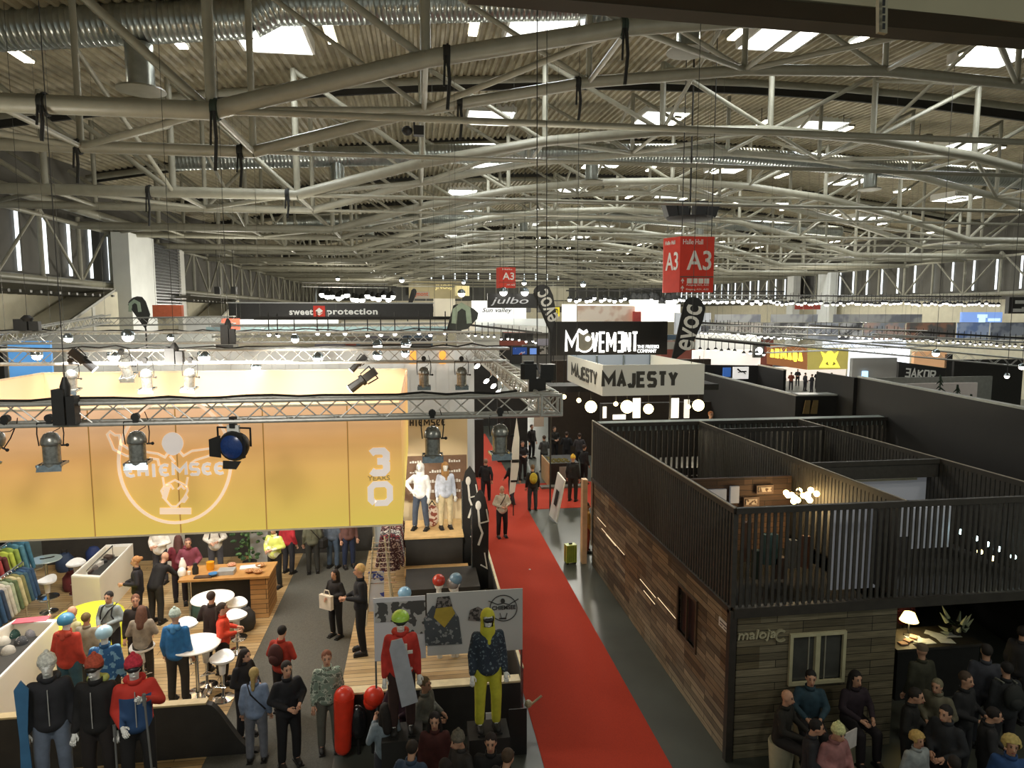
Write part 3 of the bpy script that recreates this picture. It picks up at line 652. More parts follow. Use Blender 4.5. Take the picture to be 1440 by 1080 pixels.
for pts in ([(229,671),(231,683),(246,675),(262,683),(264,671)], [(231,684),(227,690),(232,702),(241,712),(248,712),(258,702),(264,690),(262,683)], [(234,682),(240,682),(244,688)], [(250,688),(255,683),(260,688)]):
    em.ribbon([bq(*p) for p in pts], .03, (0,-1,0), .01)
em.slab([bq(225,714), bq(269,714), bq(269,723), bq(225,723)], (0,-.012,0))
em.slab([bq(228,700), bq(231,684), bq(240,684), bq(234,704)], (0,-.012,0)).slab([bq(252,706), bq(262,694), bq(265,700), bq(260,707)], (0,-.012,0))
rel(ban, em.build('emblem', M_BWL, None, origin=(0,0,0)))
hb = MB(); c0 = bq(243, 624); hb.slab([c0+Vector((.165*math.cos(t)*(1-.15*max(0, -math.sin(t))), 0, .19*math.sin(t)-.02*0)) for t in [2*PI*i/24 for i in range(24)]], (0, -.014, 0))
rel(ban, hb.build('emblem_head', M_BW, None, origin=(0,0,0)))
t1 = bq(175, 672); t2 = bq(318, 671)
rel(ban, strokes('emblem_lettering', 'cHIeMSee', t1, (1,0,0), (0,0,1), t2.x-t1.x, .22, M_BW, .22, .5, .016))
for (s, x0, x1, y0, y1, bo) in (('3', 517, 547, 629, 670, .04), ('0', 517, 551, 676, 712, .04), ('YEARS', 517, 548, 668, 676, .01)):
    a = bq(x0, y1); c = bq(x1, y0); rel(ban, text('numeral', s, a, (1,0,0), (0,0,1), c.x-a.x, c.z-a.z, M_BW if s != 'YEARS' else mat('D9C27A', .6), None, .016, 0, bo) if s == 'YEARS' else strokes('numeral', '8' if s == '3' else '0', a, (1,0,0), (0,0,1), (c.x-a.x)*1.05, c.z-a.z, M_BW, .24, .1, .016))
# lights of the orange stand
for (x, y, z, e, tx, ty, tz) in ((-6, 15, 6.2, 500, -6, 18.6, 5), (-2.5, 15, 6.2, 500, -2.5, 18.6, 5)):
    light('SPOT', (x, y, z), e, (1, .95, .85), .15, spot=110, tgt=(tx, ty, tz))
light('AREA', (-5.5, 15.2, 6.3), 400, (1, .97, .92), 5, rot=(0, 0, 0), sy=3)
light('SPOT', (-4.2, 3.5, 9), 650, (1, .95, .88), .6, spot=75, tgt=(-5, 11.5, 4.6))  # unseen spot added out in front to brighten the banner face
light('SPOT', (-6.5, 12.2, 6), 380, (1, .96, .9), .3, spot=80, tgt=(-6.5, 13.5, 0))
# ============================================================ WHITE CURTAIN WALL behind the banner ring
M_CURT = mat('C9CCCB', .6, 0, .12, .05, 1)
a = Q(95, 540, 21.5); c = Q(660, 490, 21.5); b = MB(); x = a.x; i = 0
while x < c.x: b.box((x, 21.5+(.04 if i % 2 else 0), 0), (x+.2, 21.56+(.04 if i % 2 else 0), 6.35)); x += .2; i += 1
tag(b.build('pleated_wall', M_CURT), 'tall pale pleated wall behind the orange banner ring', 'wall panel')
for (x0, x1, lab) in ((208, 212, 0),): pass
a = Q(10, 480, 23); c = Q(75, 545, 23)
tag(MB().box((a.x, 23, 2), (c.x, 23.1, a.z)).build('blue_backdrop', mat('5A9AD8', .5, 0, .6, .1, 1)), 'glowing light blue wall panel at the far left', 'panel')
a = Q(-40, 485, 23.2); c = Q(8, 545, 23.2)
tag(MB().box((a.x, 23.2, 0), (c.x, 23.4, a.z)).build('black_partition', M_BLACK), 'black panel at the far left beside the glowing blue panel', 'panel')
for (x, lab) in ((580, 'left narrow orange light strip behind the second truss'), (622, 'right narrow orange light strip behind the second truss')):
    a = Q(x-4, 512, 21.3); c = Q(x+5, 494, 21.3); tag(MB().box((a.x, 21.38, a.z), (c.x, 21.5, c.z)).build('orange_strip', mat('F0A040', .5, 0, .9, 0)), lab, 'strip')
# ============================================================ CREAM WALL with sponsor board
a = Q(562, 760, 19.2); c = Q(657, 580, 19.2)
cw = thing('cream_wall', 'tall cream display wall with dark surf lettering behind the lit mannequins', 'wall panel', (a.x, 19.2, 0))
MB().box((0, 0, .5), (c.x-a.x, .15, Q(610, 584, 19.2).z)).build('panel', mat('D8C49C', .7, 0, .06, .04, 1), cw)
p = Q(568, 600, 19.19); q = Q(627, 588, 19.19)
t = strokes('lettering', 'CHIeMSCe', p, (1,0,0), (0,0,1), q.x-p.x, q.z-p.z, mat('3A3024', .6), .2, .5); rel(cw, t)
a = Q(566, 704, 19.1); c = Q(656, 640, 19.1)
sb = thing('sponsor_board', 'brown board with rows of small white marks behind the two lit mannequins', 'board', (a.x, 19.1, a.z))
W_ = c.x-a.x; H_ = c.z-a.z
MB().box((0, 0, 0), (W_, .08, H_)).build('panel', mat('7A5F4A', .7), sb)
mk = MB(); rr = random.Random(3)
for i in range(3):
    for j in range(4):
        x = W_*(.12+.3*i); z = H_*(.85-.23*j); 
        for k in range(5): mk.box((x+k*.07, -.012, z), (x+k*.07+.05, 0, z+rr.uniform(.03, .09)))
mk.build('marks', M_WHITE, sb)
tag(MB().box((-.35, 18.6, .5), (1.45, 19.15, 1.45)).build('plinth', mat('C9A468', .5)), 'pale wooden plinth under the sponsor board', 'plinth')
# display podium
a = Q(570, 756, 17.0); c = Q(645, 756, 17.0)
pd = thing('display_podium', 'stepped wooden display podium carrying the two brightly lit mannequins', 'podium', (a.x, 17, .5))
W_ = c.x-a.x+.1
MB().box((0, 0, 0), (W_, 1.4, a.z-.5-.05)).build('upper_box', M_DARK, pd)
MB().box((-.03, -.03, a.z-.55), (W_+.03, 1.43, a.z-.5)).build('top_board', mat('D9B67E', .4), pd)
MB().box((.0, -.6, 0), (W_+.1, 0, .42)).build('lower_step', M_DARK, pd)
MB().box((-.03, -.63, .42), (W_+.13, 0, .46)).build('step_board', mat('D0A870', .4), pd)
a = G(572, 830, .5)
tag(MB().box((a.x, 15.0, .5), (a.x+1.7, 16.3, 1.15)).build('dark_plinth', M_DARK), 'dark square plinth in front of the stepped podium', 'plinth')
# handrail along the carpet
hr = thing('handrail', 'pale wooden handrail on the edge of the red carpet beside the platform', 'handrail', (1.75, 11.3, 0))
MB().tube((0, 0, 1.15), (0, 8.5, 1.15), .03, None, 8).build('rail', mat('DDD3B0', .4), hr)
for i in range(5): MB().tube((0, i*2.1, 0), (0, i*2.1, 1.15), .02, None, 8).build('post', M_STEEL, hr)
MB().tube((-.1, 0, .25), (.35, 0, .6), .02).ball((.1, -.05, .5), .07, 10, 6).build('clamp', mat('B9AD8C', .4), hr)
MB().box((-.02, .1, .05), (.02, 8.4, 1.0)).build('infill_panel', M_DARK, hr)

for (Y, z, xa, xb, lab) in ((9.93, z1+.2, -8, 1.6, 'black power cable lying along the nearest lighting truss'), (16.4, 6.62, -12, 2, 'black power cable looping along the second lighting truss'), (20.4, 6.9, -12, 1.5, 'black power cable looping along the third lighting truss')):
    rr = random.Random(int(Y)); pts = []; x = xa
    while x < xb: pts.append((x, Y+rr.uniform(-.03, .05), z+rr.uniform(-.04, .05)*(.4 if Y < 10 else 1))); x += .35
    tag(MB().path(pts, .018, 6).build('power_cable', M_BLACK, None, True), lab, 'cable')
# ============================================================ TIMBER PAVILION
PX0, PX1, PY0, PY1 = 5.0, 14.4, 10.0, 18.9; ZM, ZP = 2.6, 4.3
pav = thing('timber_pavilion', 'two-tier exhibition booth of weathered planks with a dark slatted upper storey', 'booth', (PX0, PY0, 0))
M_PLX = wood_mat('857C64', '5A5342', 'B0A68C', 'x', 1.25, .13, .8); M_PLY = wood_mat('988A72', '483F35', 'C4A47C', 'y', .95, .12, .8)
M_SL = mat('3A3732', .6, 0, 0, .2, 10); M_BEAM = mat('332F29', .6, 0, 0, .2, 6); M_GREY = mat('8D9690', .6, 0, 0, .05, 2)
def pb_(nm, mb, m, sm=False): return mb.build(nm, m, pav, sm)
W_, L_ = PX1-PX0, PY1-PY0
# side wall with window hole (Y 1.75..2.4 , z 1.25..2.2)
wa = WX(955, 835, PX0); wb = WX(978, 905, PX0); y0w, y1w = sorted((wa.y-PY0, wb.y-PY0)); z0w, z1w = 1.2, 2.1
pb_('side_wall', MB().box((0, 0, 0), (.1, y0w, ZM)).box((0, y1w, 0), (.1, L_, ZM)).box((0, y0w, 0), (.1, y1w, z0w)).box((0, y0w, z1w), (.1, y1w, ZM)), M_PLY)
wf = pb_('side_window', MB().box((-.03, y0w-.06, z0w-.06), (.03, y1w+.06, z0w)).box((-.03, y0w-.06, z1w), (.03, y1w+.06, z1w+.06)).box((-.03, y0w-.06, z0w), (.03, y0w, z1w)).box((-.03, y1w, z0w), (.03, y1w+.06, z1w)).box((-.02, (y0w+y1w)/2-.02, z0w), (.02, (y0w+y1w)/2+.02, z1w)), mat('4E3D2C', .7))
MB().box((.04, y0w, z0w), (.05, y1w, z1w)).build('pane', mat('1A1B1C', .5, 0, 0, 0), wf)
# front wall with window
XF = Q(1263, 840, PY0).x-PX0
a = Q(1114, 895, PY0); c = Q(1181, 953, PY0); fx0, fx1, fz0, fz1 = a.x-PX0, c.x-PX0, c.z, a.z
pb_('front_wall', MB().box((0, -.0, 0), (fx0, .1, ZM)).box((fx1, 0, 0), (XF, .1, ZM)).box((fx0, 0, 0), (fx1, .1, fz0)).box((fx0, 0, fz1), (fx1, .1, ZM)), M_PLX)
k = .055
wf = pb_('front_window', MB().box((fx0-k, -.05, fz0-k), (fx1+k, .04, fz0)).box((fx0-k, -.05, fz1), (fx1+k, .04, fz1+k)).box((fx0-k, -.05, fz0), (fx0, .04, fz1)).box((fx1, -.05, fz0), (fx1+k, .04, fz1)).box(((fx0+fx1)/2-.04, -.045, fz0), ((fx0+fx1)/2+.04, .04, fz1)), mat('B7B18F', .6))
MB().box((fx0, .02, fz0), (fx1, .03, fz1)).build('pane', mat('4A4A46', .1, 0, 0, .2, 3), wf)
MB().box((fx0+.3, .0, fz0), (fx0+.32, .02, fz1)).box((fx1-.3, .0, fz0), (fx1-.28, .02, fz1)).build('glazing_bar', mat('8C897A', .5), wf)
# rear, right walls, corner post
pb_('rear_wall', MB().box((0, L_-.1, 0), (W_, L_, ZM)), mat('3A2C22', .8, 0, 0, .3, 3))
pb_('right_wall', MB().box((W_-.1, 0, 0), (W_, L_, ZM)), M_BEAM)
pb_('corner_post', MB().box((-.06, -.06, 0), (.06, .06, ZM)), M_BEAM)
pb_('upper_floor', MB().box((.1, .1, 2.2), (XF, L_-.1, 2.3)), mat('1C1A17', .95))
def slat_screen(nm, p, q, z0, z1, step=.11, w_=.05, th=.03, m=M_SL):
    p = Vector(p); q = Vector(q); d = q-p; L = d.length; d.normalize(); n = Vector((-d.y, d.x, 0)); b = MB(); u = 0
    while u < L:
        c = p+d*u; e = c+d*w_; b.hexa([Vector((v.x, v.y, z)) for z in (z0, z1) for v in (c, e, e+n*th, c+n*th)]); u += step
    return pb_(nm, b, m)
def beam(nm, x0, y0, x1, y1, z0=ZP-.1, z1=ZP, w_=.07, m=None):
    return pb_(nm, MB().box((min(x0, x1)-(w_/2 if x0 == x1 else 0), min(y0, y1)-(w_/2 if y0 == y1 else 0), z0), (max(x0, x1)+(w_/2 if x0 == x1 else 0), max(y0, y1)+(w_/2 if y0 == y1 else 0), z1)), m or M_BEAM)
slat_screen('slat_screen', (0, 0, 0), (W_, 0, 0), ZM, ZP-.08)
slat_screen('slat_screen', (0, 0, 0), (0, L_, 0), ZM, ZP-.08)
slat_screen('slat_screen', (.3, L_-.5, 0), (W_-.2, L_-.5, 0), ZM, ZP-.1, .16, .09)
slat_screen('slat_screen', (W_, 0, 0), (W_, L_, 0), ZM, ZP-.08, .16, .1)
slat_screen('slat_screen', (3.1, 7.1, 0), (6.0, 7.1, 0), ZM+.1, ZP-.1, .16, .09)
slat_screen('slat_screen', (3.1, 2.9, 0), (6.0, 2.9, 0), 3.9, ZP-.1, .2, .2)
for a_ in ((0, 0, W_, 0), (0, 0, 0, L_), (W_, 0, W_, L_), (3.0, 0, 3.0, L_-.5), (6.05, 0, 6.05, L_-.5), (3.0, 7.1, 6.05, 7.1), (3.0, 2.9, 6.05, 2.9), (0, L_-.5, W_, L_-.5)):
    beam('roof_beam', *a_)
beam('base_beam', 0, 0, W_, 0, ZM-.12, ZM+.04, .14)
beam('base_beam', 0, 0, 0, L_, ZM-.06, ZM+.04, .12)
for x in (3.0, 6.05): slat_screen('slat_screen', (x, .15, 0), (x, L_-.5, 0), ZM, ZP-.1, .11, .085)
pb_('rear_ledge', MB().box((.1, L_-.42, ZP-.25), (W_, L_, ZP-.02)), M_GREY)
pb_('edge_lath', MB().box((-.05, -.03, ZP), (-.02, L_, ZP+.02)).box((2.98, 0, ZP), (3.0, L_-.5, ZP+.012)).box((6.04, 0, ZP), (6.06, L_-.5, ZP+.012)).box((-.05, L_-.03, 0.6), (-.01, L_+.01, ZP)), mat('A7A08E', .5))
# glowing strips on the planks imitate inside light leaking through gaps
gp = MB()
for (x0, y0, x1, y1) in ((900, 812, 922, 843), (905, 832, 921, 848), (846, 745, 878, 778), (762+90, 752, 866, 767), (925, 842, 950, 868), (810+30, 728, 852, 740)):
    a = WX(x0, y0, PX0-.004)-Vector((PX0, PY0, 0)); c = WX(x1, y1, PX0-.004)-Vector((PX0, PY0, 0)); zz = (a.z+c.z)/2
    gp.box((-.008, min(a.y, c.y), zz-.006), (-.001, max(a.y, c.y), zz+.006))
pb_('painted_gap_glow', gp, mat('F2DDB4', .5, 0, .9, 0))
# letters
a = Q(1036, 903, PY0); c = Q(1090, 886, PY0)
lt = text('letters', 'maloja', a, (1,0,0), (0,0,1), c.x-a.x, .2, mat('B0AA8C', .7), None, .04, .15, .01); rel(pav, lt)
a = Q(1097, 893, PY0)-Vector((PX0, PY0, 0)); b = MB(); b.ribbon([(a.x+.09*math.cos(t), -.0, a.z+.09*math.sin(t)) for t in [.8+i*.3 for i in range(17)]], .035, (0,-1,0), .04); pb_('round_mark', b, mat('9A9478', .7))
# paper sign on the side wall
a = WX(1008, 880, PX0-.02); c = WX(1026, 880, PX0-.02)
sg = thing('paper_sign', 'small white paper sign fixed near the pavilion corner', 'sign', (PX0-.03, c.y, 0))
p = WX(1017, 879, PX0-.03); sg.location = p; hh = .075; ww = .17
MB().box((0, -ww, -hh), (.012, ww, hh)).build('sheet', M_WHITE, sg)
MB().box((-.003, -.12, .01), (0, .12, .035)).box((-.003, -.12, -.04), (0, -.02, -.02)).box((-.003, .02, -.04), (0, .12, -.02)).build('print', mat('55555A'), sg)
# ---- inside the upper storey
def intx(nm, lab, cat, x0, x1, y0, y1, Y, m, dy=.06, **k):
    a = Q(x0, y1, Y); c = Q(x1, y0, Y); return tag(MB().box((a.x, Y, a.z), (c.x, Y+dy, c.z)).build(nm, m), lab, cat, **k)
YI = 13.3
tag(MB().box((PX0+.15, YI+.1, 2.3), (PX0+2.95, YI+.2, 3.9)).build('picture_wall', wood_mat('5A4232', '3A2A20', '8A6A50', 'x', .8, .12, .6)), 'dark plank wall hung with small pictures inside the pavilion', 'wall panel')
M_SCR = mat('A8ACB8', .6, 0, .1, .05, 2)
intx('projection_sheet', 'pale grey sheet leftmost on the picture wall inside the pavilion', 'sheet', 986, 1022, 688, 706, YI, M_SCR)
intx('hanging_shirt', 'pale grey board with a rounded top on the picture wall', 'board', 1027, 1040, 684, 708, YI, M_SCR)
for (x0, x1, y0, y1, lab) in ((1046, 1068, 699, 713, 'small framed picture lowest on the picture wall'), (1064, 1088, 682, 695, 'framed picture high on the picture wall'), (1153, 1166, 680, 700, 'framed poster right of the bulb chandelier')):
    t = intx('framed_picture', lab, 'picture', x0, x1, y0, y1, YI, mat('6B5548', .6))
    a = Q(x0+3, y1-3, YI-.02); c = Q(x1-3, y0+3, YI-.02); m2 = MB().box((a.x, YI-.02, a.z), (c.x, YI-.005, c.z)).build('print', patt_mat('B9A898', '5A4438', 14), None, origin=(0,0,0)); rel(t, m2)
# white rooms
M_RM = mat('B4B7C0', .7, 0, .09, .03, 1)
tag(MB().box((8.15, 13.2, 2.3), (11.0, 13.3, 3.95)).build('white_partition', M_RM), 'pale grey partition wall of the middle room in the pavilion', 'partition')
intx('wall_slot', 'beige strip above the pale partition in the pavilion', 'strip', 1203, 1290, 672, 678, 13.0, mat('9E9A86', .6))  # plain beige strip
intx('white_partition', 'pale board standing behind the front slats of the pavilion', 'board', 1168, 1264, 708, 830, 10.75, M_RM)
intx('white_board', 'pale hanging board behind the front slats, right one of two', 'board', 1280, 1338, 712, 772, 10.75, M_RM)
tag(MB().box((11.2, 10.4, 2.3), (14.3, 18.3, 2.4)).build('room_floor', mat('1C1A17', .95)), 'dark floor deck of the right room in the pavilion', 'floor')
ch = thing('bulb_chandelier', 'cluster chandelier of glowing bare bulbs inside the pavilion', 'chandelier', Q(1122, 699, 12.5))
MB().tube((0,0,.1), (0,0,.6), .01).ball((0,0,.1), .05, 8, 6).build('stem', M_BLACK, ch)
rr = random.Random(5)
for i in range(14):
    an = i*2.4; r = .1+.2*(i % 3)/2; z = rr.uniform(-.12, .12); p = (r*1.2*math.cos(an), r*math.sin(an), z)
    MB().ball(p, .06, 10, 6).build('bulb', mat('FFD890', .3, 0, 14, 0), ch, True)
    MB().tube((0,0,.1), p, .006, None, 5).build('arm', M_BLACK, ch)
light('POINT', Q(1122, 699, 12.5)+Vector((0,0,-.3)), 25, (1, .75, .4), .2)
# things glimpsed through the slats
for i, (x, y, lab) in enumerate(((1352, 748, 'cold white spot lamp glimpsed leftmost behind the right slats'), (1372, 757, 'cold white spot lamp second behind the right slats'), (1388, 765, 'cold white spot lamp third behind the right slats'), (1404, 772, 'cold white spot lamp fourth behind the right slats'), (1425, 783, 'cold white spot lamp rightmost behind the right slats'), (1378, 776, 'warm spot lamp low behind the right slats'), (1395, 785, 'warm spot lamp lowest behind the right slats'))):
    t = thing('small_spot', lab, 'lamp', Q(x, y, 10.6), 0, 'spots in the right pavilion room')
    MB().ball((0,0,0), .05, 8, 6).build('bulb', mat('D8FFFF' if i < 5 else 'FFE6A0', .4, 0, 7, 0), t, True); MB().tube((0,0,.05), (0,0,.3), .01).build('rod', M_BLACK, t)
for i in range(6):
    intx('hanging_garment', 'clothes hanging dimly behind the slats, %s' % ['teal ones at the middle', 'brown ones near the corner', 'grey ones under the chandelier', 'rusty ones left of the pale board', 'dark green ones low', 'brown ones low'][i], 'clothes', [1075, 1045, 1110, 1130, 1060, 1090][i], [1095, 1058, 1122, 1142, 1072, 1106][i], [752, 735, 760, 755, 775, 785][i], [795, 790, 800, 800, 815, 815][i], 11.6, mat(['3C5552', '5A4030', '66645E', '5C3A28', '2F3A30', '4C3A30'][i], .9), .12)
# ---- front right: desk under the slats
tag(MB().box((8.15, 10.3, 2.45), (14.3, 18.3, 2.5)).build('canopy_ceiling', M_DARK), 'dark ceiling over the desk at the right of the pavilion', 'ceiling panel')
a = G(1263, 912, 1.05); c = G(1372, 900, 1.05)
dk = thing('reception_desk', 'dark reception desk covered with papers right of the plank wall', 'desk', (a.x, a.y, 0))
MB().box((0, 0, 0), (c.x-a.x, .7, 1.0)).build('body', M_BLACK, dk); MB().box((-.05, -.05, 1.0), (c.x-a.x+.05, .75, 1.05)).build('worktop', M_BEAM, dk)
rr = random.Random(9)
for i in range(7):
    p = G(1285+i*9, 897-rr.uniform(-5, 7), 1.06); tag(MB().box((p.x-.14, p.y-.1, 1.052+.003*i), (p.x+.14, p.y+.1, 1.055+.003*i), rr.uniform(-1, 1)).build('paper_sheet', mat('B9C2CC', .7)), 'loose white paper sheet lying on the dark reception desk', 'paper', 'loose papers on the reception desk')
for i in range(3):
    p = G(1270+i*7, 905-i*4, 1.06); tag(MB().box((p.x-.08, p.y-.06, 1.052), (p.x+.08, p.y+.06, 1.075+.01*i), .4*i).build('brochure', mat('C99A80', .7)), 'small warm-lit brochure by the table lamp on the desk', 'brochure', 'brochures by the table lamp')
p = G(1277, 893, 1.05)
lm = thing('table_lamp', 'table lamp with a glowing yellow shade on the reception desk', 'lamp', p)
MB().lathe([(.09, 0), (.09, .02), (.015, .04), (.012, .32)], (0,0,0), 14).build('base', M_BLACK, lm, True)
MB().lathe([(.12, .3), (.17, .3), (.1, .46), (.05, .48)], (0,0,0), 18).build('lamp_shade', mat('FFDF80', .6, 0, 5, 0), lm, True)
light('POINT', p+Vector((0,-.05,.25)), 8, (1, .8, .45), .08)
pt = thing('white_lilies', 'bunch of white pointed flowers standing on the reception desk', 'flowers', G(1345, 893, 1.05))
MB().lathe([(.07, 0), (.09, .2), (.06, .22)], (0,0,0), 12).build('vase', M_BLACK, pt, True)
for i in range(11):
    an = i*2.2; e = Vector((.34*math.cos(an), .2*math.sin(an), .3+.22*math.sin(i*1.7)))
    MB().tube((0,0,.2), e*.6, .006).build('stem', mat('3F5A33', .8), pt)
    MB().tube(e*.6, e*1.05, .045, .004, 6).build('petal', mat('B9BE9C', .7), pt, True)
# ---- dark booth walls behind the pavilion
M_BOO = mat('181614', .7, 0, 0, .15, 2)
def wallseg(nm, lab, P, Qq, z, m=M_BOO, cap=None, th=.12, z0=0):
    P = Vector(P); Qq = Vector(Qq); d = (Qq-P); d.z = 0; n = Vector((-d.y, d.x, 0)).normalized()*th
    t = thing(nm, lab, 'booth wall', (P.x, P.y, z0)); o_ = Vector((P.x, P.y, 0))
    MB().prism([v-o_ for v in (P, Qq, Qq+n, P+n)], 0, z-z0).build('panel', m, t)
    if cap: MB().prism([v-o_ for v in (P-n*.1, Qq-n*.1, Qq+n*1.1, P+n*1.1)], z-z0, z-z0+.05).build('cap', cap, t)
    return t
def gp_(x, y, z): return G(x, y, z)
M_CAP = mat('9EA09A', .5)
wallseg('booth_wall', 'long black booth wall whose top falls towards the right edge', gp_(1206, 531, 5.3), gp_(1470, 582, 5.3), 5.3, M_BOO, M_CAP, .15)
wallseg('booth_wall', 'left end of the black booth, turned away towards the crest sign', gp_(1206, 531, 5.3), gp_(1206, 531, 5.3)+Vector((.05, 2.2, 0)), 5.3, M_BOO)
wallseg('booth_wall', 'black booth wall falling away from behind the white sign ring', gp_(990, 525, 4.6), gp_(1119, 557, 4.6), 4.6, M_BOO, M_CAP)
wallseg('booth_wall', 'broad grey-topped black wall with a brown emblem', gp_(1119, 557, 4.6), gp_(1203, 556, 4.6), 4.6, M_BOO, M_CAP, .5)
wallseg('booth_wall', 'black booth wall below the aeroplane screen', gp_(992, 513, 4.9), gp_(1066, 514, 4.9), 4.9, M_BOO)
wallseg('booth_wall', 'dark slanting wall beside the aeroplane screen', gp_(1066, 514, 4.9), gp_(1102, 521, 4.9), 4.9, M_BOO, mat('CFC4B0', .5))
wallseg('booth_wall', 'low black inner wall with pale scuffs behind the white sign ring', gp_(992, 553, 3.6), gp_(1075, 571, 3.6), 3.6, M_BOO, mat('6A6A62', .5))
for (x, s, lab) in ((1136, 1, 'left half of the brown emblem on the broad black wall'), (1147, -1, 'right half of the brown emblem on the broad black wall')):
    Y = gp_(1150, 557, 4.6).y-.06; pts = [Q(x-5+2, 563, Y), Q(x+4, 563, Y), Q(x+2, 582, Y), Q(x-7, 582, Y)]
    tag(MB().slab(pts, (0, .03, 0)).build('brown_emblem', mat('7D6A44', .5)), lab, 'emblem')
def scr(nm, lab, cat, x0, x1, y0, y1, Y, m, parts=(), dy=.08):
    a = Q(x0, y1, Y); c = Q(x1, y0, Y); t = thing(nm, lab, cat, (a.x, Y, a.z)); W_, H_ = c.x-a.x, c.z-a.z
    MB().box((0, 0, 0), (W_, dy, H_)).build('panel', m, t)
    for (n2, u0, v0, u1, v1, m2) in parts: MB().box((W_*u0, -.02, H_*v0), (W_*u1, 0, H_*v1)).build(n2, m2, t)
    if Y > 29 and a.z > 5.5: up_wires(t, a.x+.1, c.x-.1, Y+dy/2, c.z)
    return t, W_, H_
Y5 = gp_(1030, 514, 4.9).y-.1
scr('blue_light_box', 'small blue lit panel left of the aeroplane screen', 'panel', 1017, 1028, 517, 530, Y5, mat('3A66B0', .5, 0, .5, 0))
t, W_, H_ = scr('picture_screen', 'white screen showing the silhouette of an aeroplane', 'screen', 1031, 1053, 516, 533, Y5, mat('E4E0DA', .5, 0, .7, 0))
b = MB(); b.ribbon([(W_*.25, 0, H_*.85), (W_*.5, 0, H_*.6), (W_*.85, 0, H_*.62)], .07, (0,-1,0), .02); b.ribbon([(W_*.3, 0, H_*.55), (W_*.6, 0, H_*.65), (W_*.8, 0, H_*.4)], .04, (0,-1,0), .02); b.build('aeroplane_silhouette', M_BLACK, t)
# ---- pale stand with pine trees
Y6 = 27.0
scr('pale_wall', 'long pale grey top of the stand holding small pine trees', 'wall panel', 1222, 1396, 529, 566, Y6+1.5, mat('8F908A', .7))
scr('pale_wall', 'pinkish white inner wall behind the two small pine trees', 'wall panel', 1255, 1375, 538, 580, Y6+.6, mat('C9BFB8', .7, 0, .08, .03))
a = Q(1255, 580, Y6+.5)
for (x, y, h_, lab) in ((1323, 527, 2.0, 'dark pine tree standing tallest in the pale stand'), (1347, 541, 1.5, 'smaller dark pine tree right of the tallest one'), (1366, 555, 1.0, 'smallest pine tree half hidden at the pale stand edge')):
    top = Q(x, y, Y6-.2); t = thing('pine_tree', lab, 'tree', (top.x, top.y, 0)); MB().tube((0,0,0), (0,0,top.z-.1), .05, .02).build('trunk', mat('3A3128'), t)
    b = MB(); rr = random.Random(int(x))
    for i in range(26):
        u = i/26; an = i*2.4; r = .12+.55*(1-u)*.9*1; z = top.z-h_+h_*u
        r = .08+.5*(1-u); b.tube((0,0,z+.05), (r*math.cos(an), r*math.sin(an), z-.12), .05, .01, 5)
    b.build('branches', mat('2E3A2C', .9), t)
# ---- black sign with white outline letters
a = Q(1263, 531, 31); c = Q(1331, 508, 31)
bs = thing('black_sign', 'tilted black sign with white outlined letters behind the pine trees', 'sign', (a.x, 31, 0))
MB().slab([(0, 0, 0), (c.x-a.x, 0, 0), (c.x-a.x, 0, c.z-.35), (0, 0, c.z)], (0, .15, 0)).build('panel', M_BLACK, bs)
p = Q(1271, 530, 30.98); q = Q(1316, 521, 30.98); rel(bs, strokes('letters', '3AKOR', p, (1,0,-.09), (0.09,0,1), q.x-p.x, q.z-p.z+.15, M_WHITE, .16, .5))
# ============================================================ WHITE SIGN RING
YM = 17.2
a = Q(847, 557, YM); c = Q(991, 512, YM)
mr = thing('sign_ring', 'white square hanging sign ring with dark lettering above the black booths', 'sign', (a.x, YM, a.z)); W_, H_ = c.x-a.x, c.z-a.z
M_SW = mat('DAD9CC', .7, 0, .12, .02, 1); D = 4.2
MB().box((0, 0, 0), (W_, .05, H_)).build('front_panel', M_SW, mr)
MB().box((0, .05, 0), (.05, D, H_)).build('left_panel', M_SW, mr); MB().box((W_-.05, .05, 0), (W_, D, H_)).build('right_panel', M_SW, mr)
MB().box((0, D, 0), (W_, D+.05, H_)).build('rear_panel', mat('A9B4C2', .7, 0, .1, 0), mr)
for i in range(4): MB().tube((.05+(W_-.1)*i/3, D-.05, 0), (.05+(W_-.1)*i/3, D-.05, H_), .03).build('inner_post', M_STEEL, mr)
M_DG = mat('45443E', .6)
p = Q(846+(-0), 545, YM); p = Q(846, 546, YM-.001); q = Q(952, 523, YM-.001); p.x = Q(846+0, 546, YM).x
p = Q(845.5, 546, YM-.002); rel(mr, strokes('letters', 'MAJESTY', Q(845, 546, YM-.002), (1,0,0), (0,0,1), Q(954, 523, YM).x-Q(845, 546, YM).x, Q(900, 523, YM).z-Q(900, 546, YM).z, M_DG, .22, .2))
xl = a.x-.002
rel(mr, strokes('letters', 'MAJESTY', (xl, YM+3.6, a.z+.2), (0,-1,0), (0,0,1), 3.1, H_*.5, M_DG, .2, .5))
for (u, v) in ((.2, D-.4), (W_-.25, .3)): MB().tube((u, v, H_), (u, v, 19.3-a.z), .008, None, 6).build('hanging_chain', M_DARK, mr)
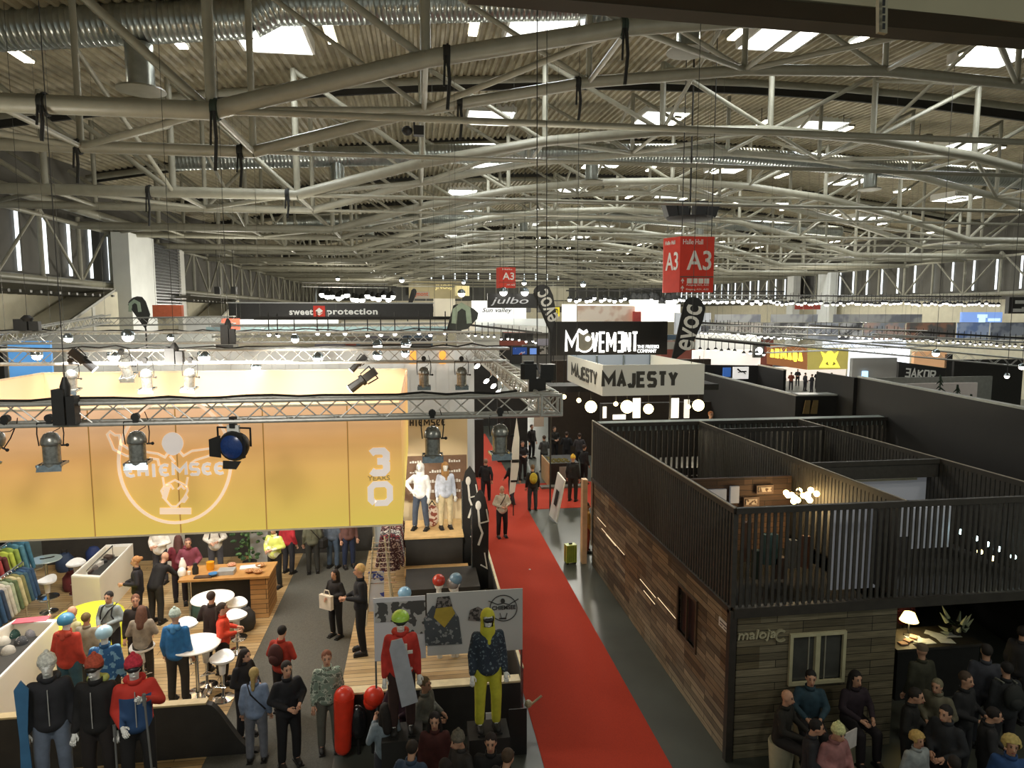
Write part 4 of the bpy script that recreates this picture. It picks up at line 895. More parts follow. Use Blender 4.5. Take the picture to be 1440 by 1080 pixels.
# ============================================================ MOVEMENT SIGN
YV = 24.5
a = Q(773, 500, YV); c = Q(945, 452, YV)
mv = thing('black_sign', 'wide black hanging sign with glowing white block letters', 'sign', (a.x, YV, a.z)); W_, H_ = c.x-a.x, c.z-a.z
MB().box((0, 0, 0), (W_*.965, .3, H_)).build('panel', mat('1C1813', .6), mv); MB().slab([(W_*.965, 0, 0), (W_, .9, 0), (W_, .9, H_), (W_*.965, 0, H_)], (0, .1, 0)).build('side_panel', M_BLACK, mv)
M_GL = mat('FFFFFA', .5, 0, 1.6, 0)
def tx(root, s, x0, x1, y0, y1, Y, m, bold=.012, shear=0, nm='letters', th=.03, sp=1):
    p = Q(x0, y1, Y); q = Q(x1, y0, Y); rel(root, text(nm, s, p, (1,0,0), (0,0,1), q.x-p.x, q.z-p.z, m, None, th, shear, bold, sp))
def sx(root, s, x0, x1, y0, y1, Y, m, wt, gap, nm='letters', th=.03):
    p = Q(x0, y1, Y); q = Q(x1, y0, Y); rel(root, strokes(nm, s, p, (1,0,0), (0,0,1), q.x-p.x, q.z-p.z, m, wt, gap, th))
sx(mv, 'M', 794, 814, 466, 496, YV-.01, M_GL, .13, .1)
sx(mv, 'VEM3NT', 831, 898, 466, 496, YV-.01, M_GL, .11, .25)
tx(mv, 'THE FREESKI', 896, 926, 485, 490, YV-.01, M_GL, .0); tx(mv, 'COMPANY', 896, 923, 491, 496, YV-.01, M_GL, .0)
p = Q(822, 481, YV-.02)-mv.location; b = MB(); b.slab([(p.x+.33*math.cos(t), 0, p.z+.36*math.sin(t)) for t in [2*PI*i/28 for i in range(28)]], (0,-.03,0)); b.build('apple_mark', mat('8B8676', .5, 0, .1, .1), mv)
b = MB(); b.slab([(p.x+.12+.1*math.cos(t), -.03, p.z+.12+.1*math.sin(t)) for t in [2*PI*i/16 for i in range(16)]], (0,-.02,0)).ribbon([(p.x-.25, -.03, p.z+.45), (p.x-.05, -.03, p.z+.33), (p.x+.1, -.03, p.z+.42)], .12, (0,-1,0), .03).ribbon([(p.x+.33*math.cos(t), -.03, p.z+.36*math.sin(t)) for t in [-2.6+i*.25 for i in range(14)]], .06, (0,-1,0), .02); b.build('apple_highlight', M_GL, mv)
# ============================================================ feather flags
def flag(lab, x0, y0, x1, y1, Y, wpx, lean, txt, tcol=M_WHITE, nm='feather_flag', mcol=M_BLACK, parts=True):
    """pole foot pixel (x0,y0) top (x1,y1) ; lean: which side the sail is on"""
    A = Q(x0, y0, Y); B = Q(x1, y1, Y); w_ = wpx*Y/f; t = thing(nm, lab, 'flag', A); d = (B-A); L = d.length; u = d.normalized(); s = Vector((u.z, 0, -u.x))*lean
    pts = [Vector((0,0,0))]+[u*L*k for k in (.5, .9)]
    for i in range(9): an = i/8*PI/2; pts.append(u*(L*(.9+.1*math.sin(an)))+s*(w_*.5*(1-math.cos(an))))
    pts += [u*(L*.97)+s*w_*.75, u*(L*.88)+s*w_*.98, u*(L*.7)+s*w_, u*L*.3+s*w_*.75]
    MB().slab(pts, (0, .03, 0)).build('sail', mcol, t)
    if not txt and wpx > 10:
        c = sum(pts, Vector())/len(pts)+Vector((0,-.01,0)); MB().ribbon([c+Vector(v)*w_ for v in ((-.3,0,-.5),(-.25,0,.0),(0,0,.2),(.25,0,.05),(.3,0,-.5))], w_*.2, (0,-1,0), .02).build('white_mark', mat('9AAA94', .7), t)
    foot = Vector((-(A.x)*0, 0, -A.z)); MB().tube((0,0,0), (0, 0, max(-A.z, -7)), .03).tube((0,0,0), u*L*.9, .03).build('pole', M_DARK, t)
    if txt:
        p0 = A+u*L*.22+s*w_*(.82 if lean > 0 else .12)+Vector((0,-.035,0)); 
        rel(t, text('letters', txt, p0, u, Vector((-u.z, 0, u.x)) , L*.66, w_*.7, tcol, None, .02, 0, .012))
    return t
flag('black feather flag with white letters right of the glowing black sign', 944, 510, 965, 415, 22, 34, 1, 'evoc')
flag('black feather flag with white letters in front of the far black sign', 775, 470, 748, 405, 24, 24, 1, 'evoc')
flag('dark rounded feather flag above the end of the third truss', 628, 468, 640, 425, 23, 36, 1, '', mcol=mat('2C3029', .6))
flag('dark feather flag leaning by the broad pale column', 205, 462, 178, 424, 30, 20, 1, '', mcol=mat('3A3A36', .6))
flag('small dark feather flag right of the far bright lamps', 573, 432, 580, 405, 40, 7, 1, '')
# ============================================================ HALL SIGNS A3
def hall_sign(lab, x0, x1, xs, y0, y1, Y, big):
    a = Q(xs, y1, Y); c = Q(x1, y0, Y); t = thing('hall_sign', lab, 'hanging sign', (a.x, Y, a.z)); W_, H_ = c.x-a.x, c.z-a.z
    m = mat('B8301E', .6, 0, .12, .1, 3); D = W_
    MB().box((0, 0, 0), (W_, .06, H_)).build('front_panel', m, t)
    Ys = Y+W_*.6; l = Q(x0, y1, Ys).x-a.x
    MB().slab([(0, 0, 0), (l, D*.6, 0), (l, D*.6, H_), (0, 0, H_)], (0, .06, 0)).build('side_panel', m, t)
    MB().box((W_*.02, -.02, H_*.27), (W_, 0, H_*.29)).build('divider', mat('5A5048'), t)
    def T(s, u0, v0, u1, v1, bold=.02): rel(t, text('lettering', s, (a.x+W_*u0, Y-.001, a.z+H_*v0), (1,0,0), (0,0,1), W_*(u1-u0), H_*(v1-v0), M_WHITE, None, .02, 0, bold))
    T('A3', .2, .4, .92, .75, .012)
    if big:
        T('Halle Hall', .08, .86, .66, .95, 0); T('Ausgang A31, A32', .2, .11, .86, .15, 0); T('Eingang A21, A22', .2, .03, .86, .07, 0)
        b = MB()
        for i in range(4): b.box((W_*(.22+.17*i), -.02, H_*.16), (W_*(.36+.17*i), 0, H_*.25))
        for v in (.2, .07): b.ribbon([(W_*.09, 0, H_*(v-.04)), (W_*.09, 0, H_*(v+.03))], .03, (0,-1,0), .02).ribbon([(W_*.05, 0, H_*v), (W_*.09, 0, H_*(v+.04)), (W_*.13, 0, H_*v)], .03, (0,-1,0), .02)
        b.build('pictograms', M_WHITE, t)
        rt = Vector((-l, -D*.6, 0)).normalized(); P = Vector((a.x+l, Y+D*.6, a.z)); wl = math.hypot(l, D*.6)
        rel(t, text('lettering', 'A3', P+rt*wl*.15+Vector((0,0,H_*.4)), rt, (0,0,1), wl*.75, H_*.33, M_WHITE, None, .02, 0, .012))
        rel(t, text('lettering', 'Halle Hall', P+rt*wl*.1+Vector((0,0,H_*.87)), rt, (0,0,1), wl*.6, H_*.07, M_WHITE, None, .02, 0, 0))
    else: T('Halle', .2, .87, .8, .94, 0); T('A31 A32', .45, .12, .95, .2, .01)
    for x in (.1, W_-.1): MB().tube((x, .1, H_), (x, .1, zr(a.x)-a.z+.5), .02, None, 6).build('hanger', M_DARK, t)
hall_sign('large red hanging hall sign A3 under the black loudspeakers', 932, 1005, 955, 333, 411, 28, True)
hall_sign('small red hanging hall sign A3 far down the hall', 698, 725, 702, 376, 405, 62, False)
sp_ = thing('loudspeaker_array', 'black loudspeaker cluster on a ring above the large hall sign', 'loudspeakers', Q(970, 309, 31))
for i, (x, lx) in enumerate(((-.98, -.14), (-.42, -.06), (.42, .06), (.98, .14))):
    b = MB(); b.hexa([Vector(v) for v in ((x-.24-lx*.6,-.3,.1),(x+.24-lx*.6,-.3,.1),(x+.22-lx*.6,.3,.1),(x-.22-lx*.6,.3,.1),(x-.27+lx,-.35,.85+abs(lx)*-.4),(x+.27+lx,-.35,.85-abs(lx)*.4),(x+.25+lx,.3,.85),(x-.25+lx,.3,.85))]); b.build('loudspeaker', M_BLACK, sp_)
MB().lathe([(.3, -.02), (1.0, .0), (1.1, .08), (.3, .1)], (0,0,0), 22).build('mounting_ring', M_DARK, sp_, True)
MB().tube((0,0,0), (0,0,zr(sp_.location.x)+.5-sp_.location.z), .04).build('hanger', M_DARK, sp_)
# ============================================================ BLACK PROTECTION SIGN
YS = 38
a = Q(322, 449, YS); c = Q(609, 427, YS)
t = thing('black_banner', 'long black hanging banner with white lettering and a small red square', 'banner', (a.x, YS, a.z)); W_, H_ = c.x-a.x, c.z-a.z
MB().box((0, 0, 0), (W_, .3, H_)).build('panel', M_BLACK, t)
MB().box((-.05, -.03, H_), (W_+.05, .33, H_+.06)).build('top_edge', mat('9A9C9A', .4), t); up_wires(t, a.x+1, c.x-1, YS+.1, c.z)
tx(t, 'sweet', 407, 440, 435, 443, YS-.01, mat('C9C9C4', .5, 0, .2, 0), .03, 0, 'lettering', .03, 1.1); tx(t, 'protection', 460, 531, 434, 445, YS-.01, mat('C9C9C4', .5, 0, .2, 0), .03, 0, 'lettering', .03, 1.1)
p = Q(441, 446, YS)-t.location; q = Q(457, 430, YS)-t.location; MB().box((p.x, -.03, p.z), (q.x, 0, q.z)).build('red_square', M_RED, t)
m_ = (p+q)/2; b = MB(); b.slab([(m_.x-.2, -.03, m_.z+.03), (m_.x, -.03, m_.z-.12), (m_.x+.2, -.03, m_.z+.03), (m_.x, -.03, m_.z+.2)], (0,-.02,0)).slab([(m_.x-.2, -.03, m_.z-.06), (m_.x, -.03, m_.z-.22), (m_.x+.2, -.03, m_.z-.06), (m_.x, -.03, m_.z-.14)], (0,-.02,0)); b.build('mark', M_WHITE, t)
# ============================================================ FAR STANDS: panels at their own distances, standing or hanging
def far(nm, lab, cat, x0, x1, y0, y1, Y, m, dy=.3, ground=False):
    a = Q(x0, y1, Y); c = Q(x1, y0, Y); z0 = 0 if ground else a.z; a.x = max(a.x, -16.7)
    o = tag(MB().box((a.x, Y, z0), (c.x, Y+dy, c.z)).build(nm, m), lab, cat)
    if not ground and c.z > 4.5 and Y < 130: up_wires(o, a.x+.1, c.x-.1, Y+dy/2, c.z)
    return o
def em(col, e, n=.05): return mat(col, .6, 0, e, n, 1)  # on stand walls the emission stands in for the stands' own lighting
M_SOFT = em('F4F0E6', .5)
t, W_, H_ = scr('black_sign', 'black far sign with pale slanted lettering', 'sign', 686, 771, 413, 433, 46, M_BLACK, (), .4); tx(t, 'julbo', 690, 743, 418, 430, 45.98, mat('B9B9BC', .5, 0, .1, 0), 0, .25, 'lettering', .03)
t, W_, H_ = scr('white_sign', 'bright white sign with slanted dark lettering below the far black sign', 'sign', 664, 740, 423, 448, 47, em('FFFFF8', .9), (), .4); tx(t, 'Sun valley', 678, 720, 433, 441, 46.98, M_DARK, .01, .3, 'lettering', .03)
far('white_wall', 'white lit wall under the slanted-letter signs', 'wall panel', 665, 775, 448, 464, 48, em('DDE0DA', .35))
b = MB(); a = Q(668, 466, 40); c = Q(772, 458, 40); tp = Q(700, 456, 40)
tag(MB().slab([(a.x, 40, a.z), (c.x, 40, a.z-.1), (c.x, 40, c.z-.05), (tp.x, 40, tp.z)], (0, 3, 0)).build('canopy_roof', mat('B9BAB4', .6, 0, .1)), 'low pitched pale canopy roof behind the end of the third truss', 'canopy')
t, W_, H_ = scr('display_screens', 'row of blue and red picture screens above the truss corner', 'screen', 720, 772, 487, 500, 30, M_BLACK, (), .15)
MB().box((.03, -.02, .05), (W_*.4, 0, H_*.9)).build('blue_picture', patt_mat('3A6AD0', 'D8DCF0', 4, .6, 'C03A40'), t); MB().box((W_*.48, -.02, .05), (W_*.68, 0, H_*.8)).build('light_picture', em('6A90D8', .6), t); MB().box((W_*.75, -.02, .05), (W_, 0, H_)).build('grey_picture', patt_mat('B9B9B4', '4A4A44', 5), t)
# the white stand behind the movement sign
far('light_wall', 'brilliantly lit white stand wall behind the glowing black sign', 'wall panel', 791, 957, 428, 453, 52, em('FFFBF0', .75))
far('pinkish_banner', 'pale pink printed banner on the brilliantly lit stand', 'banner', 812, 893, 430, 453, 51.5, patt_mat('F0E2D4', 'D8B8A4', .9, .6, None, .8, True))
far('red_feather', 'small red curved flag on the brilliantly lit stand', 'flag', 891, 902, 438, 452, 51, mat('B0403A'))
t, W_, H_ = scr('yellow_sign', 'small yellow sign with dark letters beside the far black flag', 'sign', 771, 787, 432, 445, 49, em('E8D030', .6), (), .2); tx(t, 'CO', 776, 785, 434, 443, 48.98, M_DARK, .02, 0, 'lettering', .03)
far('reddish_case', 'orange red container on top of a stand by the louvred panel', 'container', 215, 255, 429, 447, 34, mat('B05A3C', .6))
far('red_screen', 'glowing red screen above the third truss', 'screen', 312, 335, 448, 464, 33, em('F06A50', .9))
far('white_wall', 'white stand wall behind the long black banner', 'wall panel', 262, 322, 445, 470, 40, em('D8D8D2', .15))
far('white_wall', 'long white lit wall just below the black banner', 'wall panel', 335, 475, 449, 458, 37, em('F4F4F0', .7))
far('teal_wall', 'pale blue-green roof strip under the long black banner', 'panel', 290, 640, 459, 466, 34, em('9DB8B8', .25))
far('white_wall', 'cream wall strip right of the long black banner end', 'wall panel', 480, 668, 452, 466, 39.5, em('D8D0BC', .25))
far('grey_wall', 'broad pale grey back wall of the stands at far left', 'wall panel', -60, 300, 470, 560, 32, em('B9BAB4', .1), .3, True)
far('white_gallery_wall', 'white wall sloping above the stands at the far left edge', 'wall panel', -60, 130, 432, 470, 38, em('C9C6B8', .05), .3, True)
t, W_, H_ = scr('far_lettering_wall', 'cream wall with pale gold letters on the far end of the hall', 'wall panel', 575, 650, 395, 420, 134, em('B9AC84', .05), (), .2); tx(t, 'JNOSJ', 612, 635, 400, 408, 133.9, em('E8D89A', .5), .03, 0, 'lettering', .1)
osn = far('orange_sign', 'small sign with orange letters far behind the black banner', 'sign', 580, 604, 410, 420, 60, em('A89C8C', .1))
p = Q(582, 418, 59.9); q = Q(602, 411, 59.9); rel(osn, text('sign_lettering', 'gmont', p, (1,0,0), (0,0,1), q.x-p.x, q.z-p.z, mat('C8603A')))
for (x0, x1, y0, y1, Y, col, e_, lab) in ((610, 640, 420, 445, 58, 'CFC6B0', .2, 'cream far stand left of the slanted-letter sign'), (480, 560, 440, 452, 44, 'BDB6A0', .1, 'buff far stand behind the black banner end'),
        (640, 660, 402, 416, 75, 'CFC08A', .3, 'yellowish lit panel under a lamp far down the hall'), (740, 800, 405, 422, 90, 'B5AE96', .1, 'buff far wall left of the bright lamps'), (980, 1070, 470, 505, 40, 'CFCFCA', .3, 'white stand wall right of the feather flag'),
        (950, 1000, 440, 470, 44, 'B4B8BE', .15, 'grey-blue hanging cloth beside the feather flag'), (975, 1070, 492, 506, 37, 'F2E8DC', .8, 'bright white shelf wall of the stand left of the yellow lettering'),
        (1197, 1280, 490, 503, 41, 'F4F8FF', 1.3, 'brilliant white strip light box right of the crest sign'), (1160, 1275, 478, 489, 46, 'E0E8F4', .8, 'bright bluish light box behind the trusses'), (1197, 1262, 503, 548, 40, '8E8E8A', .05, 'plain grey wall right of the crest sign')):
    far('stand_wall', lab, 'wall panel', x0, x1, y0, y1, Y, em(col, e_), .3, y1 > 500)
far('small_screen', 'small glowing blue-white screen on the plain grey wall', 'screen', 1213, 1221, 522, 531, 39.9, em('A8D8FF', 1.5), .1)
t, W_, H_ = scr('round_logo_sign', 'sign with a bright round lamp left of the yellow lettering', 'sign', 1060, 1074, 484, 503, 36.8, mat('55544F'), (), .2)
b = MB(); b.slab([(W_*.5+W_*.38*math.cos(k), -.03, H_*.5+W_*.38*math.sin(k)) for k in [i*.3 for i in range(21)]], (0,-.03,0)); b.build('round_light', em('FFFFFF', 2), t)
# armada sign: two lit faces
YA = 58.0
A0 = Q(1079, 512, YA+2.5); A1 = Q(1135, 520, YA-.6); 
ar = thing('lit_sign_box', 'glowing brown and yellow corner sign with jagged lettering and a crest', 'sign', (A1.x, A1.y, A1.z)); o_ = ar.location
top0 = Q(1079, 483, YA+2.5); top1 = Q(1135, 488, YA-.6)
MB().slab([A0-o_, A1-o_, top1-o_, top0-o_], (0, .1, 0)).build('lettered_face', em('9A6238', .35, .1), ar)
C0 = Q(1136, 520, YA-.6); C1 = Q(1197, 519, YA-.6); C2 = Q(1197, 488, YA-.6); C3 = Q(1136, 488, YA-.6)
MB().slab([v-o_ for v in (C0, C1, C2, C3)], (0, .1, 0)).build('crest_face', em('A89A50', .45, .1), ar)
rt = (A1-A0); wl = rt.length; rt.normalize(); up = (top0-A0).normalized()
rel(ar, strokes('lettering', 'ARMADA', A0+rt*wl*.06+up*.6+Vector((0,-.03,0)), rt, up, wl*.84, .98, em('F4EC50', 1.3), .22, .25))
up_wires(ar, C0.x+.3, C1.x-.3, C0.y+.05, C3.z)
def cp(x, y): return Q(1167.5+(x-1167.5), y, YA-.62)-o_
b = MB(); b.slab([cp(*v) for v in ((1152,517),(1158,505),(1154,494),(1161,498),(1167,491),(1173,498),(1179,494),(1175,505),(1181,517))], (0, -.04, 0)); b.build('crest', em('F0E850', 1.1), ar)
b = MB(); b.slab([cp(*v) for v in ((1160,512),(1163,508),(1165,514))], (0, -.07, 0)).slab([cp(*v) for v in ((1170,514),(1172,508),(1175,512))], (0, -.07, 0)); b.build('crest_cutout', em('8A7C3C', .2), ar)
far('lit_shop_wall', 'warm lit inside of the stand under the glowing brown sign', 'wall panel', 1080, 1190, 515, 560, 69, em('E8DCD0', .6), .2, True)
# hanging grey banners, right
YB = 44
segs = [(985, 1022, '8C8C8C', 'C4C4C0'), (1022, 1072, '9A938C', 'BDB6AE'), (1072, 1136, '4C4C4E', '9A9A9A'), (1136, 1180, 'A2A6AE', '7C8088'), (1180, 1214, '4A4A4C', 'B0B0B0'), (1214, 1274, '8E949C', 'B89C90'), (1274, 1345, '9C7460', '63605E'), (1345, 1392, '7C94C8', 'B0C0E0'), (1392, 1470, '6C7484', '9AA0AC')]
nm_ = ['palest one next to the feather flag', 'brownish one second from the feather flag', 'dark one with a small white mark', 'light one with blurred figures', 'dark one with a bird-like mark', 'grey one with reddish blots', 'orange-brown mountain one', 'blue one below the blue screen', 'grey-blue one reaching the right edge']
for i, (x0, x1, c1, c2) in enumerate(segs):
    a = Q(x0, 478, YB); c = Q(x1, 454, YB); t = thing('hanging_banner', 'grey hanging photo banner, '+nm_[i], 'banner', (a.x, YB, a.z), 0, 'photo banners over the right stands'); W_, H_ = c.x-a.x, c.z-a.z
    MB().box((.02, 0, 0), (W_-.02, .08, H_)).build('print', patt_mat(c1, c2, .9, .56, None, .8, True), t)
    MB().tube((0, .05, H_), (W_, .05, H_), .04).build('top_pipe', M_PIPE2, t)
    up_wires(t, a.x+.3, c.x-.3, YB+.05, c.z)
for (x0, x1, lab) in ((1005, 1070, 'left'), (1084, 1150, 'middle'), (1172, 1297, 'long right')):
    far('rear_banner', lab+' pale printed banner behind the hanging photo banners', 'banner', x0, x1, 442, 455, 58, patt_mat('A8A8A8', '7A7C84', .6, .56, None, .8, True), .1)
far('red_stripe', 'thin red stripe high on the right wall stands', 'stripe', 1118, 1154, 429, 435, 62, mat('A84438'), .1)
t, W_, H_ = scr('blue_screen', 'large glowing blue projection screen near the right edge', 'screen', 1352, 1410, 439, 455, 50, em('7A9AD8', .8), (), .2)
b = MB(); b.box((W_*.42, -.03, H_*.0), (W_*.58, 0, H_*.5)).box((W_*.38, -.03, H_*.5), (W_*.62, 0, H_*.8)).box((W_*.65, -.03, H_*.2), (W_*.95, 0, H_*.45)); b.build('pale_figure', em('C8E4F0', .9), t)
t, W_, H_ = scr('black_sign', 'black sign with pale letter bars cut by the right edge', 'sign', 1418, 1480, 418, 441, 40, M_BLACK, (), .3)
b = MB(); b.box((W_*.14, -.03, H_*.6), (W_*.7, 0, H_*.8)).box((W_*.1, -.03, H_*.1), (W_*.7, 0, H_*.3)).box((W_*.3, -.03, H_*.3), (W_*.4, 0, H_*.4)); b.build('letter_bars', mat('B9B9B4', .5), t)
for (x0, x1, y0, y1, lab, m_) in ((1285, 1332, 494, 512, 'warm lit window of the brown stand behind the black sign', em('C89A70', .6)), (1327, 1340, 498, 530, 'dark brown post of the stand behind the black sign', M_DARK), (1340, 1440, 505, 540, 'black back wall of the stand right of the pine trees', M_BLACK)):
    far('stand_wall', lab, 'wall panel', x0, x1, y0, y1, 33+(2 if 'black back' in lab else 0), m_, .2, True)
# dark mass under the left-centre: stands between the carpet and the movement sign
for (x0, x1, y0, Y, lab, m_) in ((700, 742, 560, 33, 'black stand wall left of the crowded counter', M_BLACK), (772, 845, 560, 36.5, 'dark stand front behind the counter crowd', mat('302A24')), (845, 1000, 565, 29, 'dark shelf wall behind the round globe lamps', mat('2A241E')), (655, 680, 590, 30, 'black stand side by the start of the carpet', M_BLACK), (655, 700, 500, 44, 'dark stand high beyond the start of the carpet', M_DARK), (775, 1000, 505, 34, 'brown upper wall under the glowing black sign', mat('3A2E24'))):
    far('stand_wall', lab, 'wall panel', x0, x1, y0, 640, Y, m_, .3, True)
for (x0, x1, y0, y1, lab, e_) in ((797, 802, 580, 602, 'tall thin white light strip left of the globe lamps', 1.6), (848, 853, 572, 588, 'thin white light strip under the left globe lamp', 1.6), (890, 901, 560, 588, 'white lit poster under the middle globe lamp', 1.2), (943, 955, 560, 588, 'white lit poster with dark figure right of the middle globes', 1.2), (962, 970, 562, 588, 'yellowish lit figure poster under the right globe', .9), (862, 880, 583, 590, 'small white lettered light box under the globes', 1.2), (775, 790, 582, 600, 'dim poster of a portrait at the counter stand', .2), (808, 826, 580, 600, 'grey poster with a pale figure at the counter stand', .2), (751, 765, 565, 600, 'buff poster at the left of the counter stand', .2), (780, 788, 604, 607, 'small white label light on the counter stand', 1.5)):
    far('lit_poster', lab, 'poster', x0, x1, y0, y1, 28.95 if x0 > 840 else 36.45, em('FFF6E0' if e_ > .5 else 'A08C78', e_), .05)
# globe lamps
def globe(x, y, Y, r, lab, st, col='FFE9A8'):
    t = thing('globe_lamp', lab, 'lamp', Q(x, y, Y)); MB().ball((0,0,0), r, 16, 10).build('globe', mat(col, .4, 0, st, 0), t, True); MB().tube((0,0,r), (0,0,r+1.5), .015).build('cord', M_BLACK, t)
for (x, y, r, lab) in ((831, 572, .2, 'big round glowing globe lamp at the left of the row'), (882, 572, .22, 'second big globe lamp in the row'), (912, 575, .17, 'third globe lamp hanging slightly lower'), (982, 570, .2, 'rightmost big globe lamp in the row')):
    globe(x, y, 22, r, lab, 5); light('POINT', Q(x, y, 22)+Vector((0, 0, -.5)), 60, (1, .85, .55), .2)
for (x, y, lab) in ((814, 563, 'small warm lamp left of the big globes'), (866, 568, 'small lamp between the first two globes'), (793, 558, 'long warm lamp above the counter crowd'), (968, 572, 'small lamp beside the rightmost globe'), (778, 554, 'small bright lamp nearest the truss corner')): globe(x, y, 23, .08, lab, 7)
p = Q(770, 545, 22.5); q = Q(1000, 545, 22.5); t = thing('lamp_rail', 'dark rail above the round globe lamps behind the white sign ring', 'lamp rail', p); MB().box((0, -.6, -.1), (q.x-p.x, .6, .1)).build('rail', M_DARK, t); up_wires(t, p.x+.3, q.x-.3, 22.5, p.z)
# strings of glaring spots
rr = random.Random(11)
def lamp_row(n, x0, y0, x1, y1, Y, r, lab, grp, jx=4, jy=3, st=9):
    proto = None; chs = None
    for i in range(n):
        u = min(1, max(0, (i+.5)/n+rr.uniform(-.3, .3)/n)); p = Q(x0, y0, Y).lerp(Q(x1, y1, Y), u)+Vector((0, rr.uniform(-.03, .03), rr.uniform(-.12, .12)*(r/.15)))
        if proto is None:
            proto = thing('stand_spot', lab, 'lamp', p, 0, grp); MB().ball((0,0,0), r, 10, 6).build('lens', mat('FFFDF4', .4, 0, st, 0), proto, True)
            MB().lathe([(r*1.3, r*.2), (r*1.25, r), (r*.4, r*1.9)], (0,0,0), 10).build('housing', M_BLACK, proto, True); MB().tube((0,0,r*1.5), (0,0,r*1.9+.62), .02, None, 6).build('rod', M_DARK, proto); chs = kids(proto)
        else: dup(proto, p, 0, None, None, chs)
    A = Q(x0-2, y0, Y)+Vector((0,0,r*1.9+.4)); B = Q(x1+2, y1, Y)+Vector((0,0,r*1.9+.4)); t = thing('lamp_rail', 'dark hanging rail carrying the '+grp, 'lamp rail', A)
    MB().box((0, -.06, -.05), (B.x-A.x, .06, .06)).build('rail', M_DARK, t) if abs(B.z-A.z) < .3 else MB().slab([(0,-.06,-.05), (B.x-A.x,-.06,B.z-A.z-.05), (B.x-A.x,-.06,B.z-A.z+.06), (0,-.06,.06)], (0,.12,0)).build('rail', M_DARK, t)
    up_wires(t, A.x+.2, B.x-.2, Y, min(A.z, B.z)+.05)
lamp_row(15, 450, 417, 556, 419, 68, .3, 'glaring white spot lamp in the thick row above the black banner', 'glaring lamps over the far left stand', 2, 5, 10)
lamp_row(44, 798, 421, 1100, 425, 56, .17, 'small bright spot lamp in the long row over the brilliantly lit stand', 'spots over the far centre stand', 3, 2)
lamp_row(8, 885, 424, 950, 425, 55, .35, 'glaring lamp over the corner of the brilliantly lit stand', 'glaring lamps at the centre stand', 3, 6, 9)
lamp_row(60, 1085, 427, 1405, 428, 53.5, .13, 'small spot lamp in the long double row high over the photo banners', 'spots over the right stands', 2, 3, 4)
lamp_row(30, 985, 467, 1130, 477, 38, .08, 'tiny spot lamp among the trusses over the white right stand', 'tiny spots over the white right stand', 3, 6, 5)
lamp_row(36, 1140, 470, 1440, 488, 38, .07, 'tiny spot lamp among the trusses below the photo banners', 'tiny spots under the photo banners', 4, 7, 5)
lamp_row(12, 655, 470, 760, 482, 36, .06, 'tiny spot lamp near the canopy roof', 'tiny spots at the canopy roof', 4, 5)
lamp_row(10, 980, 490, 1080, 500, 36, .08, 'small bulb lamp on the white shelf stand', 'bulbs on the white shelf stand', 4, 5, 5)
lamp_row(12, 360, 470, 640, 470, 24, .07, 'small spot lamp on the rear trusses behind the banner ring', 'spots behind the banner ring', 5, 8)
for (x, y, Y, r, lab) in ((708, 411, 45.5, .25, 'glaring lamp at left over the black slanted-letter sign'), (738, 411, 45.5, .25, 'glaring lamp at right over the black slanted-letter sign'), (649, 413, 70, .35, 'glaring lamp below the yellowish panel'), (475, 392, 90, .25, 'single small lamp high before the far end wall'), (565, 394, 90, .3, 'lamp hanging before the dark far window'), (737, 398, 90, .3, 'lamp high left of the far window row'), (820, 400, 90, .35, 'lamp before the windows of the far wall'), (1316, 497, 29.5, .16, 'single bright lamp under the trusses near the right edge'), (1437, 516, 26, .12, 'lamp cut by the right edge below the trusses'), (1416, 529, 26, .1, 'lamp with a shade near the right edge'), (652, 397, 75, .2, 'small lamp on top of the yellowish panel')):
    glare(x, y, Y, r, lab, 'FFFBF0', 9)
# far stands filling the floor
rr = random.Random(21); cols = ['8C8A82', 'A8A498', '5A5650', '3C3A38', 'B8B4A8', '6E6A72', '8A4A3C', '4A5A6A', 'C9C5BA', '77736A']
cw_ = ['grey', 'light grey', 'dark grey', 'black', 'pale', 'mauve-grey', 'red-brown', 'slate blue', 'white', 'drab']
for i in range(46):
    Y = 46+i*1.75; px = rr.choice([rr.uniform(-16, 0), rr.uniform(6, 46), rr.uniform(6, 46)]); k = rr.randrange(10); w2 = rr.uniform(3, 6); hh = rr.uniform(2.6, 5.2)
    if Y < 72 and 25 < px < 46: continue
    t = thing('exhibition_stand', cw_[k]+' distant exhibition stand among the rows of stands at the end of the hall', 'stand', (px, Y, 0), 0, 'distant stands, %s' % cw_[k])
    b = MB().box((-w2/2, 1.2, 0), (w2/2, 1.4, hh)).box((-w2/2, 0, 0), (-w2/2+.2, 1.2, hh)); b.build('walls', mat(cols[k], .7, 0, .06, .1, 1), t)
    MB().box((-w2/2, -.1, hh-.7), (w2/2, .05, hh)).build('fascia', mat(cols[(k+3) % 10], .7, 0, .1, .1, 1), t)
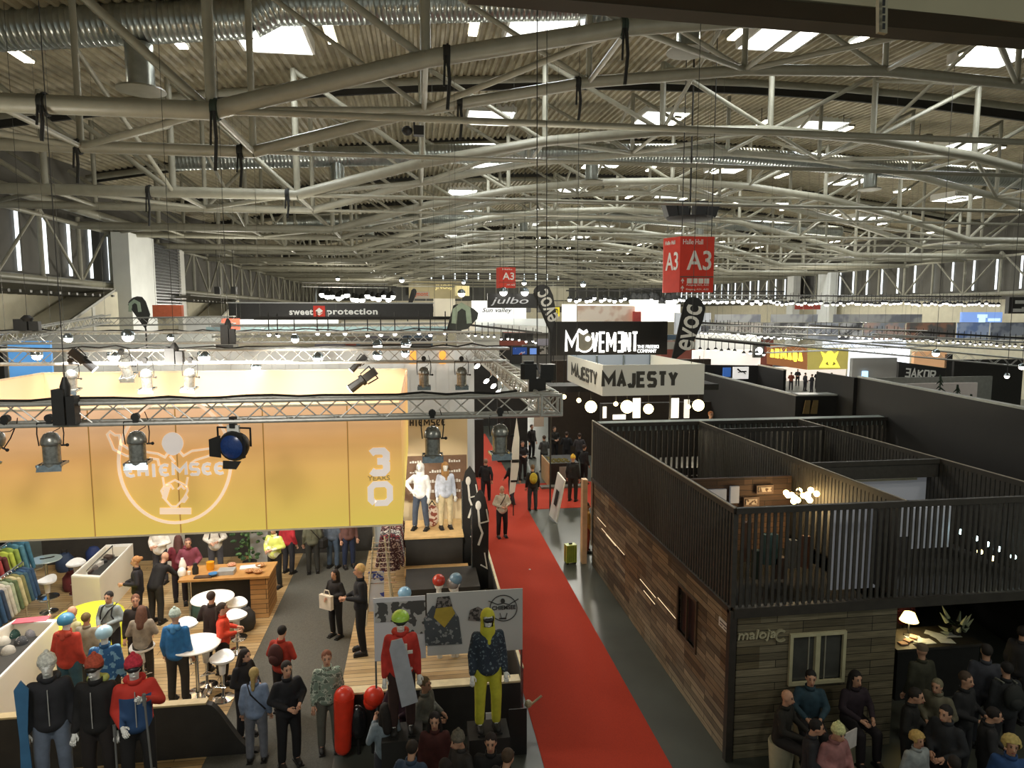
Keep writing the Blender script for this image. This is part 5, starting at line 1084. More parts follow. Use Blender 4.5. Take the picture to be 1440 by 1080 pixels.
# ============================================================ COUNTERS AND FURNITURE OF THE ORANGE STAND
M_CTR = mat('E6E0CE', .5, 0, 0, .03, 2); M_TOPW = mat('F4F2EA', .35, 0, 0, 0)
def case(lab, pts, z, rim=.09, sign=1):
    t = thing('display_case', lab, 'display case', (pts[0].x, pts[0].y, .02)); o_ = Vector((pts[0].x, pts[0].y, 0)); P = [Vector((p.x, p.y, 0))-o_ for p in pts]; c = sum(P, Vector())/len(P)
    I = [p+(c-p).normalized()*rim*1.5 for p in P]; n = len(P)
    for i in range(n):
        j = (i+1)%n; MB().prism([P[i], P[j], I[j], I[i]], 0, z-.04).build('side_panel', M_CTR, t); MB().prism([P[i], P[j], I[j], I[i]], z-.04, z).build('rim', M_TOPW, t)
    MB().prism(I, z-.35, z-.3).build('display_floor', mat('3A3A38', .6), t); return t
k1 = case('white open-topped display case at the left edge with caps lying inside', [G(82, 872, 1.1), G(-60, 1015, 1.1), G(-130, 960, 1.1), G(22, 872, 1.1)], 1.1)
k2 = case('white open-topped display case beside the yellow draped table', [G(187, 765, 1.1), G(140, 813, 1.1), G(100, 811, 1.1), G(149, 767, 1.1)], 1.1)
rr = random.Random(4)
for i, (x, y, cc, lab) in enumerate(((20, 895, '2A4A44', 'dark green cap in the left display case'), (12, 918, 'A8A49A', 'grey and white knitted cap in the left display case'), (38, 882, '4A4A50', 'dark striped cap in the left display case, near its far end'), (45, 893, '8A8A90', 'light grey cap in the left display case'), (5, 905, 'C0BCB0', 'white cap at the edge of the left display case'), (30, 905, '3A3C40', 'charcoal cap in the left display case'))):
    p = G(x, y, .82); t = thing('knitted_cap', lab, 'cap', p); MB().lathe([(.11, 0), (.115, .05), (.1, .1), (.05, .14), (.01, .15)], (0,0,0), 14).build('crown', patt_mat(cc, 'C8C4BA', 30, .62), t, True); MB().lathe([(.12, 0), (.12, .045), (.11, .045)], (0,0,0), 14).build('brim', mat(cc, .9), t, True)
p = G(45, 873, 1.1); tag(MB().box((p.x-.32, p.y-.12, 1.11), (p.x+.3, p.y+.12, 1.13), .1).build('pink_folder', mat('D06A78', .6)), 'pink folder lying on the end of the left display case', 'folder')
for i in range(7):
    u = i/7; p = G(122+52*u, 806-36*u, .82); tag(MB().box((p.x-.12, p.y-.1, .81), (p.x+.12, p.y+.1, .88+.02*(i % 3)), i*.7).build('small_box', mat(['4A3A34', '6A6460', 'C9C4BC', '2A2A2C'][i % 4])), 'small boxed accessory lying in a row inside the far white display case', 'box', 'accessories in the far display case')
p = G(122, 803, 1.2); q = G(158, 768, 1.2); tag(MB().tube(p, q, .02).tube(p, (p.x, p.y, .8), .012).tube(q, (q.x, q.y, .8), .012).build('steel_rail', M_CHROME, None, True), 'steel rail above the far white display case', 'rail')
# yellow draped table
p = G(120, 868, .7); t = thing('draped_table', 'low table covered by a bright yellow cloth', 'table', (p.x, p.y, .02))
b = MB(); n = 24; L = []
for j, (s, z) in enumerate(((1.12, .0), (1.05, .35), (1.0, .62), (.8, .74), (.4, .78), (.02, .79))):
    for i in range(n): an = 2*PI*i/n; k = s*(1+.05*math.sin(5*an)*(1 if z < .5 else .2)); L.append((.72*k*math.cos(an)*(1.0), .95*k*math.sin(an), z))
fs = [(j*n+i, j*n+(i+1)%n, (j+1)*n+(i+1)%n, (j+1)*n+i) for j in range(5) for i in range(n)]; b.add(L, fs); b.build('yellow_cloth', mat('E8EC3C', .8, 0, 0, .06, 5), t, True)
# bar stool
def stool_mesh():
    t = thing('bar_stool', 'x', 'bar stool', (0,0,0), 0, 'white bar stools')
    b = MB(); n = 20; L = []
    for (s, z) in ((.02, .74), (.7, .74), (1, .78), (1.02, .82), (.9, .81), (.5, .78), (.02, .775)):
        for i in range(n): an = 2*PI*i/n; L.append((.23*s*math.cos(an), .19*s*math.sin(an), z+(.09*max(0, math.sin(an))**2 if s > .6 else 0)))
    b.add(L, [(j*n+i, j*n+(i+1)%n, (j+1)*n+(i+1)%n, (j+1)*n+i) for j in range(6) for i in range(n)]); b.build('seat', mat('F2F2F0', .25, 0, 0, 0), t, True)
    MB().lathe([(.055, .5), (.075, .74)], (0,0,0), 14).build('sleeve', mat('F2F2F0', .25, 0, 0, 0), t, True)
    MB().lathe([(.21, 0), (.2, .02), (.05, .05), (.028, .08), (.028, .5)], (0,0,0), 20).build('base', M_CHROME, t, True)
    MB().tube((-.13, -.14, .3), (.13, -.14, .3), .012).tube((-.13, -.14, .3), (0, 0, .3), .01).tube((.13, -.14, .3), (0, 0, .3), .01).build('footrest', M_CHROME, t, True)
    return t
s0 = stool_mesh(); sch = kids(s0); first = True
for (x, y, rz, lab) in ((46, 800, .2, 'white bar stool left of the round glass table'), (66, 818, -.4, 'white bar stool tilted seat nearest the glass table front'), (107, 794, .3, 'white bar stool right of the round glass table, before the far display case'),
        (200, 912, .5, 'white bar stool hidden behind the blue-capped mannequin'), (333, 851, 0, 'white bar stool right of the round white table'), (332, 868, .6, 'white bar stool beside the orange vest'), (289, 912, .4, 'white bar stool at the feet of the orange vest'), (312, 928, -.2, 'white bar stool nearest the grey aisle'), (262, 880, .4, 'white square-looking bar stool between blue jacket and black shirt')):
    p = G(x, y, .8); l = (p.x, p.y, .021)
    if first: s0.location = l; s0.rotation_euler.z = rz; s0['label'] = lab; first = False
    else: dup(s0, l, rz, lab, None, sch)
def round_table(x, y, z, r, lab, m, rz=0, sq=1.0):
    p = G(x, y, z); t = thing('round_table', lab, 'table', (p.x, p.y, .021)); z -= .02
    MB().lathe([(.02, z-.03), (r, z-.03), (r+.01, z-.015), (r, z), (.02, z)], (0,0,0), 30).build('tabletop', m, t, True)
    MB().lathe([(.26, 0), (.25, .02), (.05, .05), (.035, .1), (.035, z-.03)], (0,0,0), 20).build('pedestal', M_CHROME, t, True); return p
pt_ = round_table(64, 786, 1.05, .36, 'round grey glass bar table among the left bar stools', mat('9AA8A4', .1, 0, 0, .05, 2))
for i, d in enumerate((-.08, .02, .1)): tag(MB().box((pt_.x+d-.05, pt_.y-.02+i*.05, 1.052), (pt_.x+d+.06, pt_.y+.02+i*.05, 1.07), .5*i).build('sunglasses', M_BLACK), 'small dark object on the round glass table', 'small item', 'small things on the glass table')
round_table(299, 840, 1.05, .45, 'round white bar table behind the orange vest', M_TOPW)
round_table(275, 905, 1.05, .45, 'round white bar table by the blue jacket with the white edge', M_TOPW)
for (x, y, r, lab) in ((280, 822, .0, ''),): pass
# buffet counter
a = G(250, 818, 1.05); c = G(372, 813, 1.05); d_ = G(380, 791, 1.05)
bt = thing('buffet_counter', 'long light wooden counter laid with food and drinks', 'counter', (a.x, a.y, .02)); W_ = c.x-a.x; D_ = d_.y-a.y
MB().box((0, 0, 1.0), (W_+.1, D_, 1.05)).build('worktop', mat('B98A50', .4), bt); MB().box((.25, .15, 0), (W_*.82, D_-.1, 1.0)).build('dark_front', M_BLACK, bt); MB().box((W_*.82, .02, 0), (W_+.05, D_, 1.0)).build('side_panel', wood_mat('B58A54', '9A7040', 'D8C09A', 'x', 1, .12, .3), bt)
MB().box((.18, .12, .0), (.22, .16, 1.0)).build('leg', M_STEEL, bt)
def on(x, y): p = G(x, y, 1.051+.021); return p
def item(nm, lab, cat, x, y, fn, m, sm=True, grp=None):
    p = on(x, y); b = MB(); fn(b); o = b.build(nm, m, None, sm, origin=(0,0,0)); o.location = p; return tag(o, lab, cat, grp)
item('coffee_pot', 'white coffee pot at the left of the buffet counter', 'pot', 257, 800, lambda b: b.lathe([(.07, 0), (.09, .08), (.06, .2), (.03, .26), (.035, .28)], (0,0,0), 14), M_TOPW)
item('white_kettle', 'white round kettle in front of the coffee pot', 'kettle', 256, 809, lambda b: b.lathe([(.08, 0), (.1, .1), (.07, .17), (.02, .2)], (0,0,0), 14), M_TOPW)
item('thermos', 'black thermos with a white lid on the buffet counter', 'thermos', 275, 807, lambda b: b.lathe([(.07, 0), (.075, .14), (.05, .2), (.045, .27), (.01, .28)], (0,0,0), 14), M_BLACK)
item('orange_jug', 'orange juice jug standing on the buffet counter', 'jug', 296, 801, lambda b: b.lathe([(.08, 0), (.1, .08), (.09, .18), (.095, .2)], (0,0,0), 14), mat('E8A020', .3))
item('blue_bowl', 'blue bowl in front of the orange jug', 'bowl', 300, 810, lambda b: b.lathe([(.05, 0), (.12, .07), (.11, .07), (.04, .02)], (0,0,0), 16), mat('3A7AB0', .3))
item('serving_tray', 'dark tray with snacks on the buffet counter', 'tray', 286, 812, lambda b: b.box((-.2, -.08, 0), (.2, .08, .03)), mat('4A3A2E', .5), False)
item('grey_laptop', 'grey flat box on the middle of the buffet counter', 'box', 319, 806, lambda b: b.box((-.19, -.14, 0), (.19, .14, .1)), mat('A0A4A4', .4), False)
item('paper_stack', 'stack of white papers at the right of the buffet counter', 'papers', 352, 798, lambda b: b.box((-.24, -.12, 0), (.24, .12, .03), .15), M_TOPW, False)
for (x, y, lab) in ((351, 805, 'left brown bread basket near the counter edge'), (366, 797, 'rear brown bread basket on the buffet counter'), (363, 806, 'dark small basket at the counter corner')):
    item('bread_basket', lab, 'basket', x, y, lambda b: b.lathe([(.06, 0), (.12, .06), (.11, .06), (.05, .02)], (0,0,0), 14), patt_mat('8A5A34', 'C89A68', 40, .5))
item('snack_plate', 'plate of reddish snacks at the rear of the buffet counter', 'plate', 326, 795, lambda b: b.lathe([(.05, 0), (.11, .02), (.09, .05), (.02, .08)], (0,0,0), 14), patt_mat('B06A4A', 'D8B090', 40, .5))
item('white_cup', 'white cup beside the thermos', 'cup', 266, 808, lambda b: b.lathe([(.03, 0), (.04, .08), (.035, .08)], (0,0,0), 12), M_TOPW)
# plant + grey cabinet behind
p = G(347, 800, .3); t = thing('potted_plant', 'leafy green plant just under the banner beside the grey cabinet', 'plant', (Q(350, 760, 19.4).x, 19.4, .02))
MB().lathe([(.15, 0), (.2, .4), (.18, .4)], (0,0,0), 14).build('pot', M_DARK, t, True); b = MB(); rr = random.Random(2)
for i in range(60): an = i*2.4; z = rr.uniform(.5, 2.0); r = .35*rr.random()+.1; b.ball((r*math.cos(an), r*math.sin(an), z), (.09, .05, .05), 6, 4, Matrix.Rotation(an, 3, 'Z'))
b.tube((0,0,.4), (0,0,1.9), .03); b.build('leaves', patt_mat('2F4A2A', '5A7A48', 8), t)
tag(MB().box((Q(352, 790, 20).x, 20, .02), (Q(378, 790, 20).x, 20.4, 2.1)).build('grey_cabinet', mat('A8A8A4', .5)), 'plain grey cabinet behind the buffet counter below the banner', 'cabinet')
tag(MB().box((-11, 21.0, 0), (-1.5, 21.2, 3.2)).build('dark_rear_wall', mat('33302B', .8)), 'dark rear wall of the orange stand seen below the banner', 'wall panel')
tag(MB().box((Q(205, 790, 19).x, 20.2, .02), (Q(216, 790, 19).x+.3, 20.6, 2.4)).build('white_post', M_WHITE), 'pale narrow post behind the man in the white shirt', 'post')
a = G(405, 800, .02)
tag(MB().box((a.x, a.y+1.5, .02), (a.x+2.4, a.y+1.62, 1.6)).build('white_counter', M_CTR), 'low white counter behind the legs under the banner', 'counter')
for (x, y, col, lab) in ((103, 830, '6A2A2A', 'dark red rolling suitcase beside the far white display case'), (92, 803, '2A3A54', 'navy travel bag behind the left bar stools'), (134, 792, '26386A', 'blue backpack standing behind the far display case'), (285, 870, '2F4A42', 'green and black bag on the floor left of the black shirt'), (330, 880, '8A4034', 'red bag on the floor by the counter end'), (345, 885, '3A3A3A', 'black bag on the floor by the counter side')):
    p = G(x, y, 0); t = thing('bag', lab, 'bag', (p.x, p.y, .021), .3); MB().lathe([(.2, 0), (.24, .1), (.23, .35), (.12, .5), (.03, .52)], (0,0,0), 12).build('body', mat(col, .7), t, True); MB().path([(-.06, 0, .48), (-.06, 0, .6), (.06, 0, .6), (.06, 0, .48)], .015, 6).build('handle', M_BLACK, t, True)
# hanging jackets
def jacket_on(t_loc, col, rz, lab, grp, s=1.0, pat=None):
    t = thing('hanging_jacket', lab, 'jacket', t_loc, rz, grp); t.scale = (s,)*3; m = pat or mat(col, .85, 0, 0, .2, 8)
    b = MB(); n = 16; L = []
    for (w_, d_, z) in ((.02, .02, 0), (.1, .05, -.02), (.2, .06, -.08), (.23, .07, -.2), (.22, .08, -.5), (.25, .09, -.8), (.02, .02, -.8)):
        for i in range(n): an = 2*PI*i/n; L.append((w_*math.cos(an), d_*math.sin(an), z))
    b.add(L, [(j*n+i, j*n+(i+1)%n, (j+1)*n+(i+1)%n, (j+1)*n+i) for j in range(6) for i in range(n)]); b.build('body', m, t, True)
    for sx in (-1, 1): MB().cap2((sx*.19, 0, -.1), (sx*.31, 0, -.7), .06, .045).build('sleeve', m, t, True)
    MB().path([(0, 0, 0), (0, 0, .05), (.025, 0, .08), (0, 0, .1)], .006, 5).build('hanger', M_CHROME, t, True)
def rack(lab, P0, P1, z, cols, grp, names, s=1.0, pats=None, z0=.02):
    P0 = Vector((P0.x, P0.y, z0)); P1 = Vector((P1.x, P1.y, z0)); d = P1-P0; t = thing('clothes_rack', lab, 'clothes rack', P0); zz = z-z0
    MB().tube((0,0,zz), d+Vector((0,0,zz)), .02).build('rail', M_CHROME, t, True)
    for e in (Vector((0,0,0)), d): MB().tube(e, e+Vector((0,0,zz)), .02).build('post', M_CHROME, t, True)
    rz = math.atan2(d.y, d.x)+PI/2
    for i, c in enumerate(cols): 
        u = (i+.5)/len(cols); jacket_on(P0+d*u+Vector((0,0,zz-.1)), c, rz+rr.uniform(-.12, .12), names[i], grp, s, pats[i % len(pats)] if pats else None)
p0 = G(-22, 828, 1.5); p1 = G(32, 790, 1.5)
rack('steel clothes rack at the left edge with pale jackets', p0, p1, 1.5, ['2A4A6A', '2A3A50', 'A8A49C', 'B9B5A8', '9AA48C', '5A6A4A', 'BDB48C', '7A7A50', '3A5A6A', '2F4E70', '2F4A68'], 'jackets on the left rack',
     ['navy blue jacket hanging nearest on the left rack', 'second dark jacket hanging nearest on the left rack', 'light grey jacket on the left rack', 'off-white jacket on the left rack', 'pale green jacket on the left rack', 'moss green jacket on the left rack', 'beige jacket on the left rack', 'olive jacket on the left rack', 'teal jacket on the left rack', 'blue denim-coloured jacket on the left rack', 'last blue jacket at the far end of the left rack'])
p0 = G(-30, 790, 1.9); p1 = G(28, 752, 1.9)
rack('clothes rack with red and green jackets just under the banner at far left', p0, p1, 1.9, ['8A3038', '9A3A3A', '5A2A2A', 'A8B84A', '8AA04A', '4A7A8A', '3A6A80'], 'jackets on the upper left rack',
     ['crimson jacket nearest on the upper left rack', 'red jacket on the upper left rack', 'maroon jacket on the upper left rack', 'lime green jacket on the upper left rack', 'leaf green jacket on the upper left rack', 'grey-blue jacket on the upper left rack', 'last blue jacket on the upper left rack'])
pats = [patt_mat('4A2A2E', 'B9A49C', 25, .55), patt_mat('3A2A34', '8A3A3E', 25, .5), patt_mat('5A5A62', 'C9C4BC', 25, .5)]
p0 = G(530, 830, 2.1); p1 = G(528, 752, 2.1)
rack('clothes rack with patterned jackets beside the lit display podium', Vector((-.75, 16.0, 0)), Vector((-.75, 19.0, 0)), 2.1, ['']*9, 'patterned jackets on the right rack', ['%s patterned jacket on the right rack' % w for w in ('nearest reddish', 'second purple', 'third grey', 'fourth reddish', 'fifth purple', 'sixth grey', 'seventh reddish', 'eighth purple', 'farthest grey')], 1.0, pats, .5)
# wire display stand
p = G(528, 878, .5); t = thing('wire_display_stand', 'white A-shaped wire display stand with leaflets by the blond man', 'display stand', (p.x+.1, p.y+.3, .5))
b = MB()
for sx in (-.3, .3): b.tube((sx, -.35, 0), (0+sx*.4, 0, 1.9), .018).tube((sx, .35, 0), (sx*.4, 0, 1.9), .018)
b.build('frame', mat('C9C0A4', .4), t)
b = MB()
for i in range(9): z = .9+i*.11; w_ = .3-.018*i; b.tube((-w_, -.3*(1-z/1.9)-.02, z), (w_+.08, -.3*(1-z/1.9)-.02, z), .009)
b.build('wire_rungs', M_CHROME, t); MB().slab([(-.24, -.3, .3), (.1, -.3, .3), (.1, -.12, 1.15), (-.24, -.12, 1.15)], (0, .01, 0)).build('poster', patt_mat('C0C4CC', '3A4A9A', 5, .6), t)
# yellow-green trolley case
p = G(802, 792, 0); t = thing('trolley_case', 'yellow-green hard trolley case standing on the dark floor', 'suitcase', (p.x, p.y, .002), .15)
MB().box((-.16, -.11, .05), (.16, .11, .58)).build('shell', mat('A8B84A', .35), t); b = MB()
for i in range(5): b.box((-.13+.06*i, -.118, .08), (-.11+.06*i, -.108, .55))
b.build('ribs', mat('7A8A38', .4), t); MB().box((-.05, -.02, .58), (.05, .02, .62)).box((-.165, -.02, .05), (-.16, .02, .58)).build('handle', M_BLACK, t)
for sx in (-.12, .12): MB().tube((sx, -.1, .03), (sx, .1, .03), .03).build('wheel', M_BLACK, t, True)
# pale post in front of pavilion edge
a = G(818, 794, 0); tag(MB().box((4.72, 18.95, 0.01), (4.86, 19.2, 2.55)).build('wooden_board', mat('D8B48C', .6)), 'tall pale wooden board standing at the far corner of the pavilion', 'board')
t = thing('a_board', 'leaning white poster board with black print on the dark floor', 'poster board', G(778, 728, 0)); 
o_ = t.location; pts = [Q(772, 724, o_.y)-o_, Q(782, 735, o_.y-.7)-o_, Q(794, 676, o_.y-.7)-o_, Q(784, 664, o_.y)-o_]
MB().slab(pts, (.05, .03, 0)).build('poster', M_WHITE, t); b = MB(); n_ = Vector((-.02, -.02, 0)); mid = sum(pts, Vector())/4; b.slab([mid+(q-mid)*.35+n_ for q in pts], n_*.3); b.slab([mid+(q-mid)*.15+n_+Vector((0,0,-.45)) for q in pts], n_*.3); b.build('print', M_BLACK, t)
# demo counter beyond the cross carpet
p = G(788, 684, 0); t = thing('demo_counter', 'black demo counter with shiny goods and a grey label', 'counter', (p.x, p.y, .01))
MB().box((-.5, 0, 0), (.8, 1.7, 1.0)).build('body', M_BLACK, t); MB().box((-.52, -.02, .0), (-.48, 1.7, 1.02)).build('tan_edge', mat('C9A87A', .5), t); MB().box((-.05, -.03, .35), (.45, 0, .85)).build('label', mat('8A8A84'), t); MB().box((-.9, -.4, 0), (.9, .0, .08)).build('step', mat('77756C', .6), t)  # tan panel down the left side of the black body
for i in range(9): q = Vector((p.x-.3+.22*(i % 4), p.y+.3+.4*(i//4), 1.02)); tag(MB().box((q.x-.06, q.y-.16, 1.015), (q.x+.05, q.y+.16, 1.05), .3).build('ski_goggles', mat('C9B86A', .15, .8)), 'shiny small item in rows on the black demo counter', 'item', 'shiny goods on the demo counter')
# ghost-like black printed flags beside the carpet
for (x, y0, y1, lab) in ((662, 770, 655, 'black printed feather banner with white bones, behind its twin'), (676, 800, 688, 'black printed feather banner with white bones, in front')):
    Y = G(x, y0+60, 0).y; a = Q(x, y0+50, Y); c = Q(x, y1, Y); t = thing('printed_flag', lab, 'flag', (a.x, Y, 0)); L = c.z; w_ = .42
    pts = [(-w_/2+.0, 0, .5), (-w_/2, 0, L-.5), (-w_*.3, 0, L-.15), (0, 0, L), (w_*.3, 0, L-.2), (w_/2, 0, L-.6), (w_*.45, 0, .6)]
    MB().slab(pts, (0, .03, 0)).build('sail', M_BLACK, t); MB().tube((-w_/2, 0, 0), (-w_/2, 0, L-.4), .02).build('pole', M_STEEL, t)
    b = MB(); b.ball((-.05, -.02, L-.4), (.07, .02, .12), 10, 6); b.ribbon([(-.05, -.01, L-.5), (-.02, -.01, L-.9), (.05, -.01, L-1.1), (-.05, -.01, L-1.4)], .05, (0,-1,0), .02); b.ribbon([(.15, -.01, L-.5), (.2, -.01, L-.8), (-.02, -.01, L-.85)], .03, (0,-1,0), .02); b.ribbon([(.1, -.01, L-1.6), (.16, -.01, L-2.0), (.0, -.01, L-1.9)], .03, (0,-1,0), .02); b.build('white_bones', M_WHITE, t)
t = thing('white_feather_flag', 'narrow white printed feather flag beside the black stand wall', 'flag', (Q(722, 640, 24).x, 24, 0)); L = Q(722, 588, 24).z
MB().slab([(-.15, 0, .8), (-.05, 0, L*.7), (.12, 0, L), (.22, 0, L*.8), (.2, 0, L*.5), (.05, 0, .9)], (0, .03, 0)).build('sail', M_WHITE, t); MB().box((-.06, -.02, L*.55), (.2, 0, L*.58)).box((-.1, -.02, L*.35), (.14, 0, L*.37)).build('print', M_BLACK, t); MB().tube((0, .02, 0), (0, .02, L*.7), .02).build('pole', M_DARK, t)
# large printed poster on the platform front
YP2 = 10.85
a = Q(527, 930, YP2); c = Q(735, 830, YP2)
pp = thing('photo_poster', 'large grey winter photo poster behind the front mannequins, with a line emblem', 'poster', (a.x, YP2, a.z)); W_, H_ = c.x-a.x, c.z-a.z
MB().box((0, 0, 0), (W_*.34, .02, H_)).build('left_sheet', mat('BDBDBE', .6, 0, .03, .03, 1), pp); MB().box((W_*.35, 0, .03), (W_, .02, H_+.03)).build('right_sheet', mat('B4B4B0', .6, 0, .03, .05, 1), pp)
MB().box((0.02, -.01, H_*.62), (W_*.34, 0, H_*.93)).box((W_*.2, -.01, H_*.4), (W_*.34, 0, H_*.62)).build('printed_trees', patt_mat('4A4A48', 'A8A8A4', 5, .5), pp)
q = lambda x, y: Q(x, y, YP2-.01)-pp.location
b = MB(); b.slab([q(*v) for v in ((596,870),(608,852),(633,850),(645,868),(650,905),(598,908))], (0,-.01,0)); b.build('printed_jacket', patt_mat('4A5054', '8A8E8E', 14, .6), pp)
b = MB(); b.slab([q(*v) for v in ((610,868),(615,848),(632,846),(640,862),(625,882))], (0,-.018,0)); b.build('printed_collar', mat('B09A3E'), pp)
b = MB(); b.slab([q(*v) for v in ((658,872),(661,858),(672,853),(684,860),(684,874))], (0,-.01,0)); b.slab([q(*v) for v in ((612,855),(615,840),(632,838),(636,852))], (0,-.02,0)); b.build('printed_goggles', patt_mat('3A3634', '7A7470', 20, .5), pp)
b = MB(); b.ribbon([q(708+19*math.cos(k), 855+18*math.sin(k)) for k in [2*PI*i/36 for i in range(36)]], .012, (0,-1,0), .01, True); b.ribbon([q(687,845), q(700,850), q(708,848), q(716,850), q(729,842)], .012, (0,-1,0), .01); b.ribbon([q(703,862), q(705,869), q(711,869), q(713,862)], .01, (0,-1,0), .01); b.slab([q(702,869), q(712,869), q(712,870.5), q(702,870.5)], (0,-.01,0)); b.slab([q(707+3*math.cos(k), 845+3.5*math.sin(k)) for k in [i*.5 for i in range(13)]], (0,-.012,0)); b.build('line_emblem', mat('3A3A38'), pp)
rel(pp, text('lettering', 'CHIEMSEE', Q(692, 858, YP2-.01), (1,0,0), (0,0,1), Q(725, 850, YP2).x-Q(692, 850, YP2).x, .07, mat('3A3A38'), None, .01, 0, .02))
b = MB(); b.box((0, .02, -1.5), (.03, .05, H_)).box((W_-.03, .02, -1.5), (W_, .05, H_)); b.build('posts', M_STEEL, pp)
# ============================================================ PEOPLE
# poses: joint positions in metres for a 1.75 m figure facing -Y. [pelvis, chest, neck, head, (shoulder, elbow, hand) L/R, (hip, knee, ankle) L/R]
def pose(**k):
    d = dict(pel=(0,0,.94), chest=(0,0,1.28), neck=(0,0,1.47), head=(0,-.015,1.62), face=0.0,
             sL=(-.165,0,1.385), eL=(-.225,.03,1.11), hL=(-.235,-.07,.86), sR=(.165,0,1.385), eR=(.225,.03,1.11), hR=(.235,-.07,.86),
             pL=(-.095,0,.92), kL=(-.115,-.02,.5), aL=(-.12,.02,.09), pR=(.095,0,.92), kR=(.115,-.02,.5), aR=(.12,.02,.09))
    d.update(k); return d
POSES = {
 'stand': pose(),
 'hold': pose(eL=(-.27,.02,1.15), hL=(-.08,-.27,1.1), eR=(.27,.02,1.15), hR=(.09,-.28,1.14)),
 'phone': pose(eR=(.27,-.02,1.15), hR=(.1,-.27,1.33), hL=(-.14,-.22,1.02)),
 'walk': pose(kL=(-.11,-.2,.53), aL=(-.11,-.3,.11), kR=(.11,.02,.5), aR=(.11,.28,.14), hL=(-.25,.12,.92), eL=(-.25,.1,1.15), hR=(.25,-.22,.98), eR=(.25,-.02,1.15)),
 'akimbo': pose(eL=(-.42,.05,1.18), hL=(-.2,-.08,1.0), kL=(-.14,-.03,.5), aL=(-.17,0,.09), kR=(.13,-.03,.5), aR=(.16,.02,.09)),
 'lean': pose(chest=(0,-.17,1.24), neck=(0,-.3,1.38), head=(0,-.39,1.5), sL=(-.165,-.25,1.31), sR=(.165,-.25,1.31), eL=(-.25,-.38,1.1), eR=(.25,-.38,1.1), hL=(-.18,-.58,1.03), hR=(.18,-.58,1.03)),
 'sit': pose(pel=(0,.05,.56), chest=(0,.02,.9), neck=(0,0,1.09), head=(0,-.03,1.24), sL=(-.165,0,1.0), sR=(.165,0,1.0), eL=(-.25,-.06,.78), eR=(.25,-.06,.78), hL=(-.1,-.33,.72), hR=(.1,-.33,.74),
             pL=(-.1,.02,.54), pR=(.1,.02,.54), kL=(-.14,-.4,.52), kR=(.14,-.4,.52), aL=(-.14,-.42,.09), aR=(.14,-.42,.09)),
 'look': pose(head=(0,-.07,1.6), eL=(-.27,.0,1.15), hL=(-.05,-.26,1.05), eR=(.27,0,1.15), hR=(.12,-.25,1.05)),
}
def V(p): return Vector(p)
def remesh(mb, vox=.02, smooth=2):
    me = mb.mesh(); o = bpy.data.objects.new('tmp', me); C.objects.link(o)
    r = o.modifiers.new('r', 'REMESH'); r.mode = 'VOXEL'; r.voxel_size = vox; r.use_smooth_shade = True
    s = o.modifiers.new('s', 'SMOOTH'); s.iterations = smooth; s.factor = .5
    dg = bpy.context.evaluated_depsgraph_get(); dg.update(); m2 = bpy.data.meshes.new_from_object(o.evaluated_get(dg)); bpy.data.objects.remove(o)
    m2.polygons.foreach_set('use_smooth', [True]*len(m2.polygons)); return m2
def addto(me, mb, mi):
    """join the shapes of mb into mesh me with material index mi"""
    bm = bmesh.new(); bm.from_mesh(me); vs = [bm.verts.new(v) for v in mb.v]
    for q in mb.f:
        try: fc = bm.faces.new([vs[i] for i in q]); fc.material_index = mi; fc.smooth = True
        except ValueError: pass
    bm.normal_update(); bm.to_mesh(me); bm.free(); return me
def body_mesh(P):
    b = MB(); pel, ch, nk, hd = V(P['pel']), V(P['chest']), V(P['neck']), V(P['head'])
    b.cap2(pel, ch, .09, .09).ball(ch, (.13, .085, .12), 16, 10).ball(pel, (.13, .085, .09), 16, 10)
    b.cap2(ch, nk, .075, .052).cap2(nk, hd, .052, .06)
    b.ball(hd+V((0,.005,.02)), (.076, .094, .1), 18, 12).ball(hd+V((0,-.025,-.055)), (.055, .06, .06), 14, 8)
    b.cap2(hd+V((0,-.09,-.005)), hd+V((0,-.108,-.035)), .01, .016)
    for s in (-1, 1): b.ball(hd+V((s*.078,.01,-.005)), (.014, .022, .032), 8, 6)
    for s in 'LR':
        S, E, Hh = V(P['s'+s]), V(P['e'+s]), V(P['h'+s])
        b.cap2(ch+(S-ch)*.4+V((0,0,.01)), S, .05, .042).cap2(S, E, .042, .036).cap2(E, Hh, .036, .029)
        d = (Hh-E).normalized(); b.cap2(Hh, Hh+d*.07, .028, .034)
        p, k, a = V(P['p'+s]), V(P['k'+s]), V(P['a'+s]); b.cap2(p, k, .075, .048).cap2(k, a, .048, .034).cap2(a, a+V((0,-.12,-.04)), .04, .035)
    me = remesh(b, .019)
    fb = MB()
    for s in 'LR':
        E, Hh = V(P['e'+s]), V(P['h'+s]); d = (Hh-E).normalized(); sd = d.cross(V((0,-1,.2))).normalized(); cu = sd.cross(d); base = Hh+d*.085
        for i, (o_, L) in enumerate(((-.026, .06), (-.009, .07), (.009, .066), (.026, .052))):
            p0 = base+sd*o_; p1 = p0+d*L*.55+cu*.006; p2 = p1+d*L*.35-cu*.025*(1); fb.cap2(p0, p1, .0095, .0088).cap2(p1, p2, .0088, .007)
        t0_ = Hh+d*.02-sd*.026; t1_ = t0_-sd*.025+d*.035; fb.cap2(t0_, t1_, .012, .01).cap2(t1_, t1_+d*.028, .01, .008)
    addto(me, fb, 0)
    eb = MB()
    for s in (-1, 1): eb.ball(hd+V((s*.03, -.083, .012)), (.014, .01, .008), 8, 5).ball(hd+V((s*.031, -.083, .033)), (.018, .01, .004), 8, 4)
    addto(me, eb, 1); mb2 = MB().ball(hd+V((0,-.088,-.066)), (.024, .01, .007), 8, 5); addto(me, mb2, 2); return me
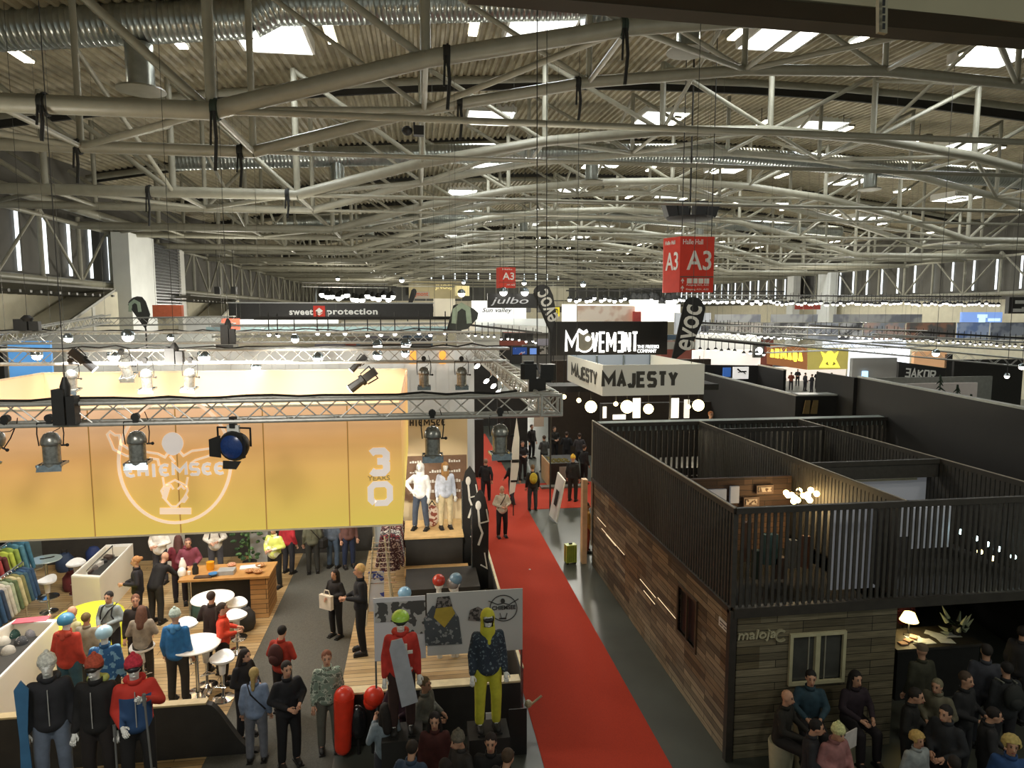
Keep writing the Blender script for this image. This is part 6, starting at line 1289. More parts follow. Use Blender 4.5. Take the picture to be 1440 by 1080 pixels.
def jacket_mesh(P, long=0):
    b = MB(); pel, ch, nk = V(P['pel']), V(P['chest']), V(P['neck'])
    b.ball(ch+V((0,0,.0)), (.185, .132, .17), 16, 10).cap2(ch+V((-.05,0,0)), pel+V((-.06,0,0)), .125, .125).cap2(ch+V((.05,0,0)), pel+V((.06,0,0)), .125, .125).ball(pel+V((0,0,-.02)), (.195, .14, .12), 16, 10).cap2(ch+V((0,0,.1)), nk+V((0,.01,-.05)), .09, .06)
    for s in 'LR':
        S, E, Hh = V(P['s'+s]), V(P['e'+s]), V(P['h'+s]); b.cap2(ch+(S-ch)*.3+V((0,0,.02)), S, .08, .068).cap2(S, E, .068, .057).cap2(E, E+(Hh-E)*.9, .057, .045)
    me = remesh(b, .022); c = MB(); c.lathe([(.075, -.02), (.08, .02), (.078, .05), (.066, .05), (.066, -.02)], nk+V((0,.0,-.03)), 14); addto(me, c, 0); return me
def zip_mesh(P):
    ch, pel = V(P['chest']), V(P['pel']); z = MB(); z.tube(ch+V((0,-.137,.1)), ch+V((0,-.142,-.1)), .006, None, 6).tube(ch+V((0,-.142,-.1)), pel+V((0,-.14,.0)), .006, None, 6); return z.mesh()
def trousers_mesh(P):
    b = MB(); b.ball(V(P['pel'])+V((0,0,-.01)), (.165, .12, .11), 16, 10)
    for s in 'LR':
        p, k, a = V(P['p'+s]), V(P['k'+s]), V(P['a'+s]); b.cap2(p, k, .105, .08).cap2(k, a+(k-a)*.1, .08, .068)
    return remesh(b, .022)
def shoe_mesh(P, s):
    a = V(P['a'+s]); b = MB(); b.cap2(a+V((0,.02,-.02)), a+V((0,-.14,-.045)), .052, .042).cap2(a+V((0,0,.03)), a+V((0,0,-.03)), .05, .052)
    b.box(tuple(a+V((-.05,-.19,-.09))), tuple(a+V((.05,.075,-.06)))); return b.mesh(True)
def hair_mesh(P, kind):
    hd = V(P['head']); b = MB()
    if kind == 'short': b.ball(hd+V((0,.02,.035)), (.086, .1, .098), 16, 10)
    elif kind == 'bun': b.ball(hd+V((0,.02,.035)), (.086, .1, .098), 16, 10).ball(hd+V((0,.12,.06)), .045)
    elif kind == 'long': b.ball(hd+V((0,.025,.035)), (.092, .104, .1), 16, 10).cap2(hd+V((0,.07,0)), V(P['neck'])+V((0,.1,-.13)), .085, .075).cap2(hd+V((-.07,.03,0)), V(P['neck'])+V((-.09,.02,-.08)), .035, .04).cap2(hd+V((.07,.03,0)), V(P['neck'])+V((.09,.02,-.08)), .035, .04)
    elif kind == 'pony': b.ball(hd+V((0,.02,.035)), (.086, .1, .098), 16, 10).cap2(hd+V((0,.1,.02)), hd+V((0,.13,-.22)), .045, .03)
    elif kind == 'curly':
        rr = random.Random(1)
        for i in range(36):
            a, t = i*2.4, math.acos(1-1.35*i/36); b.ball(hd+V((.095*math.sin(t)*math.cos(a), .03+.1*math.sin(t)*math.sin(a), .02+.1*math.cos(t))), .034, 8, 6)
        b.ball(hd+V((0,.03,.03)), (.09, .1, .1), 12, 8)
    me = remesh(b, .016, 1) if kind in ('long', 'pony', 'bun', 'curly', 'short') else b.mesh(True)
    # keep the face clear
    bm = bmesh.new(); bm.from_mesh(me)
    dele = [v for v in bm.verts if v.co.y < hd.y-.045 and v.co.z < hd.z+.055 and abs(v.co.x-hd.x) < .075]
    bmesh.ops.delete(bm, geom=dele, context='VERTS'); bm.to_mesh(me); bm.free(); return me
def beanie_mesh(P):
    hd = V(P['head']); b = MB(); b.lathe([(.094, .02), (.1, .03), (.1, .07), (.094, .075), (.085, .12), (.05, .155), (.01, .165)], hd+V((0,.012,-.0)), 18); b.ball(hd+V((0,.02,.168)), .028); return b.mesh(True)
def cap_mesh(P):
    hd = V(P['head']); b = MB(); b.lathe([(.09, .03), (.09, .07), (.07, .115), (.02, .13)], hd+V((0,.012,0)), 18); b.slab([hd+V(v) for v in ((-.07,-.06,.045), (-.05,-.16,.035), (.05,-.16,.035), (.07,-.06,.045))], (0,0,.012)); return b.mesh(True)
def helmet_mesh(P):
    hd = V(P['head']); b = MB(); b.ball(hd+V((0,.015,.045)), (.125, .14, .115), 20, 12); me = b.mesh(True); bm = bmesh.new(); bm.from_mesh(me); bmesh.ops.delete(bm, geom=[v for v in bm.verts if (v.co.z < hd.z+.02 and v.co.y < hd.y-.02) or v.co.z < hd.z-.03], context='VERTS'); bm.to_mesh(me); bm.free(); return me
def goggles_mesh(P):
    hd = V(P['head']); b = MB(); b.ball(hd+V((0,-.075,.012)), (.07, .035, .036), 16, 8).lathe([(.1, -.012), (.1, .012)], hd+V((0,.01,.012)), 18); return b.mesh(True)
def hood_mesh(P):
    hd = V(P['head']); b = MB(); b.ball(hd+V((0,.02,.02)), (.105, .12, .13), 18, 12).cap2(hd+V((0,.03,-.06)), V(P['neck'])+V((0,0,-.03)), .1, .11).cap2(V(P['neck']), V(P['neck'])+V((0,-.09,-.16)), .09, .045); me = remesh(b, .02); bm = bmesh.new(); bm.from_mesh(me); bmesh.ops.delete(bm, geom=[v for v in bm.verts if v.co.y < hd.y-.055 and hd.z-.075 < v.co.z < hd.z+.06 and abs(v.co.x) < .07], context='VERTS'); bm.to_mesh(me); bm.free(); return me
def fold_hood_mesh(P):
    n = V(P['neck']); b = MB(); b.cap2(n+V((-.07,.07,-.02)), n+V((.07,.07,-.02)), .055, .055).cap2(n+V((0,.1,-.08)), n+V((0,.08,-.02)), .05, .06); return b.mesh(True)
def backpack_mesh(P):
    c = V(P['chest']); b = MB(); b.ball(c+V((0,.2,-.02)), (.15, .1, .22), 14, 10); b.ball(c+V((0,.28,-.08)), (.1, .05, .1), 10, 6); return b.mesh(True)
def straps_mesh(P):
    c = V(P['chest']); b = MB()
    for s in (-1, 1): b.path([c+V((s*.1,.1,.17)), c+V((s*.11,-.08,.15)), c+V((s*.12,-.145,0)), c+V((s*.15,-.1,-.12))], .014, 6)
    return b.mesh(True)
def sling_mesh(P):
    c = V(P['chest']); b = MB(); b.path([c+V((.12,.0,.17)), c+V((.06,-.13,.1)), c+V((-.06,-.155,-.08)), c+V((-.17,-.11,-.25))], .013, 6).path([c+V((.12,.0,.17)), c+V((.04,.14,.05)), c+V((-.19,.09,-.26))], .013, 6); return b.mesh(True)
def bag_mesh(P):
    h = V(P['pel']); b = MB(); b.lathe([(.12, 0), (.15, .04), (.15, .24), (.1, .3)], h+V((-.28,.0,-.22)), 4); return b.mesh()
def front_bag_mesh(P):
    b = MB(); b.box((-.2,-.36,.85), (.17,-.26,1.2)); b.path([(-.1,-.3,1.2), (-.06,-.3,1.32), (.06,-.3,1.32), (.1,-.3,1.2)], .012, 6); return b.mesh()
def ski_mesh(P):
    h = V(P['hL']); b = MB(); b.slab([h+V(v) for v in ((-.08,-.12,-.9), (.06,-.12,-.9), (.03,-.12,.1), (.07,-.12,.6), (.0,-.12,.72), (-.07,-.12,.62), (-.05,-.12,.0))], (0,.03,0)); return b.mesh()
def poles_mesh(P):
    h = V(P['hR']); b = MB(); b.tube(h+V((0,-.06,.08)), h+V((.04,-.16,-.85)), .012).tube(h+V((0,-.06,.1)), h+V((0,-.06,-.04)), .02); b.lathe([(.05, 0), (.01, .02)], h+V((.04,-.155,-.8)), 8); return b.mesh(True)
def boardsnow_mesh(P):
    b = MB(); b.slab([(-.02,-.32,.55), (.2,-.32,.6), (.07,-.32,1.3), (.0,-.32,1.52), (-.14,-.32,1.5), (-.17,-.32,1.38)], (0,.03,0)); return b.mesh()
_mc = {}
def cached(fn, pn, *a):
    k = (fn.__name__, pn)+a
    if k not in _mc: _mc[k] = fn(POSES[pn], *a)
    return _mc[k]
def inst(nm, me, mats, par, lab=None):
    while len(me.materials) < len(mats): me.materials.append(None)
    o = bpy.data.objects.new(nm, me); C.objects.link(o)
    if par is not None: o.parent = par
    for i, m in enumerate(mats): o.material_slots[i].link = 'OBJECT'; o.material_slots[i].material = m
    if lab: o['label'] = lab
    return o
SK = mat('C99A7E', .55, 0, 0, .05, 20); SK2 = mat('A87A60', .55, 0, 0, .05, 20); M_EYE = mat('241C18', .4); M_LIP = mat('9A5A50', .5); M_MAN = mat('E9E8E2', .4, 0, 0, 0)
def person(x, y, pn, face, top, bot, hair, hk='short', lab='', grp=None, h=1.75, z0=0, extras=(), cat='person', skin=None, nm='person', topm=None, long=0, shoes='1E1C1A', at=None, zp=False, Y=None):
    """head top seen at pixel (x, y); face = turn in degrees from looking back at the gallery"""
    P = POSES[pn]; sc = h/1.75; ht = (P['head'][2]+.13)*sc
    hx = Vector((P['head'][0], P['head'][1], 0)); rz = math.radians(face)
    if at is None: p = G(x, y, z0+ht) if Y is None else Q(x, y, Y)
    else: p = Vector(at)
    z0 = z0 if Y is None else p.z-ht
    off = Matrix.Rotation(rz, 3, 'Z')@(hx*sc); sk = skin or SK
    o = inst(nm, cached(body_mesh, pn), [sk, M_EYE if cat == 'person' else sk, M_LIP if cat == 'person' else sk], None)
    o.location = (p.x-off.x, p.y-off.y, z0+.003); o.rotation_euler = (0, 0, rz); o.scale = (sc,)*3; tag(o, lab, cat, grp)
    cl = mat(top, .85, 0, 0, .18, 12) if topm is None else topm
    inst('jacket', cached(jacket_mesh, pn, long), [cl], o); inst('trousers', cached(trousers_mesh, pn), [mat(bot, .85, 0, 0, .15, 10)], o)
    for s in 'LR': inst('shoe', cached(shoe_mesh, pn, s), [mat(shoes, .6)], o)
    if hk in ('short', 'long', 'bun', 'pony', 'curly'): inst('hair', cached(hair_mesh, pn, hk), [mat(hair, .8, 0, 0, .2, 30)], o)
    elif hk == 'beanie': inst('hat', cached(beanie_mesh, pn), [mat(hair, .9, 0, 0, .3, 40)], o)
    elif hk == 'cap': inst('hat', cached(cap_mesh, pn), [mat(hair, .8)], o)
    elif hk == 'hood': inst('hood', cached(hood_mesh, pn), [mat(hair, .9)], o)
    elif hk == 'helmet': inst('helmet', cached(helmet_mesh, pn), [mat(hair, .25)], o)
    if zp: inst('zip', cached(zip_mesh, pn), [mat('A8A8A4', .5)], o)
    for e, col in extras:
        fn = {'backpack': backpack_mesh, 'straps': straps_mesh, 'sling_strap': sling_mesh, 'shoulder_bag': bag_mesh, 'white_bag': front_bag_mesh, 'ski': ski_mesh, 'ski_pole': poles_mesh, 'goggles': goggles_mesh, 'hood': fold_hood_mesh, 'snowboard': boardsnow_mesh}[e]
        inst(e, cached(fn, pn), [mat(col, .35 if e == 'goggles' else .8)], o)
    return o
def mannequin(*a, **k): return person(*a, cat='mannequin', skin=M_MAN, nm='mannequin', **k)
person(222, 733, 'hold', -10, 'E8E4DC', '3A3A40', 'D8753A', 'short', 'man in a white long-sleeved shirt under the left half of the banner', z0=.02)
person(301, 728, 'hold', 10, 'D2CCC0', '4A4A50', '3A2A20', 'short', 'man in a pale shirt with dark backpack straps behind the buffet counter', z0=.02, extras=(('straps', '2A2420'), ('backpack', '2A2420')))
person(384, 738, 'hold', -20, 'D8E06A', '26241F', 'C08A5A', 'short', 'person in a light yellow jacket at the right end of the buffet counter', z0=.01, topm=patt_mat('D8E070', 'E8EAC8', 6, .55))
person(404, 722, 'stand', 150, 'B02A34', '2A2A30', '3A2A20', 'short', 'person in a red jacket beside the light yellow jacket', z0=.01)
person(438, 722, 'stand', 190, '5A5A48', '2C2B26', '3A2A20', 'short', 'person in an olive jacket with a black shoulder bag, seen from behind', z0=.01, extras=(('shoulder_bag', '1E1C1A'), ('sling_strap', '1E1C1A')))
person(467, 716, 'stand', 160, '5A6470', '4A5A6C', '3A2A20', 'short', 'person in blue-grey jeans cut by the banner edge', z0=.01)
person(489, 716, 'stand', 20, '6A4A44', '26304A', '3A2A20', 'short', 'person in navy trousers cut by the banner, beside the patterned jackets', z0=.01)
person(470, 801, 'hold', -35, '1E1A1A', '1A1818', '1E1612', 'long', 'small dark-haired woman in black holding a white and tan bag on the grey aisle', h=1.6, extras=(('white_bag', 'D8CDBA'),), z0=.01)
person(511, 783, 'hold', -80, '16161A', '141416', 'C9A870', 'short', 'blond man in a black suit by the wire display stand', h=1.88, z0=.5, at=tuple(Vector((G(508, 918, .5).x, G(508, 918, .5).y, .5))))
person(190, 782, 'hold', -75, '1C1A1E', '1E1C20', 'A8794A', 'bun', 'blond woman in a black jacket facing the buffet counter', z0=.02)
person(232, 776, 'lean', 160, '1A1818', '2A2824', 'B08A70', 'none', 'balding man in black leaning over the buffet counter', z0=.02)
person(250, 752, 'look', 200, '6A1E2C', '2A2226', '4A2A24', 'long', 'woman in a maroon top behind the balding man', z0=.02)
person(264, 757, 'look', 20, '7A3A48', '2A2226', '6A4A44', 'short', 'person in a pinkish top at the rear of the buffet counter', z0=.02)
person(152, 832, 'hold', -10, '8A9494', '2A2A30', '16120F', 'short', 'black-haired man in a grey shirt and dark vest by the yellow table', h=1.7, extras=(('straps', '1E1C20'), ('sling_strap', '2A2A2E')), z0=.02)
person(199, 851, 'look', 185, '8E8474', '3A342C', '5A3A2A', 'long', 'woman in a beige sweater seen from behind, among the bar stools', h=1.66, z0=.02)
person(190, 836, 'stand', 20, '26201E', '26201E', '6A4430', 'short', 'brown-haired person in dark clothes facing the beige sweater woman', h=1.7, z0=.02)
person(101, 852, 'stand', 150, 'B9B48A', '3A3A36', '9A7A66', 'none', 'bald man in front of the yellow cloth', h=1.68, z0=.02)
person(121, 861, 'stand', 170, '8F8874', '3A3A36', '6A5A34', 'short', 'brown-haired person in a khaki top before the yellow cloth', h=1.66, z0=.02)
person(246, 857, 'stand', 175, '2A6AA0', '33302C', 'A8B8B0', 'beanie', 'man in a blue jacket and knitted beanie, seen from behind', h=1.84, z0=.02, extras=(('hood', '4A8AC0'),))
person(297, 831, 'hold', 165, '2A1C18', '26201E', '33241C', 'short', 'dark-haired person in a black and orange top at the round table', h=1.75, z0=.02)
person(313, 847, 'hold', 100, 'D8442A', '26201E', '33261E', 'pony', 'woman in a bright orange vest by the round white table', h=1.68, z0=.02)
person(397, 879, 'look', 160, 'A83424', '26201E', '16120F', 'short', 'man in a red jacket with dark shoulder band looking down in the grey aisle', h=1.68, z0=.01, extras=(('backpack', '4A2420'),))
person(345, 913, 'look', 60, '201E20', '1C1C20', '241A16', 'long', 'dark-haired woman in black next to the light blue jacket', h=1.66)
person(357, 938, 'stand', 180, '7A8AA4', '6A6C74', 'A8905A', 'pony', 'blond woman in a light blue jacket seen from behind', h=1.64, extras=(('sling_strap', '1E1C20'),))
person(403, 930, 'hold', 30, '1A1A1E', '18181A', '26201C', 'short', 'man in black with pale hands, right of the light blue jacket', h=1.8)
person(459, 915, 'stand', 10, '8A9A88', '5A5A50', '7A4A34', 'short', 'man in a pale camouflage jacket on the grey aisle', h=1.78, topm=patt_mat('7A8A7A', 'B4BCAA', 14, .5, '5A6458'))
person(560, 948, 'hold', -20, '3A2430', '26222A', '2A1C18', 'long', 'dark-haired woman in a purple jacket below the snowboard', h=1.66)
person(598, 952, 'hold', 60, '6A6A62', '2A2A2C', '7A684C', 'short', 'fair-haired person in a dark scarf and grey sleeves below the mannequins', h=1.7)
person(541, 988, 'phone', 200, '7A868E', '3A3A40', '1E1814', 'long', 'woman with long black hair in a pale grey jacket near the bottom edge', h=1.62)
person(611, 1003, 'stand', -5, '4A221E', '26201E', '1E1614', 'long', 'dark-haired woman in a rust top facing the viewer at the bottom', h=1.64)
person(643, 1030, 'look', -60, '3A3634', '2A2826', '6A6458', 'beanie', 'person in a grey knitted hat at the bottom centre', h=1.7)
person(690, 1032, 'stand', -10, '1E1C1C', '1C1A1A', '2A201C', 'short', 'man in black facing the viewer at the bottom, next to the carpet', h=1.74)
person(580, 1040, 'look', 160, '3A4A60', '26262A', '2A2018', 'short', 'dark-haired person in a blue jacket cut by the bottom edge', h=1.68)
person(715, 1052, 'look', 140, '2A2624', '26221F', '4A3A2A', 'short', 'brown-haired person cut by the bottom edge beside the carpet', h=1.7)
person(625, 1066, 'look', 200, '2A2E38', '26221F', '241C18', 'short', 'person in a dark slate jacket lowest at the bottom centre', h=1.7)
# on the carpet
person(683, 645, 'walk', 170, '1E1C1E', '2A2428', '8A6A58', 'short', 'dark figure walking away along the far red carpet')
person(721, 646, 'walk', -160, '1A1A1C', '3A3A40', '8A3A30', 'short', 'man in a black jacket with reddish hair on the red carpet')
person(706, 683, 'hold', 10, 'C0B4A0', '1E1A1E', '9A7A66', 'none', 'man in a cream sweater with a dark cross strap walking up the red carpet', h=1.76, extras=(('sling_strap', '26201E'),))
person(749, 653, 'stand', 180, '26241F', '3A3A3C', '6A5034', 'short', 'person in black with a yellow backpack on the cross carpet', extras=(('backpack', 'C0A830'),))
person(806, 640, 'stand', 150, '201E1E', '26241F', 'D8B040', 'beanie', 'large man in black with a yellow beanie by the demo counter', h=1.85)
for (x, y, fc, cc, lab) in ((748, 597, 30, '26201E', 'dark figure with a lit face at the left of the crowded counter'), (765, 612, 200, '4A4A48', 'bent figure in grey before the demo counter'), (780, 600, 10, '26241F', 'dark figure under the hanging posters'), (797, 607, 160, '16161A', 'dark figure with a pale badge at the crowded counter'),
        (815, 609, 170, '3A3638', 'long-haired figure with patterned top at the crowded counter'), (822, 625, 120, '1A181A', 'dark figure against the pavilion edge'), (663, 596, 20, '1C1C20', 'dark figure with a white badge at the start of the carpet'), (735, 620, 10, '201E20', 'dark figure before the black stand wall')):
    person(x, y, 'hold' if fc % 3 else 'stand', fc, cc, '201E20', '3A2A20', 'short', lab)
mq = person(826, 706, 'stand', 90, 'A87A34', '8A3A2A', '3A2A20', 'short', 'person in ochre half hidden behind the pale wooden board', h=1.6)
# right, below the pavilion
person(1141, 943, 'sit', -20, '2C4450', '201E1E', '1A1614', 'short', 'seated man in a teal shirt with a pale chest mark under the window', h=1.75, Y=9.5)
person(1108, 970, 'sit', 40, '26241F', '201E1E', '26201C', 'none', 'dark seated figure left of the teal shirt', h=1.7, Y=9.2)
person(1205, 944, 'sit', 0, '2C2028', '201A1E', '1A1412', 'long', 'seated woman in dark purple right of the window', h=1.75, Y=9.5)
person(1180, 1020, 'look', 10, '9A6A68', '4A3A3A', 'C9C890', 'beanie', 'person in a pink top and pale yellow hat reading a white sheet', h=1.68, extras=())
person(1150, 1012, 'look', 60, '26262A', '201E1E', '1A1614', 'short', 'dark-haired person beside the pale yellow hat', h=1.68)
person(1292, 1030, 'stand', 5, '9AA0A0', '3A3A3C', 'B89A5A', 'curly', 'curly blond child in a grey top at the lower right', h=1.5)
person(1297, 905, 'stand', 180, '3A3A2C', '2A2A28', '6A5A48', 'cap', 'man in an olive jacket and cap in front of the reception desk', h=1.75)
person(1290, 968, 'look', 40, '1E1E1C', '1E1E1C', '26201A', 'short', 'man in black beside the beige-haired person', h=1.75)
person(1318, 955, 'look', -60, '6A6654', '2A2A28', '7A745C', 'short', 'grey-beige haired person in the dark crowd on the right', h=1.68)
person(1330, 992, 'look', -70, '2A2C30', '26262A', '1A1614', 'short', 'man in dark grey with a lit ear in the right crowd', h=1.78)
person(1360, 945, 'hold', 20, '222224', '26262A', '4A3C30', 'short', 'man with folded arms in the dark right crowd', h=1.78)
person(1388, 905, 'stand', 150, '3E4048', '3A3C44', '26201C', 'short', 'tall figure in slate grey near the right edge', h=1.85)
person(1416, 930, 'stand', 170, '26282A', '26262A', '1A1614', 'short', 'figure with pale backpack straps at the right edge', h=1.78, extras=(('straps', '7A7C70'), ('backpack', '2A2C2A')))
person(1424, 1036, 'stand', -30, '2A4A7A', '26262A', 'B4A060', 'curly', 'fair curly-haired person in blue cut by the right bottom corner', h=1.72)
person(1342, 1062, 'look', 160, '5A221C', '26201E', '26201C', 'short', 'person in dark red cut by the bottom edge on the right', h=1.6)
person(1400, 995, 'look', 60, '2A2A2C', '26262A', '201814', 'short', 'dark-haired figure between the slate figure and the curly-haired one', h=1.7)
person(1440, 880, 'stand', 100, '2E2C2E', '26262A', '201814', 'short', 'dark figure half cut by the right edge', h=1.8)
person(1304, 848, 'look', 0, '4A1418', '26201E', '5A3A30', 'short', 'person in dark red behind the reception desk', h=1.7, at=tuple(Vector((G(1318, 893, 1.05).x, G(1318, 893, 1.05).y+.95, 0))))
for (x, y, col, lab) in ((1192, 1045, 'D8D0CC', 'white sheet held by the person in the pale yellow hat'), (1165, 1060, 'E0DCD8', 'large white paper held at the bottom edge below the window')):
    p = G(x, y, 1.1); tag(MB().box((p.x-.2, p.y-.015, 1.0), (p.x+.2, p.y+.0, 1.28), .4).build('paper_sheet', mat(col, .7)), lab, 'paper')
for (x, y, lab, px_) in ((1118, 1000, 'white tapered seat under the dark seated figure', 'dark seated figure left of'), (1147, 990, 'white tapered seat under the seated man in teal', 'seated man in a teal'), (1208, 992, 'pale tapered seat under the seated woman in purple', 'seated woman in dark')):
    so = [o for o in bpy.data.objects if str(o.get('label', '')).startswith(px_)][0]; hs = so.location.z+.44; p = so.location
    tag(MB().lathe([(.14, 0), (.17, hs*.5), (.2, hs-.02), (.19, hs), (.01, hs)], (p.x, p.y+.06, .003), 18).build('stool', mat('A8A48A', .6), None, True), lab, 'stool')
# ------------------------------------------------ mannequins
M_HELM = None
def base(o, lab, col=None, w_=.3):
    x, y, z = o.location; tag(MB().box((x-w_, y-w_*.8, 0.0), (x+w_, y+w_*.8, z-.003)).build('plinth', M_DARK), lab, 'plinth')
o = mannequin(65, 922, 'stand', 20, '26262A', '6A7484', 'C9C8BE', 'beanie', 'mannequin in a dark jacket and pale knitted cap holding a blue ski', h=1.85, Y=8.75, zp=True, extras=(('ski', '3A6A90'), ('hood', '3A3A3C'))); base(o, 'dark plinth under the mannequin with the blue ski')
o = mannequin(131, 925, 'stand', 0, '1C1A1A', '26201E', 'A84A34', 'beanie', 'mannequin in a black jacket with a striped cap and yellow goggle strap', h=1.86, Y=8.75, zp=True, extras=(('goggles', '2A241E'), ('hood', 'A8B060'), ('ski_pole', '6A6A68'))); base(o, 'dark plinth under the mannequin in black')
o = mannequin(187, 925, 'phone', 20, '2C4A72', '201E1E', 'B83040', 'beanie', 'mannequin in a red and blue jacket with a crimson cap and goggles', h=1.86, Y=8.75, zp=True, topm=None, extras=(('goggles', '1E1E22'), ('hood', 'C03030'), ('ski_pole', '6A6A68'))); base(o, 'dark plinth under the mannequin in red and blue')
def zsplit(c1, c2, z, xw):
    m = bpy.data.materials.new('two_tone'); m.use_nodes = True; nt = m.node_tree; b = nt.nodes['Principled BSDF']; b.inputs['Roughness'].default_value = .8
    tc = nt.nodes.new('ShaderNodeTexCoord'); sp = nt.nodes.new('ShaderNodeSeparateXYZ'); nt.links.new(tc.outputs['Object'], sp.inputs[0])
    a = nt.nodes.new('ShaderNodeMath'); a.operation = 'ABSOLUTE'; nt.links.new(sp.outputs['X'], a.inputs[0]); l1 = nt.nodes.new('ShaderNodeMath'); l1.operation = 'LESS_THAN'; l1.inputs[1].default_value = xw; nt.links.new(a.outputs[0], l1.inputs[0])
    l2 = nt.nodes.new('ShaderNodeMath'); l2.operation = 'LESS_THAN'; l2.inputs[1].default_value = z; nt.links.new(sp.outputs['Z'], l2.inputs[0]); mu = nt.nodes.new('ShaderNodeMath'); mu.operation = 'MULTIPLY'; nt.links.new(l1.outputs[0], mu.inputs[0]); nt.links.new(l2.outputs[0], mu.inputs[1])
    mx = nt.nodes.new('ShaderNodeMix'); mx.data_type = 'RGBA'; mx.inputs[6].default_value = lin(c1); mx.inputs[7].default_value = lin(c2); nt.links.new(mu.outputs[0], mx.inputs[0]); nt.links.new(mx.outputs[2], b.inputs['Base Color']); return m
for c in kids(o):
    if c.name.startswith('jacket'): c.material_slots[0].material = zsplit('C03428', '2C4A72', 1.3, .17)
o = mannequin(93, 864, 'stand', 170, 'B83A28', '3A5A64', '4A90B8', 'helmet', 'mannequin in a red jacket and blue helmet seen from behind, beside the left display case', h=1.84, z0=.25, extras=(('hood', 'C04A38'),)); base(o, 'dark plinth under the red mannequin with a blue helmet')
o = mannequin(146, 882, 'stand', 190, '2E6496', '26221F', 'B0D4E4', 'helmet', 'mannequin in a blue patterned jacket and white and blue helmet behind the crimson cap', h=1.84, z0=.3, topm=patt_mat('2A5A8A', '7AA4C0', 10, .56)); base(o, 'dark plinth under the blue patterned mannequin')
o = mannequin(563, 862, 'stand', 5, 'B8342A', '3A2622', 'A8D050', 'helmet', 'mannequin in a red jacket with a white cross mark, lime helmet and snowboard', h=1.86, Y=9.7, extras=(('goggles', '26301E'), ('snowboard', 'A8AAB0'), ('hood', 'C0442C'))); base(o, 'dark plinth under the red mannequin with the snowboard')
b = MB(); b.box((.03, -.165, 1.05), (.075, -.14, 1.36)).box((-.03, -.165, 1.22), (.15, -.14, 1.26)); b.ribbon([(-.0, -.16, 1.0), (.07, -.165, .97), (.14, -.16, 1.02)], .03, (0,-1,0), .02); b.build('white_mark', M_WHITE, o)
o = mannequin(686, 858, 'stand', 5, '2A3440', 'C0BC38', 'C6C03C', 'hood', 'mannequin in a dark patterned jacket with yellow hood and yellow trousers', h=1.86, Y=9.5, extras=(('goggles', '1E1E20'),), topm=patt_mat('2A3440', '6A7880', 28, .6)); base(o, 'dark plinth under the mannequin with yellow trousers')
# lit pair on the podium
zt = Q(570, 756, 17.0).z+.02
for (x, pn, fc, t_, bt_, hh, hk, lab) in ((592, 'akimbo', -20, 'F4F2EE', '4A5464', 'F4F2EE', 'hood', 'brilliantly lit white mannequin with hand on hip on the podium'), (627, 'stand', 10, 'C4CCDC', 'D8C8A0', 'A07A4A', 'hood', 'brilliantly lit mannequin in a pale blue jacket and beige trousers on the podium')):
    p = Q(x, 745, 17.6); mannequin(0, 0, pn, fc, t_, bt_, hh, hk, lab, h=1.78, z0=zt-.02, at=(p.x, 17.6, 0))
p = Q(608, 740, 17.7); t = thing('display_bag', 'shiny stuffed display bag between the two lit mannequins', 'bag', (p.x, 17.75, zt)); MB().ball((0,0,.3), (.2, .15, .3), 14, 10).build('body', patt_mat('D8C8B8', '8A4A3A', 9, .52), t, True); MB().path([(-.08, 0, .58), (0, 0, .7), (.08, 0, .58)], .015, 6).build('handle', M_DARK, t, True)
# small heads with helmets behind the poster, on the platform
for (x, y, cc, lab) in ((569, 826, '8AB8D8', 'pale blue helmet showing above the photo poster at left'), (617, 808, 'B83A2C', 'red helmet showing above the photo poster'), (637, 812, '8A8482', 'shiny grey helmet next to the red helmet'), (641, 806, '6A8AA0', 'blue-grey helmet behind the shiny grey one')):
    p = Q(x, y+8, 12.6 if x < 600 else 13.1); t = thing('helmet_stand', lab, 'helmet', (p.x, p.y, .5)); z = p.z-.5
    MB().ball((0,0,z), (.13, .15, .12), 18, 10).build('helmet', mat(cc, .2), t, True); MB().ball((0,0,z-.09), (.09, .11, .1), 14, 8).build('head_form', M_MAN, t, True); MB().tube((0,0,0), (0,0,z-.12), .05).build('stand', M_WHITE, t, True)
# red airbag packs at the parapet
for (x, y0, y1, w_, lab, z1) in ((480, 966, 1075, .17, 'tall red inflated airbag hanging in front of the parapet', 0), (522, 966, 1000, .17, 'red inflated airbag top partly hidden by the purple jacket', .5)):
    Y = 10.9; a = Q(x, y1, Y); c = Q(x, y0, Y); zb = max(.05, a.z); t = thing('airbag_pack', lab, 'airbag', (c.x, Y, 0)); MB().cap2((0, 0, zb+w_), (.04, 0, c.z-w_), w_*.8, w_).build('airbag', mat('E03A22', .35), t, True); MB().tube((0, .1, 0), (0, .1, c.z-.2), .03).build('pole', M_BLACK, t)
p = Q(503, 1015, 10.95); t = thing('black_pack', 'shiny black backpack between the two red airbags', 'backpack', (p.x, 10.95, 0)); MB().ball((0,0,p.z), (.16, .12, .3), 14, 10).build('body', mat('1E1E20', .2), t, True); MB().tube((0, .05, 0), (0, .05, p.z), .03).build('pole', M_BLACK, t)
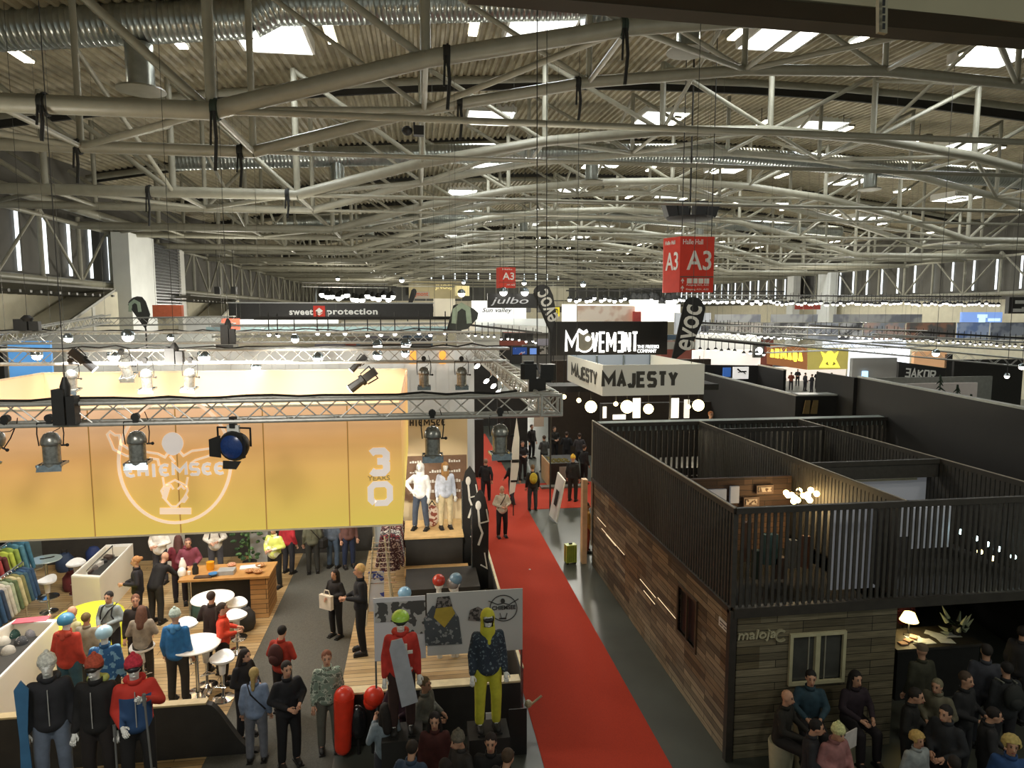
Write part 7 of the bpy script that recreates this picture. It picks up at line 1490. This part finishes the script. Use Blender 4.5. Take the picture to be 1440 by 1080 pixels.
tag(MB().box((Q(716,1000,10.6).x, 10.6, 0), (Q(716,1000,10.6).x+.3, 10.62, Q(716,998,10.6).z)).build('dark_board', M_BLACK), 'dark board by the end of the parapet next to the carpet', 'board')
p = Q(690, 1012, 10.3); tag(MB().box((p.x-.08, 10.3, p.z-.12), (p.x+.06, 10.31, p.z+.12)).tube((p.x+.08, 10.32, 0), (p.x+.08, 10.32, p.z+.15), .012).build('price_card', mat('C9C9C4', .6)), 'white card on a thin stand beside the yellow trousers', 'card')
tag(MB().lathe([(.03, 0), (.035, .01), (.02, .02)], tuple(G(745, 801, .013)), 10).build('paper_scrap', M_WHITE), 'tiny white scrap lying on the red carpet', 'litter')
# armada crowd
for i, (x, y) in enumerate(((1103, 521), (1113, 523), (1122, 519), (1133, 524), (1142, 526), (1150, 522), (1163, 526), (1170, 524))):
    person(x, y, ['stand', 'hold', 'look'][i % 3], [20, 160, -40, 100, 200, -20, 170, 60][i], ['B0503A', '8A4A38', '201E22', '3A3A40', '26242A', '1A1A1E', '2A2A30', '201E22'][i], '26242A', '2A2018', 'short', ['rust-coloured figure at the left under the glowing brown sign', 'brown-red figure under the glowing lettering', 'tall black figure below the sign corner', 'grey figure right of the sign corner', 'dark figure left below the crest', 'black figure straight below the crest', 'dark figure right below the crest', 'rightmost black figure under the crest sign'][i])
person(1000, 578, 'stand', 0, '8A5A34', '26242A', 'B06A3A', 'short', 'orange-haired person beside the pavilion rear ledge', h=1.75, Y=20.6)

import itertools
_ps = [o for o in bpy.data.objects if o.parent is None and o.get('category') in ('person', 'mannequin')]
for a_, b_ in itertools.combinations(_ps, 2):
    d_ = (a_.location-b_.location).to_2d().length
    if d_ < .42 and abs(a_.location.z-b_.location.z) < 1: print('NEAR', round(d_, 2), a_['label'], '|', b_['label'])

po = [o for o in bpy.data.objects if str(o.get('label', '')).startswith('orange-haired person')][0]
tag(MB().box((po.location.x-1.5, po.location.y-.4, 0), (po.location.x+1.5, po.location.y+1.2, po.location.z-.003)).build('booth_platform', M_BLACK), 'black raised platform under the orange-haired person', 'platform')
